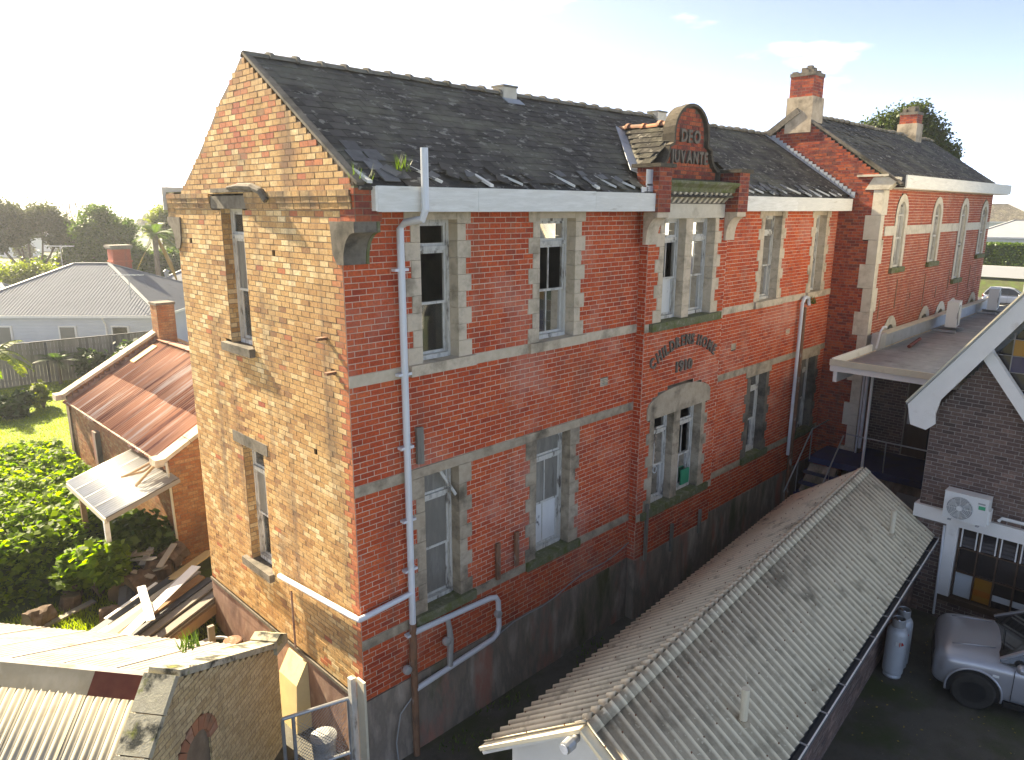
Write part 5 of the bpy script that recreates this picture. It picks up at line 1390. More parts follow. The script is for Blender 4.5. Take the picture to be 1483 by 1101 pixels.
MB().box(-1.28, 10.0, -1.02, -1.17, 10.11, .82).build('porch_post', M['timberbrown'], out)
MB().tube([(.25, 8.50, 1.75), (.27, 8.48, 1.3), (.32, 8.5, -.9)], .03, 8).build('downpipe', M['cream'], out)
MB().tube([(.2, 8.8, 1.75), (-.1, 9.0, 1.5), (-.5, 9.4, 1.35), (-.3, 9.0, 1.55), (.3, 8.9, 1.8)], .03, 6).build('broken_gutter', M['timberbrown'], out)
MB().tube([(.0, 8.6, 1.7), (-.3, 8.6, 1.45), (-.4, 8.7, 1.3)], .035, 6).build('broken_gutter', M['timberbrown'], out)

# ------------------------------------------------------------------ small yellow-brick shed close by, with cream iron roof
NA = R(37)
nsd = thing('yellow_brick_shed', 'small pale yellow brick shed with cream corrugated roof and mossy gable coping', 'shed', (-2.7, .12, -1.45), NA)
zo = 1.45
def nspan(z):
    a = -1.62 if z < .15 else -1.62 + (z - .15) * 1.62 / (1.72 - .15)
    b_ = 2.66 if z < .42 else 2.66 * (1 - (z - .42) / (1.74 - .42))
    return [(a, b_)] if b_ - a > .1 else []
o3 = WM[nsd.name].to_3x3(); nU, nN, nB = o3 @ Vector((1, 0, 0)), o3 @ Vector((0, -1, 0)), o3 @ Vector((0, 1, 0))
NO = Vector((-2.7, .12, 0))
exN = []
ac, ahw, asz = .28, .30, .38
zz = -.7
while zz < .95:
    if zz < asz: exN.append((ac - ahw, ac + ahw, zz, zz + .083))
    else:
        r_ = (zz + .04 - asz) / ((ahw + .20) * 1.0)
        if r_ < 1: ww = (ahw + .20) * math.sqrt(1 - r_ * r_); exN.append((ac - ww, ac + ww, zz, zz + .083))
    zz += .083
brickwall('gable_wall', nsd, NO, nU, nN, -1.45, 1.70, nspan, exN, M['paleyellow'], M['mortar_dark'], course=.083, bl=.236, n_ind=300)
for i in range(9):
    a0, a1 = math.pi * i / 9 + .02, math.pi * (i + 1) / 9 - .02
    pts = []
    for (rr, aa) in ((ahw, a0), (ahw + .20, a0), (ahw + .20, a1), (ahw, a1)):
        pts.append(NO + nU * (ac + rr * math.cos(aa)) + Vector((0, 0, asz + rr * math.sin(aa))) + nN * .01)
    MB().prism(pts, nN * -.18).build('arch_brick', M['terracotta'], nsd)
MB().fbox(NO, nU, nN, ac - ahw, ac + ahw, -.16, -.13, -.7, asz + ahw).build('window', M['pd'], nsd)
for s in (-1, 1): MB().fbox(NO, nU, nN, ac + s * ahw * .85 - .02, ac + s * ahw * .85 + .02, -.13, -.10, -.7, asz + .2).build('window_frame', M['oldpaint'], nsd)
# wall body, coping stones
def npt(x, y, z): return NO + nU * x + nB * y + Vector((0, 0, z))
MB().prism([npt(-1.6, .34, -1.45), npt(2.64, .34, -1.45), npt(2.64, .34, .40), npt(0, .34, 1.70), npt(-1.6, .34, .15)], nN * .30).build('wall_core', M['mortar_dark'], nsd)
for i in range(6):
    a, b_ = npt(2.72, .17, .46), npt(.02, .17, 1.80)
    MB().bar(a.lerp(b_, i / 6 + .003), a.lerp(b_, (i + 1) / 6 - .003), .44, .09, (0, 0, 1)).build('coping', M['coping'], nsd)
for i in range(5):
    a, b_ = npt(-.02, .17, 1.80), npt(-1.75, .17, .16)
    MB().bar(a.lerp(b_, i / 5 + .003), a.lerp(b_, (i + 1) / 5 - .003), .44, .09, (0, 0, 1)).build('coping', M['coping'], nsd)
MB().prism([npt(2.55, .40, .36), npt(2.95, .40, .36), npt(2.95, .40, .52), npt(2.72, .40, .66), npt(2.55, .40, .62)], nN * .46).build('kneeler', M['coping'], nsd)
# roof sheets
for (s, xe_, ze_, m_, cnt) in ((1, 2.75, .34, 'paleiron', 7), (-1, -1.85, .0, 'creamiron', 7)):
    dnl = nU * xe_ + Vector((0, 0, ze_ - 1.66))
    mm = corr_mesh('roof_sheet', .84, dnl.length, .12 if s < 0 else .105, .026 if s < 0 else .024, M[m_], seg=8, sharp=.8)
    for i in range(cnt):
        p = npt(0, .38 + i * .80, 1.66 + .003 * (i % 2))
        fm = frame(p, nB, dnl)
        if (fm.to_3x3() @ Vector((1, 0, 0))).dot(nB) < 0: fm = frame(p + nB * .84, nB, dnl)
        o = bpy.data.objects.new('roof_sheet', mm); link(o, nsd, fm)
for i in range(4):
    for s in (1, -1):
        xe_, ze_ = (.16, -.05) if s > 0 else (-.20, -.22)
        a, b_ = npt(0, .38 + (0 if i == 0 else .75 + (i - 1) * 1.6), 1.735), npt(0, .38 + .75 + i * 1.6, 1.735)
        d_ = nU * xe_ + Vector((0, 0, ze_))
        MB().add([a, b_, b_ + d_, a + d_], [(0, 1, 2, 3), (3, 2, 1, 0)]).build('ridge_cap', M['ridgerust'] if i == 0 and s < 0 else M['creamiron'] if s < 0 else M['paleiron'], nsd)
for (u0, u1, y1) in ((-1.6, -1.5, 6), (2.5, 2.6, 6)):
    MB().prism([npt(u0, .36, -1.45), npt(u1, .36, -1.45), npt(u1, .36, .1), npt(u0, .36, .1)], nB * (y1 - .4)).build('side_wall', M['paleyellow'], nsd)
# ------------------------------------------------------------------ foliage helpers
def leaf_cloud(name, pts, size, m, parent=None, up=.35, aspect=1.6, kind=None, jitter=.4, seed=0, shape='diamond', label=None):
    """one small bent leaf (two triangles) at each point"""
    r_ = np.random.default_rng(seed); n = len(pts)
    nrm = r_.normal(size=(n, 3)); nrm[:, 2] = np.abs(nrm[:, 2]) + up; nrm /= np.linalg.norm(nrm, axis=1)[:, None]
    a = r_.normal(size=(n, 3)); a -= nrm * (a * nrm).sum(1)[:, None]; a /= np.linalg.norm(a, axis=1)[:, None]
    b = np.cross(nrm, a); s = size * (1 + jitter * r_.uniform(-1, 1, n))[:, None]
    v = np.stack([pts - a * s * aspect * .5, pts + b * s * .5 + nrm * s * .12, pts + a * s * aspect * .5, pts - b * s * .5 + nrm * s * .12], 1).reshape(-1, 3)
    f = np.arange(4 * n).reshape(n, 4)
    return mesh_obj(name, v, f, m, parent, r=r_.uniform(0, 1, n), kind=kind, label=label)
def lobes_points(lobes, n, seed, clump=9, spread=.16, shell=.55):
    r_ = np.random.default_rng(seed); vol = np.array([l[3] * l[4] * l[5] for l in lobes]) ** .67; vol /= vol.sum()
    k = n // clump; idx = r_.choice(len(lobes), k, p=vol)
    d = r_.normal(size=(k, 3)); d /= np.linalg.norm(d, axis=1)[:, None]
    rad = (shell + (1 - shell) * r_.uniform(0, 1, k) ** .6) * r_.uniform(.82, 1.12, k)
    L_ = np.array(lobes)[idx]; c = L_[:, :3] + d * rad[:, None] * L_[:, 3:6]
    p = np.repeat(c, clump, 0) + r_.normal(size=(k * clump, 3)) * np.repeat(L_[:, 3:6].mean(1), clump)[:, None] * spread
    return p
def tree(name, label, cat, base, lobes, n, size, m, trunk_r=.25, seed=1, group=None, trunk_h=None, clump=9, spread=.16, limbs=True, shell=.5):
    t = thing(name, label, cat, base, 0, group)
    B0 = Vector(base); r_ = random.Random(seed); L0 = np.array(lobes)
    cz = L0[:, 2].min(); th = trunk_h if trunk_h else max(.3, (cz - base[2]) * .75)
    top = B0 + Vector((r_.uniform(-.2, .2), r_.uniform(-.2, .2), th))
    g = MB(); g.tube([B0 - Vector((0, 0, .1)), B0.lerp(top, .5) + Vector((r_.uniform(-.1, .1), r_.uniform(-.1, .1), 0)), top], [trunk_r * 1.25, trunk_r, trunk_r * .8], 8)
    g.build('trunk', M['bark'], t)
    if limbs:
        for l in lobes:
            c = Vector(l[:3]); mid = top.lerp(c, .5) + Vector((r_.uniform(-.3, .3), r_.uniform(-.3, .3), -.1))
            g = MB().tube([top - Vector((0, 0, .15)), mid, c, c + Vector((r_.uniform(-.5, .5) * l[3], r_.uniform(-.5, .5) * l[4], .6 * l[5]))], [trunk_r * .6, trunk_r * .38, trunk_r * .22, trunk_r * .06], 6)
            g.build('limb', M['bark'], t)
    leaf_cloud('crown', lobes_points(lobes, n, seed, clump, spread, shell), size, M[m], t, seed=seed)
    return t

# ------------------------------------------------------------------ background trees, houses
def R_lobes(cx, cy, cz, rx, ry, rz, k, seed, sub=.5):
    r_ = random.Random(seed); out_ = []
    for i in range(k):
        a = r_.uniform(0, 6.283); q = r_.uniform(.15, .75); h = r_.uniform(-.55, .8)
        out_.append((cx + rx * q * math.cos(a), cy + ry * q * math.sin(a), cz + rz * h * .8, rx * sub * r_.uniform(.7, 1.15), ry * sub * r_.uniform(.7, 1.15), rz * sub * r_.uniform(.7, 1.1)))
    return out_
def view_lobes(cx, cy, l): return [(cx + x, cy - .2 * x + .8 * math.sin(x * 5 + z * 3), z, r * 1.1, r * 1.1, r * .85) for (x, z, r) in l]
tree('gum_tree', 'tall grey olive tree with bare branching stems beyond the grey roofs', 'tree', (9.6, 64.5, -1.5), view_lobes(9.6, 64.5, [(-2.6, 5.7, 1.2), (-1.2, 6.9, 1.25), (.3, 6.1, 1.0), (1.5, 6.8, 1.15), (2.9, 5.7, 1.05), (-3.3, 4.5, .8), (3.5, 4.4, .8), (-.4, 5.0, .75), (2.0, 4.9, .7), (-1.9, 4.4, .6), (3.0, 3.4, .6)]), 30000, .15, 'lf_olive', .22, 2, trunk_h=2.2, clump=6, spread=.26, shell=.2)
tree('evergreen_tree', 'dense mid green tree standing behind the brick house chimney', 'tree', (14.4, 60.5, -1.5), view_lobes(14.4, 60.5, [(-1.3, 5.7, 1.0), (0, 6.7, 1.1), (1.3, 5.7, 1.0), (-.5, 4.6, 1.1), (1.0, 4.3, 1.1), (2.1, 3.7, .9), (-1.8, 3.8, .85), (0, 3.0, 1.2), (2.6, 2.4, .8)]), 30000, .15, 'lf_mid', .3, 6, clump=6, spread=.24, shell=.3)
tree('evergreen_tree', 'dark low tree growing between the grey olive tree and the house roof', 'tree', (12.2, 66, -1.5), view_lobes(12.2, 66, [(-1, 2.2, 1.1), (.4, 2.8, 1.0), (1.4, 1.8, 1.0)]), 6000, .2, 'lf_dark', .3, 9)
tree('evergreen_tree', 'clipped green trees in a row left of the palm trunk', 'tree', (18.6, 60, -1.5), view_lobes(18.6, 60, [(-1.8, 2.2, 1.1), (-.6, 3.0, 1.0), (.6, 3.1, 1.0), (1.8, 2.9, 1.0), (-1.0, 1.2, 1.2), (1.0, 1.4, 1.2)]), 13000, .17, 'lf_mid', .2, 12)
tree('evergreen_tree', 'yellowish tree just behind the leaning palm crown', 'tree', (21.5, 66, -1.5), view_lobes(21.5, 66, [(.2, 6.6, 1.2), (1.4, 5.6, 1.2), (-.4, 5.4, .9), (.8, 4.4, 1.0)]), 9000, .17, 'lf_yel', .2, 14)
tree('round_bush', 'rounded yellow green tree beside the lower grey roof', 'tree', (7.0, 56, -1.4), R_lobes(7.0, 56, 1.7, 3.6, 2.6, 2.0, 12, 16, .5), 24000, .15, 'lf_yel', .2, 16)
tree('evergreen_tree', 'big rounded glossy evergreen rising behind the wing chimney', 'tree', (40.6, 6.2, -1.5), [(40.4, 6.5, 11.9, 1.35, 1.35, 1.2), (39.6, 7.7, 11.5, 1.0, 1.0, .9), (41.0, 5.2, 11.4, 1.4, 1.3, 1.3), (41.1, 4.3, 10.3, 1.2, 1.1, 1.1), (39.8, 7.4, 10.3, 1.2, 1.2, 1.0), (40.6, 5.6, 12.7, .8, .8, .7), (41.0, 5.2, 9.6, 1.5, 1.4, 1.2), (41.3, 3.4, 9.4, .7, .6, .6), (41.2, 3.9, 8.6, 1.0, .9, .8), (40.2, 6.6, 9.3, 1.5, 1.4, 1.2)], 44000, .11, 'lf_deep', .4, 18, spread=.16)
bt = thing('bare_tree', 'leafless tree with thin upright branches against the bright sky', 'tree', (18.0, 83, -1.5))
g = MB(); rr = random.Random(5)
def grow(p, d, l, r_, k):
    q = p + d * l; g.tube([p, p.lerp(q, .5) + Vector((rr.uniform(-.1, .1), rr.uniform(-.1, .1), 0)) * l * .3, q], [r_, r_ * .8, r_ * .6], 5)
    if k == 0: return
    for _ in range(3 if k > 2 else 2):
        nd = (d + Vector((rr.uniform(-.55, .55), rr.uniform(-.55, .55), rr.uniform(-.05, .35)))).normalized(); grow(q, nd, l * rr.uniform(.62, .85), r_ * .58, k - 1)
grow(Vector((18.0, 83, -1.5)), Vector((0, 0, 1)), 3.6, .2, 5)
g.build('branches', M['bark'], bt)
pm = thing('palm_tree', 'palm with arching fronds and a hanging brown frond behind the grey roof', 'palm', (14.9, 50, -1.4))
MB().tube([(14.9, 50, -1.5), (14.95, 50, 2), (15.0, 50, 5.6)], [.26, .2, .2], 8).build('trunk', M['bark'], pm)
rr = random.Random(3)
def frond(th, base, az, el, ln, droop, m, wd=.5, k=12, nm='frond', nleaf=22):
    g = MB(); pts = []
    for i in range(k + 1):
        t = i / k; h = ln * t
        pts.append(Vector(base) + Vector((math.cos(az) * h * math.cos(el), math.sin(az) * h * math.cos(el), math.sin(el) * h - droop * t * t * ln)))
    side = Vector((-math.sin(az), math.cos(az), 0))
    g.tube(pts, [.025 * (1 - .8 * i / k) for i in range(k + 1)], 4)
    for i in range(nleaf):
        t = (i + 1) / (nleaf + 1); j = t * k; a = int(j); p = pts[a].lerp(pts[min(a + 1, k)], j - a); d = (pts[min(a + 1, k)] - pts[a]).normalized()
        w = wd * math.sin(math.pi * min(1, t * .9 + .1)) ** .6
        for s in (-1, 1):
            tip = p + side * s * w + d * w * .7 + Vector((0, 0, -.25 * w)); q = p + d * (ln / nleaf * .8)
            g.add([p, q, tip], [(0, 1, 2)], rr.random())
    return g.build(nm, M[m], th)
for i in range(22):
    frond(pm, (15.0, 50, 5.6), i * 2.4 + rr.uniform(-.2, .2), rr.uniform(-.1, 1.2), rr.uniform(1.6, 2.2), rr.uniform(.3, .7), 'lf_palm', .45)
frond(pm, (14.6, 49.8, 5.0), 2.6, -.9, 2.2, .35, 'lf_dry', .22)
MB().tube([(15.3, 50.2, 5.2), (15.9, 50.0, 3.4), (16.3, 50, 2.0)], [.1, .18, .05], 7).build('dead_skirt', M['lf_dry'], pm)

def hip_house(name, label, C, ang, w, d, eave, ridge, rm, wm, zb=-1.45, ov=.4, parts=True):
    t = thing(name, label, 'house', (C[0], C[1], zb), ang); e, r_ = eave - zb, ridge - zb
    MB().box(ov, -d + ov, 0, w - ov, -ov, e - .05).build('wall', M[wm], t, local=True)
    h = min(w, d) / 2
    a, b_, c, f_ = Vector((0, 0, e)), Vector((w, 0, e)), Vector((w, -d, e)), Vector((0, -d, e))
    if w >= d: p, q = Vector((h, -d / 2, r_)), Vector((w - h, -d / 2, r_)); fs = [(1, 0, 4, 5), (2, 1, 5), (3, 2, 5, 4), (0, 3, 4)]
    else: p, q = Vector((w / 2, -h, r_)), Vector((w / 2, -d + h, r_)); fs = [(1, 0, 4), (2, 1, 4, 5), (3, 2, 5), (0, 3, 5, 4)]
    g = MB(); g.add([a, b_, c, f_, p, q], fs + [(0, 1, 2, 3)]); g.build('roof', M[rm], t, local=True)
    if parts:
        g = MB()
        for (x, y) in ((a, p), (f_, p), (b_, q), (c, q), (p, q)) if w >= d else ((a, p), (b_, p), (c, q), (f_, q), (p, q)): g.bar(x + Vector((0, 0, .03)), y + Vector((0, 0, .03)), .22, .05)
        g.build('ridge_cap', M['plastic_grey'], t, local=True)
    g = MB()
    for (x, y) in ((a, b_), (b_, c), (c, f_), (f_, a)): g.bar(x - Vector((0, 0, .08)), y - Vector((0, 0, .08)), .1, .14)
    g.build('gutter', M['white'], t, local=True)
    return t
ha = math.atan2(.69, -.72)
hs = hip_house('weatherboard_house', 'white weatherboard house with grey corrugated hip roof behind the paling fence', (9.9, 35.9), ha, 13.2, 11.0, 1.40, 4.02, 'greyroof', 'weatherboard', -1.4)
for k in range(14):
    MB().box(.38, -.40, .05 + k * .19, 12.8, -.372 + .0, .05 + (k + 1) * .19 - .006).build('weatherboard', M['weatherboard'], hs, local=True)
    MB().box(.38, -.373, .05 + k * .19, 12.8, -.352, .05 + k * .19 + .03).build('weatherboard_edge', M['weatherboard'], hs, local=True)
for (x, wd) in ((2.6, .85), (5.7, .85), (9.5, .9)):
    fr_ = MB().box(x - wd / 2 - .1, -.36, .9, x + wd / 2 + .1, -.30, 2.15).build('window', M['white'], hs, local=True)
    MB().box(x - wd / 2, -.30, 1.0, x + wd / 2, -.29, 2.05).build('pane', M['carglass' if x < 3 else 'pa'], fr_, local=True)
# roof sheet seams
g = MB()
for k in range(1, 66):
    x = k * .20
    top = min(x, 5.5, 13.2 - x); yy = -top; g.bar((x, 0, 2.82), (x, yy, 2.82 + top * 2.62 / 5.5), .05, .016)
    if x < 10.9:
        top = min(x, 5.5, 11 - x); g.bar((0, -x, 2.82), (top, -x, 2.82 + top * 2.62 / 5.5), .05, .016)
g.build('roof_ribs', M['greyroof'], hs, local=True)
MB().tube([(3.4, -.2, 2.75), (3.4, .0, 2.6), (3.4, -.28, 2.2), (3.4, -.3, .2)], .05, 8).build('downpipe', M['white'], hs, local=True)
MB().lathe([(.02, 0), (.13, .02), (.13, .32), (.2, .36), (.05, .5)], (1.6, -5.0, 4.6), 10).build('roof_vent', M['plastic_grey'], hs, local=True)
hc = thing('house_chimney', 'stout red brick chimney with corbelled top behind the grey ridge', 'chimney', (10.9, 45.2, 2.5))
for (z0, z1, s) in ((0, 1.5, .56), (1.5, 1.6, .62), (1.6, 2.35, .56), (2.35, 2.45, .64), (2.45, 2.62, .7)):
    MB().box(10.9 - s, 45.2 - s, 2.5 + z0, 10.9 + s, 45.2 + s, 2.5 + z1 - .002).build('stack', M['wingfront'] if z1 < 2.4 else M['ridge'], hc)
hip_house('grey_roof_house', 'house with broad blue grey hip roof beyond the brick chimney', (24, 47.5), ha, 11, 9, 1.4, 3.75, 'greyroof', 'weatherboard', -1.4)
hip_house('lean_to_house', 'low grey roofed annex beside the yellow green tree', (4.6, 45.5), ha, 8, 4.6, 1.6, 2.75, 'greyroof', 'weatherboard', -1.4)
hip_house('cream_house', 'cream house with grey gable roof under the olive tree', (4.6, 62), ha, 9, 6, 2.0, 4.6, 'greyroof', 'cream', -1.4)
for i, (x, y, w) in enumerate(((26, 150, 9), (36, 168, 11), (46, 180, 10), (30, 190, 12), (52, 205, 12), (22, 205, 10))):
    hip_house('distant_house', ['tiny white far house with grey roof in the hazy valley', 'pale far house with tan roof in the hazy valley'][i % 2], (x, y), ha + i * .5, w, 8, 2.4, 4.8, ['greyroof', 'terracotta'][i % 2], 'soft_white', -1.5, parts=False)['group'] = 'far houses in the valley'
rr = random.Random(12)
for i in range(18):
    az = R(rr.uniform(66, 80)); dd = rr.uniform(120, 280); x, y = -5 + dd * math.cos(az), -9 + dd * math.sin(az); h = rr.uniform(3.0, 5)
    tree('far_tree', 'small hazy tree far off in the valley among pale houses', 'tree', (x, y, -1.5), R_lobes(x, y, h * .55, h * .5, h * .5, h * .6, 5, i, .6), 900, .6, ['lf_dark', 'lf_mid', 'lf_olive'][i % 3], .25, i, group='far trees in the valley', limbs=False)
# a TV aerial on the house roof
for (bx, by, bz, h, lb) in ((9.2, 38.4, 2.2, 1.5, 'thin white TV aerial standing on the corrugated hip roof'), (8.0, 47.5, .5, 4.6, 'tall thin aerial mast behind the grey ridge')):
    t = thing('aerial', lb, 'aerial', (bx, by, bz))
    MB().tube([(bx, by, bz), (bx, by, bz + h)], .025, 6).build('mast', M['galvsteel'], t)
    dv = Vector((.72, -.69, 0)); c = Vector((bx, by, bz + h - .05))
    MB().tube([c - dv * .9, c + dv * .9], .025, 6).build('boom', M['plastic_white'], t)
    for k in range(6):
        p = c + dv * (-.8 + k * .32); MB().tube([p - Vector((.2, .21, 0)), p + Vector((.2, .21, 0))], .015, 5).build('element', M['plastic_white'], t)

# paling fence
fa, fb = Vector((-3.0, 33.6, 0)), Vector((9.2, 32.3, 0)); fd = (fb - fa).normalized(); fln = (fb - fa).length; fn = Vector((fd.y, -fd.x, 0))
fc = thing('paling_fence', 'weathered grey timber paling fence between lawn and white house', 'fence', tuple(fa.lerp(fb, .5) + Vector((0, 0, -1.0))))
k = int(fln / .152)
for i in range(k):
    h = 1.02 + .012 * i * .1 - .0 + random.uniform(-.02, .02)
    MB().fbox(fa, fd, fn, i * .152 + .003, (i + 1) * .152 - .005, 0, .018 + .006 * (i % 2), -1.02, h).build('paling', M['fence'], fc)
for z in (-.7, .0, .7): MB().fbox(fa, fd, fn, 0, fln, -.06, -.002, z - .04, z + .04).build('rail', M['fence'], fc)
for u in (3.0, 6.3, 9.4): MB().fbox(fa, fd, fn, u - .05, u + .05, .025, .10, -1.02, 1.03).build('post', M['timberdark'], fc)
MB().fbox(fa, fd, fn, 0, fln, -.03, .06, 1.07, 1.11).build('capping', M['timberdark'], fc)

# ------------------------------------------------------------------ garden plants
def mound_h(x, y):
    cx = -2.2 + (y - 9) * .10
    a = max(0, 1 - ((x - cx) / 2.5) ** 2) * smooth(8.6, 10.6, y) * (1 - smooth(15.5, 21.5, y))
    edge = 1 - smooth(.0, .5, x - .05)
    return 1.35 * math.sqrt(max(0, a)) * (1 + .25 * mnoise.noise((x * 1.1, y * 1.1, 2))) * edge
vine = thing('vine_mound', 'thick mound of broad leaved green vine beside the brick outbuilding', 'vine', (-1.9, 13, -1.0))
xs, ys = np.arange(-5.2, .4, .2), np.arange(8.4, 21.8, .2)
v = np.array([(x, y, gz(x, y) + mound_h(x, y) * .86 - .03) for y in ys for x in xs]); k = len(xs)
f = np.array([(j * k + i, j * k + i + 1, (j + 1) * k + i + 1, (j + 1) * k + i) for j in range(len(ys) - 1) for i in range(k - 1)])
mesh_obj('tangle', v, f, M['lf_dark'], vine, smooth=True)
r_ = np.random.default_rng(40); pts = []
while len(pts) < 24000:
    x, y = r_.uniform(-5.2, .35), r_.uniform(8.5, 21.6); h = mound_h(x, y)
    if h > .18 and (h > .3 or r_.uniform() < .5): pts.append((x, y, gz(x, y) + h * r_.uniform(.86, 1.10) + r_.uniform(-.04, .07)))
leaf_cloud('leaves', np.array(pts), .115, M['lf_bright'], vine, up=1.0, aspect=1.25, kind='stuff', seed=41, jitter=.65)
def shrub(name, label, c, r, h, n, size, m, seed, group=None, cat='shrub'):
    t = thing(name, label, cat, c, 0, group)
    lb = R_lobes(c[0], c[1], c[2] + h * .5, r, r, h * .5, 9, seed, .55)
    g = MB(); rr_ = random.Random(seed)
    for l in lb[:6]: g.tube([c, Vector(c).lerp(Vector(l[:3]), .6) + Vector((rr_.uniform(-.1, .1), 0, .05)), l[:3]], [.03, .02, .008], 5)
    g.build('stems', M['bark'], t)
    leaf_cloud('leaves', lobes_points(lb, n, seed, 7, .22, .45), size, M[m], t, up=.8, aspect=1.3, seed=seed)
    return t
shrub('leafy_shrub', 'bright green leafy shrub growing beside the stacked timber', (-1.50, 8.35, -1.0), .62, 1.25, 2200, .15, 'lf_bright', 51)
shrub('leafy_shrub', 'dark shrub under the lean-to porch roof', (-.5, 9.4, -1.0), .9, 1.3, 2200, .15, 'lf_mid', 52)
shrub('flowering_plant', 'pale leaved plant standing alone on the shaded grass', (1.75, 27.6, -1.0), .55, 1.1, 700, .16, 'lf_yel', 53)
shrub('fern_clump', 'dark fern clump at the edge of the sunny lawn', (.2, 27.0, -1.0), 1.0, 1.0, 1600, .2, 'lf_dark', 54)
shrub('fern_clump', 'low dark clump against the bottom of the paling fence', (5.2, 31.9, -1.0), 1.2, 1.5, 1500, .2, 'lf_dark', 55)
shrub('fern_clump', 'shaded bushy clump where the fence meets the outbuilding', (6.6, 31.2, -1.0), 1.2, 1.8, 1500, .2, 'lf_dark', 56)
bn = thing('banana_plant', 'banana plant with long torn yellow green leaves by the fence', 'banana plant', (.35, 29.0, -1.0))
MB().tube([(.35, 29, -1.05), (.36, 29, .3), (.42, 29, 1.6)], [.17, .13, .08], 8).build('stem', M['lf_mid'], bn)
MB().tube([(.0, 29.3, -1.05), (.0, 29.3, .2), (-.1, 29.2, 1.2)], [.14, .11, .06], 8).build('stem', M['lf_mid'], bn)
rr = random.Random(9)
def banana_leaf(th, base, az, ln, rise, droop, wd, m):
    g = MB(); k = 12; pts = []
    for i in range(k + 1):
        t = i / k; pts.append(Vector(base) + Vector((math.cos(az) * ln * t * .9, math.sin(az) * ln * t * .9, rise * t - droop * t * t)))
    sd_ = Vector((-math.sin(az), math.cos(az), 0))
    for i in range(k):
        for s in (-1, 1):
            for q in (0, .5):
                t0, t1 = (i + q) / k, (i + q + .44) / k
                P = lambda t: pts[min(k - 1, int(t * k))].lerp(pts[min(k, int(t * k) + 1)], t * k - int(t * k))
                w0 = wd * math.sin(math.pi * min(1, .08 + t0 * .9)) ** .5; a, b_ = P(t0), P(min(.999, t1)); dz = Vector((0, 0, -.25 * w0 + rr.uniform(-.05, .03)))
                g.add([a, b_, b_ + sd_ * s * w0 + dz, a + sd_ * s * w0 + dz], [(0, 1, 2, 3)], rr.random())
    g.tube(pts, [.03 * (1 - .7 * i / k) for i in range(k + 1)], 5)
    return g.build('leaf', M[m], th)
for i in range(15):
    banana_leaf(bn, (.35 if i % 3 else -.05, 29.05, 1.4 + rr.uniform(-.4, .2)), i * 2.399 + 1.0, rr.uniform(1.5, 2.3), rr.uniform(.6, 1.6), rr.uniform(.8, 2.2), rr.uniform(.22, .32), 'lf_yel' if i % 3 else 'lf_dry' if i % 2 else 'lf_bright')
pp = thing('cabbage_palm', 'small dark palm in front of the fence boards', 'palm', (3.5, 32.0, -1.0))
MB().tube([(3.5, 32, -1.05), (3.5, 32, .2)], [.1, .07], 7).build('trunk', M['bark'], pp)
for i in range(12): frond(pp, (3.5, 32, .2), i * 2.4, rr.uniform(.0, 1.0), rr.uniform(.9, 1.4), .4, 'lf_dark', .3)
# lawn blades and rough weeds
r_ = np.random.default_rng(60)
def blades(name, n, x0, x1, y0, y1, hgt, m, label, seed, keep=None):
    r_ = np.random.default_rng(seed); P = np.stack([r_.uniform(x0, x1, n), r_.uniform(y0, y1, n)], 1)
    if keep is not None: P = np.array([p for p in P if keep(p[0], p[1])])
    n = len(P); z = np.array([gz(x, y) for x, y in P]); a = r_.uniform(0, 6.283, n); h = hgt * r_.uniform(.5, 1.3, n); w = .012 + .006 * r_.uniform(0, 1, n)
    bx = np.stack([P[:, 0], P[:, 1], z], 1); dx = np.stack([np.cos(a) * w, np.sin(a) * w, 0 * a], 1); tip = bx + np.stack([r_.normal(0, .35, n) * h, r_.normal(0, .35, n) * h, h], 1)
    v = np.stack([bx - dx, bx + dx, tip], 1).reshape(-1, 3)
    o = mesh_obj(name, v, np.arange(3 * n).reshape(n, 3), M[m], r=r_.uniform(0, 1, n), kind='stuff'); return tag(o, label, 'grass')
blades('grass', 70000, -7, 6, 13, 32.5, .075, 'lf_grass', 'short sunlit lawn grass in front of the paling fence', 61, lambda x, y: mound_h(x, y) < .3 and not (OX0 < x < OX1 and y < OY1))
blades('weeds', 26000, -6, .2, 5.4, 13.0, .14, 'lf_grass', 'rough weedy grass around the timber pile', 62, lambda x, y: mnoise.noise((x * .7, y * .7, 5)) > -.25 and not (OX0 - .1 < x and y > OY0 - .1))
# plants on the coping and in the gutter
for (c, n_, h, lb) in (((-2.35, .55, 1.83), 60, .22, 'yellow green tuft growing on the mossy coping peak'), ((.16, -.22, 7.9), 40, .30, 'tall grass tuft in the corner above the stone corbel'), ((.95, -.12, 8.12), 34, .26, 'grass tuft growing out of the slate eaves by the downpipe'), ((-.62, 1.85, .55), 60, .10, 'low weeds along the end of the mossy coping'), ((15.2, -.18, 5.0), 50, .22, 'weed growing from the pipe head on the red wall')):
    rr_ = random.Random(n_); g = MB()
    for i in range(n_):
        a = rr_.uniform(0, 6.28); p = Vector(c) + Vector((rr_.uniform(-.12, .12), rr_.uniform(-.12, .12), 0)); t = p + Vector((math.cos(a) * h * .4, math.sin(a) * h * .4, h * rr_.uniform(.5, 1.1))); s = Vector((-math.sin(a), math.cos(a), 0)) * .012
        g.add([p - s, p + s, t], [(0, 1, 2)], rr_.random())
    tag(g.build('grass_tuft', M['lf_mid']), lb, 'plant')

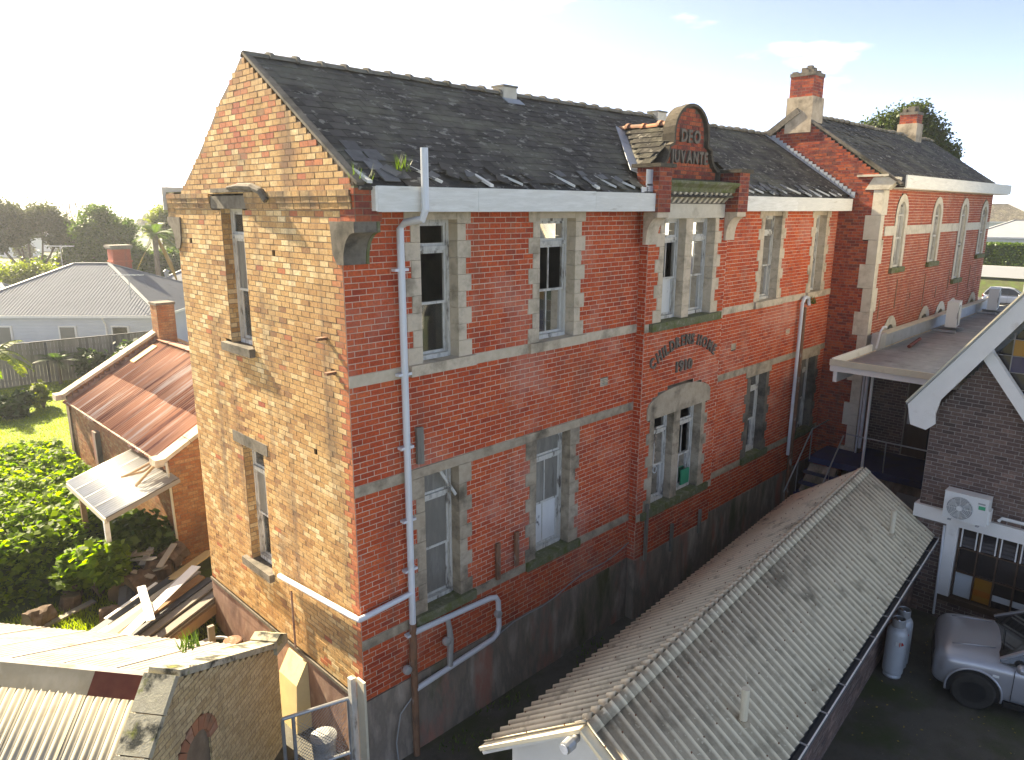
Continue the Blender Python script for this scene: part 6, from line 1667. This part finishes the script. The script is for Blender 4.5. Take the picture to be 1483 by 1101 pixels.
# ------------------------------------------------------------------ timber stack, logs
random.seed(77)
pd_ = Vector((2.45, 1.0, 0)).normalized(); pn = Vector((-pd_.y, pd_.x, 0))
def plank(label, c, d, ln, w, t, m, group='planks stacked beside the gable', up=None):
    d = Vector(d).normalized(); u = Vector((0, 0, 1)) if up is None else Vector(up); a = d.cross(u).normalized(); b_ = a.cross(d).normalized()
    o = MB().obox(c, d * ln / 2, a * w / 2, b_ * t / 2).build('timber_plank', M[m]); tag(o, label, 'plank', group); return o
lab = {'timber': 'weathered grey plank', 'timberdark': 'charcoal painted board', 'timberbrown': 'brown rough sawn plank', 'cream': 'cream edged board'}
ORD = ['first', 'second', 'third', 'fourth', 'fifth', 'sixth', 'seventh', 'eighth']
base = Vector((-1.02, 6.05, -.98))
seq = ['timberbrown', 'timberbrown', 'timber', 'timberbrown', 'timber', 'timberdark', 'timber', 'timberbrown', 'timber', 'timber', 'timberdark', 'timber', 'timberbrown', 'timber', 'cream', 'timberdark', 'timber', 'timber', 'timberdark', 'timberbrown', 'timber', 'timber']
for i, m_ in enumerate(seq):
    row = i % 8; lay = i // 8
    off = -.72 + row * .21 + random.uniform(-.03, .03) + lay * .05
    c = base + pn * off + pd_ * random.uniform(-.12, .12) + Vector((0, 0, .05 + lay * .075 + (.32 - abs(row - 3.5) * .03)))
    plank('%s in the %s layer of the stack, %s from the logs' % (lab[m_], ('bottom', 'middle', 'top')[lay], ORD[7 - row]), c, pd_ + Vector((random.uniform(-.03, .03), random.uniform(-.03, .03), .10 + random.uniform(-.02, .02))), random.uniform(2.3, 2.75), .19, .045, m_)
for i in range(8):     # bearers below fill the heap
    c = base + pn * (-.66 + i * .2) + Vector((0, 0, .14)); plank('half buried brown bearer under the stack, %s from the log heap' % ORD[7 - i], c, pd_ + Vector((0, 0, .1)), 2.4, .18, .2, 'timberbrown', 'bearers under the timber stack')
plank('long white painted board lying across the top of the timber stack', base + pn * -.05 + pd_ * .05 + Vector((0, 0, .68)), pd_ * .9 + pn * .15 + Vector((0, 0, .14)), 2.3, .22, .02, 'white', None)
plank('white painted board crossing the other white board on the stack', base + pn * .05 + pd_ * -.25 + Vector((0, 0, .74)), pd_ * .5 + pn * .75 + Vector((0, 0, .12)), 1.25, .16, .02, 'white', None)
plank('thin white batten resting on the grey planks', base + pn * .78 + pd_ * .0 + Vector((0, 0, .50)), pd_ + Vector((0, 0, .12)), 1.3, .07, .02, 'white', None)
plank('yellow plywood sheet leaning at the foot of the gable', Vector((.18, 7.35, -.42)), Vector((1, .35, .16)), 1.2, .48, .03, 'timberyellow', None, (0, .35, 1))
plank('grey board stuck out below the stack into the weeds', base + pn * -.35 + pd_ * -1.5 + Vector((0, 0, .18)), pd_ + Vector((0, 0, .05)), .9, .16, .03, 'timberdark', None)
plank('pale grey plank lying on the weeds beside the shrub', Vector((-2.35, 7.9, -.90)), Vector((1, .25, .06)), 1.3, .16, .04, 'timber', None)
for i in range(9):
    plank('short broken board tossed on the log heap', Vector((-.75 + random.uniform(-.5, .6), 8.0 + random.uniform(-.4, .5), -.42 + random.uniform(-.15, .2))), Vector((random.uniform(-1, 1), random.uniform(-1, 1), random.uniform(-.1, .5))), random.uniform(.4, .8), .14, .03, random.choice(['timber', 'timberbrown', 'timber', 'white']), 'broken boards on the log heap')
for i in range(4): plank('black painted board leaning in the log heap by the shrub', Vector((-1.35 + i * .11, 7.35 + i * .03, -.72)), Vector((.35, .8, .35)), .8, .16, .03, 'timberdark', 'black boards leaning by the shrub')
def log(label, c, d, ln, r, seed, group=None):
    d = Vector(d).normalized(); rr_ = random.Random(seed); a = d.cross(Vector((0, 0, 1))); a = a.normalized() if a.length > .1 else Vector((1, 0, 0)); b_ = a.cross(d); k, m_ = 14, 6
    v, f = [], []
    for j in range(m_ + 1):
        p = Vector(c) + d * ln * (j / m_ - .5)
        for i in range(k):
            an = 2 * math.pi * i / k; q = r * (1 + .26 * mnoise.noise((math.cos(an) * 1.6 + seed, math.sin(an) * 1.6, j * .5)) + rr_.uniform(-.04, .04)) * (1.12 - .2 * j / m_)
            v.append(p + (a * math.cos(an) + b_ * math.sin(an)) * q)
    for j in range(m_):
        for i in range(k): f.append((j * k + i, j * k + (i + 1) % k, (j + 1) * k + (i + 1) % k, (j + 1) * k + i))
    t = thing('log', label, 'log', (c[0], c[1], c[2] - r), 0, group)
    g = MB(); g.add(v, f); g.build('bark', M['log'], t)
    for j in (0, m_):
        g = MB(); g.add([v[j * k + i] + d * (.004 if j else -.004) for i in range(k)], [tuple(range(k)), tuple(range(k))[::-1]]); g.build('cut_end', M['logend'], t)
spec = [((-.85, 7.75, -.66), (1, .3, .1), .55, .27), ((-.30, 7.95, -.62), (.8, -.5, .1), .55, .27), ((-.75, 7.45, -.82), (1, -.1, 0), .6, .24), ((-.1, 8.2, -.70), (.3, .9, .1), .5, .25), ((-1.1, 8.0, -.78), (.5, .8, 0), .5, .24), ((.05, 8.05, -.40), (.9, .4, .3), .5, .24), ((-.4, 8.3, -.84), (1, .1, 0), .5, .24), ((-1.65, 7.15, -.86), (.9, -.3, 0), .4, .19), ((-1.05, 6.95, -.86), (1, .2, 0), .45, .19), ((-.65, 7.05, -.84), (.7, .7, 0), .45, .2)]
for i, (c, d, ln, r) in enumerate(spec): log('rough brown log lying in the heap behind the timber stack', c, d, ln, r, i, 'logs in the heap behind the timber')
log('weathered stump lying alone in the weeds', (-2.75, 8.05, -.85), (1, .3, .05), .5, .22, 30)
log('squat upright stump among weeds near the shrub', (-2.1, 8.35, -.85), (.1, .05, 1), .32, .2, 31)
log('pale stump hidden beside the leafy shrub', (-1.95, 8.75, -.82), (.2, .1, 1), .36, .18, 32)
# wheel rim and odds lying behind the coping
tr = thing('wheel_rim', 'old grey metal wheel rim lying behind the mossy coping', 'wheel rim', (-.55, 4.6, -1.2))
pts = [(-.55 + .36 * math.cos(a), 4.6 + .36 * math.sin(a), -.95) for a in np.linspace(0, 2 * math.pi, 25)]
MB().tube(pts, .035, 6, False).build('rim', M['galvsteel'], tr)
MB().box(-.62, 4.55, -1.0, -.50, 4.63, -.45).build('stake', M['timber'], tr)
bk = thing('rusty_drum', 'brown rusty drum standing against the pink plinth', 'drum', (-.25, 4.35, gz(-.25, 4.35)))
zb_ = gz(-.25, 4.35)
MB().lathe([(.19, 0), (.20, .02), (.19, .2), (.2, .22), (.19, .4), (.2, .42), (.18, .55), (.16, .56)], (-.25, 4.35, zb_), 16).build('body', M['rustpipe'], bk)

# ------------------------------------------------------------------ gate beside the corner
gt = thing('metal_gate', 'galvanised tube gate with wire mesh beside the building corner', 'gate', (-.6, .4, -1.45))
ga, gb = Vector((-1.12, .56, 0)), Vector((-.14, .26, 0)); gd = (gb - ga).normalized(); gl_ = (gb - ga).length
P = lambda u, z: ga + gd * u + Vector((0, 0, z))
for (a, b_) in ((P(0, .0), P(gl_, .0)), (P(0, -1.0), P(gl_, -1.0)), (P(0, 0), P(0, -1.4)), (P(gl_, 0), P(gl_, -1.4)), (P(.16, 0), P(.16, -1.4))):
    MB().tube([a, b_], .03, 8).build('tube', M['galvsteel'], gt)
g = MB()
for i in range(-14, 16):
    for s in (1, -1):
        u0, u1, z0, z1 = .18, gl_ - .02, -.98, -.02
        pts = []
        for q in np.linspace(0, 1, 9):
            z = z0 + (z1 - z0) * q; u = u0 + i * .06 + s * (z - z0)
            if u0 <= u <= u1: pts.append(P(u, z))
        if len(pts) > 1: g.tube([pts[0], pts[-1]], .004, 4)
g.build('wire_mesh', M['galvsteel'], gt, kind='stuff')
tag(MB().box(-.15, .14, -1.45, -.05, .24, .40).build('gate_post', M['oldpaint']), 'old pale timber gate post against the yellow brick', 'post')
tag(MB().box(-.07, -.10, -1.45, -.03, .10, .42).build('timber_board', M['cream']), 'tall cream timber board fixed over the brick corner', 'board')
bn_ = thing('rubbish_bin', 'dark grey plastic bin behind the wire gate', 'bin', (-.35, .75, -1.45))
MB().lathe([(.17, 0), (.2, .55), (.22, .57), (.22, .6), (.1, .66)], (-.35, .75, -1.45), 16).build('body', M['plastic_grey'], bn_)

# ------------------------------------------------------------------ gas cylinders
for (x, y, lb) in ((8.98, -5.08, 'grey gas cylinder with red mark standing in front of the other'), (9.42, -5.04, 'grey gas cylinder partly hidden behind the one with the red mark')):
    t = thing('gas_cylinder', lb, 'gas cylinder', (x, y, -1.44), 0, 'gas cylinders by the shed')
    z = -1.44
    MB().lathe([(.165, 0), (.165, .05), (.15, .06), (.185, .10), (.188, .14), (.188, .92), (.18, 1.0), (.14, 1.07), (.06, 1.10)], (x, y, z), 24).build('body', M['cyl'], t, smooth=True)
    MB().lathe([(.115, 1.06), (.12, 1.10), (.12, 1.24), (.115, 1.25), (.11, 1.24), (.11, 1.08)], (x, y, z), 20).build('collar', M['galvsteel'], t)
    MB().lathe([(.03, 1.09), (.03, 1.2), (.015, 1.22)], (x, y, z), 10).build('valve', M['chrome'], t)
    v = []
    for (a0, zz, s) in ((math.radians(225), .78, .05), (math.radians(208), .80, .07)):
        a_ = Vector((math.cos(a0), math.sin(a0), 0)); s_ = Vector((-a_.y, a_.x, 0)); c = Vector((x, y, z + zz)) + a_ * .190
        g = MB()
        if s < .06: g.add([c - s_ * .04 - Vector((0, 0, .05)), c + s_ * .05 - Vector((0, 0, .01)), c + s_ * .01 + Vector((0, 0, .05)), c - s_ * .045 + Vector((0, 0, .045))], [(0, 1, 2, 3), (3, 2, 1, 0)]); g.build('red_mark', M['redmark'], t)
        else: g.add([c - s_ * .05 - Vector((0, 0, .05)), c + s_ * .05 - Vector((0, 0, .05)), c + s_ * .05 + Vector((0, 0, .03)), c - s_ * .05 + Vector((0, 0, .03))], [(0, 1, 2, 3), (3, 2, 1, 0)]); g.build('label_sticker', M['plastic_white'], t)
    MB().tube([(x, y, z + 1.18), (x + .04, y + .08, z + 1.22), (x + .02, y + .20, z + 1.05)], .012, 6).build('hose', M['rustpipe'], t)

r_ = np.random.default_rng(88); n_ = 420
lp = np.stack([r_.uniform(2, 11.8, n_), r_.uniform(-12, -5.0, n_), np.full(n_, -1.43)], 1)
tag(leaf_cloud('leaf_litter', lp, .028, M['lf_dry'], up=3.0, kind='stuff', seed=89), 'tiny fallen leaves and chips scattered over the dark yard', 'litter')
blades('moss_weeds', 2600, 1.0, 15, -1.2, -.05, .10, 'lf_mid', 'low weeds along the alley at the foot of the grimy plinth', 66, lambda x, y: mnoise.noise((x * .9, y * 2, 7)) > .12)
# ------------------------------------------------------------------ cars
def car(label, loc, ang, paint):
    t = thing('parked_car', label, 'car', loc, ang, None)
    stn = [(2.34, .62, .36, .62, .70), (2.33, .70, .32, .72, .80), (2.26, .80, .26, .86, .94), (2.12, .87, .24, .93, 1.02), (1.9, .90, .23, .96, 1.07), (1.6, .91, .23, .98, 1.10), (1.3, .912, .23, 1.0, 1.13), (1.02, .914, .23, 1.01, 1.15), (.95, .914, .23, 1.01, 1.12), (.6, .912, .23, 1.0, 1.08), (0, .915, .23, 1.02, 1.06), (-.8, .915, .23, 1.03, 1.06), (-1.5, .91, .23, 1.04, 1.07), (-2.0, .89, .26, 1.04, 1.08), (-2.22, .83, .32, 1.0, 1.04), (-2.30, .72, .42, .9, .94)]
    nose = lambda x: x if x < 1.38 else 1.38 + (x - 1.38) * .70
    stn = [(nose(s_[0]),) + s_[1:] for s_ in stn]
    v, f = [], []
    for (x, w, zb, zs, zc) in stn:
        half = [(0, zc), (w * .5, zc - .005), (w * .84, zs + .045), (w * .97, zs - .05), (w, zs - .22), (w * .995, .52), (w * .975, .38), (w * .92, zb), (0, zb)]
        ring = [(y, z) for (y, z) in half] + [(-y, z) for (y, z) in half[-2:0:-1]]
        v += [(x, y, z) for (y, z) in ring]; n_ = len(ring)
    for i in range(len(stn) - 1):
        for k in range(n_): f.append((i * n_ + k, i * n_ + (k + 1) % n_, (i + 1) * n_ + (k + 1) % n_, (i + 1) * n_ + k))
    f.append(tuple(range(n_))[::-1]); f.append(tuple(range((len(stn) - 1) * n_, len(stn) * n_)))
    g = MB(); g.add(v, f); b_ = g.build('body', M[paint], t, smooth=True, local=True)
    md = b_.modifiers.new('sub', 'SUBSURF'); md.levels = md.render_levels = 2
    # cabin: glass shell, roof skin, pillars
    cs = [(1.04, .84, 1.05, .82, 1.10), (.22, .85, 1.05, .66, 1.62), (-.2, .86, 1.05, .66, 1.71), (-1.2, .86, 1.05, .65, 1.71), (-1.75, .85, 1.05, .62, 1.65), (-2.15, .82, 1.05, .70, 1.12)]
    g = MB(); v = []
    for (x, w0, z0, w1, z1) in cs: v += [(x, w0, z0), (x, w1, z1), (x, -w1, z1), (x, -w0, z0)]
    f = []
    for i in range(len(cs) - 1):
        for k in range(3): f.append((i * 4 + k, i * 4 + k + 1, (i + 1) * 4 + k + 1, (i + 1) * 4 + k))
    g.add(v, f); g.build('windows', M['carglass'], t, local=True)
    g = MB(); v = []
    for (x, w0, z0, w1, z1) in cs[1:5]: v += [(x, w1 + .015, z1 - .02), (x, w1 * .9, z1 + .02), (x, 0, z1 + .04), (x, -w1 * .9, z1 + .02), (x, -w1 - .015, z1 - .02)]
    f = [(i * 5 + k, i * 5 + k + 1, (i + 1) * 5 + k + 1, (i + 1) * 5 + k) for i in range(3) for k in range(4)]
    g.add(v, f); g.build('roof', M[paint], t, smooth=True, local=True)
    for s in (1, -1):
        for i in range(len(cs) - 1):
            a, c = cs[i], cs[i + 1]
            MB().bar((a[0], s * (a[3] + .008), a[4]), (c[0], s * (c[3] + .008), c[4]), .055, .05).build('roof_rail', M[paint], t, local=True)
        for (x0, x1) in ((-.12, -.2), (-1.1, -1.18)):
            MB().bar((x0, s * .865, 1.05), (x1, s * .645, 1.64), .08, .03, (0, 1, 0)).build('pillar', M['black'], t, local=True)
        MB().bar((.9, s * .862, 1.055), (-2.1, s * .862, 1.06), .02, .03).build('belt_trim', M['chrome'], t, local=True)
        for (xw) in (1.38, -1.32):
            wl_ = MB().lathe([(.20, -.11), (.33, -.115), (.362, -.09), (.362, .09), (.33, .115), (.20, .11)], (xw, s * .835, .36), 28, 'y').build('wheel', M['tyre'], t, local=True)
            MB().lathe([(.03, s * .10), (.10, s * .10), (.18, s * .075), (.205, s * .118), (.21, s * .118)] if s > 0 else [(.21, -.118), (.205, -.118), (.18, -.075), (.10, -.10), (.03, -.10)], (xw, s * .835, .36), 24, 'y').build('rim', M['black'], wl_, local=True)
            MB().lathe([(.055, s * .095), (.05, s * .11)] if s > 0 else [(.05, -.11), (.055, -.095)], (xw, s * .835, .36), 12, 'y').build('hub', M['plastic_grey'], wl_, local=True)
            # dark arch and flared lip
            ap_ = [(xw + .44 * math.cos(a), .36 + .44 * math.sin(a)) for a in np.linspace(-.25, math.pi + .25, 20)]
            g = MB(); g.prism([(x, s * .80, z) for (x, z) in ap_], (0, s * .118, 0)); g.build('wheel_arch', M['black'], t, local=True)
            g = MB(); g.tube([(x, s * .918, z) for (x, z) in [(xw + .45 * math.cos(a), .36 + .45 * math.sin(a)) for a in np.linspace(-.2, math.pi + .2, 20)]], .022, 6); g.build('arch_lip', M[paint], t, smooth=True, local=True)
        ml = MB().lathe([(.03, -.08), (.085, -.04), (.09, .03), (.05, .09)], (.72, s * 1.02, 1.10), 12, 'y').build('mirror', M[paint], t, smooth=True, local=True)
        MB().bar((.72, s * .88, 1.05), (.72, s * .96, 1.08), .04).build('mirror_arm', M['black'], ml, local=True)
        hl = MB().ball((nose(2.05) - .01, s * .715, .80), Vector((.17, -s * .12, -.02)), Vector((.06, s * .085, .0)), (0.03, s * .03, .075)).build('headlight', M['headlamp'], t, smooth=True, local=True)
        MB().ball((nose(2.12), s * .70, .83), (.06, 0, 0), (0, .06, 0), (0, 0, .06)).build('reflector', M['chrome'], hl, smooth=True, local=True)
        MB().box(1.02, s * .918 - .006, .76, 1.12, s * .918 + .006, .80).build('indicator', M['plastic_white'], t, local=True)
        for xd in (.80, -.22, -1.18): MB().box(xd - .004, s * .905 - .012, .36, xd + .004, s * .905 + .012, .98).build('door_gap', M['black'], t, local=True)
        for xd in (-.05, -1.05): MB().box(xd - .12, s * .915, .84, xd + .02, s * .945, .87).build('door_handle', M[paint], t, local=True)
        MB().box(.9, s * .87, .22, -.85, s * .925, .32).build('sill', M['black'], t, local=True)
        MB().box(-2.28, s * .62, .80, -2.16, s * .86, 1.0).build('tail_light', M['redmark'], t, local=True)
        MB().lathe([(.05, nose(2.2)), (.06, nose(2.27))], (0, s * .60, .46), 12, 'x').build('fog_lamp', M['headlamp'], t, local=True)
    MB().box(1.9, -.45, .64, nose(2.345), .45, .78).build('grille', M['black'], t, local=True)
    MB().box(1.9, -.5, .34, nose(2.34), .5, .50).build('lower_grille', M['black'], t, local=True)
    MB().bar((1.0, .5, 1.15), (.92, -.2, 1.20), .012, .01).build('wiper', M['black'], t, local=True)
    for s in (1, -1): MB().tube([(1.78, s * .55, 1.035), (1.5, s * .53, 1.085), (1.1, s * .50, 1.135)], .014, 6).build('hood_crease', M[paint], t, smooth=True, local=True)
    MB().box(-2.05, -.80, .9, .92, .80, 1.17).build('dark_cabin_fill', M['black'], t, local=True)  # black block added along the whole cabin so the inside looks dark
    for (xs_, ys_) in ((-.1, .36), (-.1, -.36), (-1.0, .36), (-1.0, -.36)): MB().box(xs_ - .12, ys_ - .24, 1.1, xs_ + .06, ys_ + .24, 1.48).build('seat', M['black'], t, local=True)
    return t
car('grey sport utility car parked in front of the dark brick hall', (10.20, -7.55, -1.45), R(105), 'carpaint')
car('silver car parked on the street below the clipped hedge', (78.0, 6.6, -1.44), R(-80), 'silverpaint')

# ------------------------------------------------------------------ across the street
b = MB(); b.prism([(84, -30, -1.5), (88, -30, .7), (140, -30, 2.2), (140, -30, -1.6)], (0, 80, 0)); struct(b.build('bank', M['soil']))
tag(MB().box(87, -12, .5, 87.3, 24, 1.7).build('retaining_wall', M['soft_white']), 'low white retaining wall under the clipped hedge', 'wall')
hd = thing('clipped_hedge', 'dense clipped green hedge on top of the white wall', 'hedge', (88.6, 8.6, 1.5))
r_ = np.random.default_rng(70); n_ = 16000
p = np.stack([r_.uniform(87.6, 89.6, n_), r_.uniform(6.3, 12.5, n_), r_.uniform(1.6, 3.95, n_)], 1); w = r_.integers(0, 3, n_)
p[w == 0, 0] = 87.6 + r_.normal(0, .06, (w == 0).sum()); p[w == 1, 2] = 3.95 + r_.normal(0, .06, (w == 1).sum()); p[w == 2, 1] = 6.3 + r_.normal(0, .06, (w == 2).sum())
leaf_cloud('leaves', p, .16, M['lf_mid'], hd, kind='stuff', seed=71)
MB().box(87.8, 6.5, 1.5, 89.4, 12.3, 3.8).build('branches', M['lf_dark'], hd)
hip_house('white_house', 'white house with pale grey roof above the clipped hedge', (100, 16.0), R(-80), 12, 9, 4.6, 6.4, 'greyroof', 'soft_white', 1.0)
hip_house('white_house', 'far white house with dark roof on the rise', (128, 27), R(-80), 14, 10, 5.9, 8.4, 'slate', 'soft_white', 1.5)
hip_house('white_house', 'far cream house with dull red roof on the rise', (150, 22), R(-80), 14, 10, 6.4, 8.6, 'terracotta', 'cream', 1.5)
for i, (x, y, h) in enumerate(((112, 9, 5), (135, 30, 6), (140, 16, 5.5), (160, 32, 7))):
    tree('street_tree', ['dark tree beside the pale roofed house', 'tree on the far rise behind the white houses'][min(i, 1)], 'tree', (x, y, 1.2), R_lobes(x, y, 1.2 + h * .6, 2.2, 2.2, h * .35, 6, 90 + i, .55), 3000, .4, 'lf_dark', .25, 90 + i, group='trees on the far rise', limbs=False)
sg = thing('sale_sign', 'white and yellow sign board on a post near the street', 'sign', (62.0, 2.0, -1.44))
MB().box(61.95, 1.95, -1.45, 62.05, 2.05, 2.6).build('post', M['white'], sg)
MB().box(61.9, 1.7, 1.4, 61.94, 2.9, 2.9).build('board', M['plastic_white'], sg)
MB().box(61.88, 1.7, .75, 61.935, 2.9, 1.38).build('board_foot', M['po'], sg)

# ------------------------------------------------------------------ air
hz = MB().box(-300, -300, -3.2, 2450, 2450, 26).build('haze', M['black'])
hz.data.materials.clear()
hm = bpy.data.materials.new('haze'); hm.use_nodes = True; hn = hm.node_tree.nodes; hn.remove(hn['Principled BSDF'])
pv = hn.new('ShaderNodeVolumePrincipled'); pv.inputs['Density'].default_value = .0006; pv.inputs['Color'].default_value = (.92, .95, 1, 1); pv.inputs['Anisotropy'].default_value = .55
hm.node_tree.links.new(pv.outputs[0], hn['Material Output'].inputs['Volume'])
hz.data.materials.append(hm); hz['kind'] = 'stuff'; hz['label'] = 'pale morning haze in the air over the suburb'; hz['category'] = 'haze'
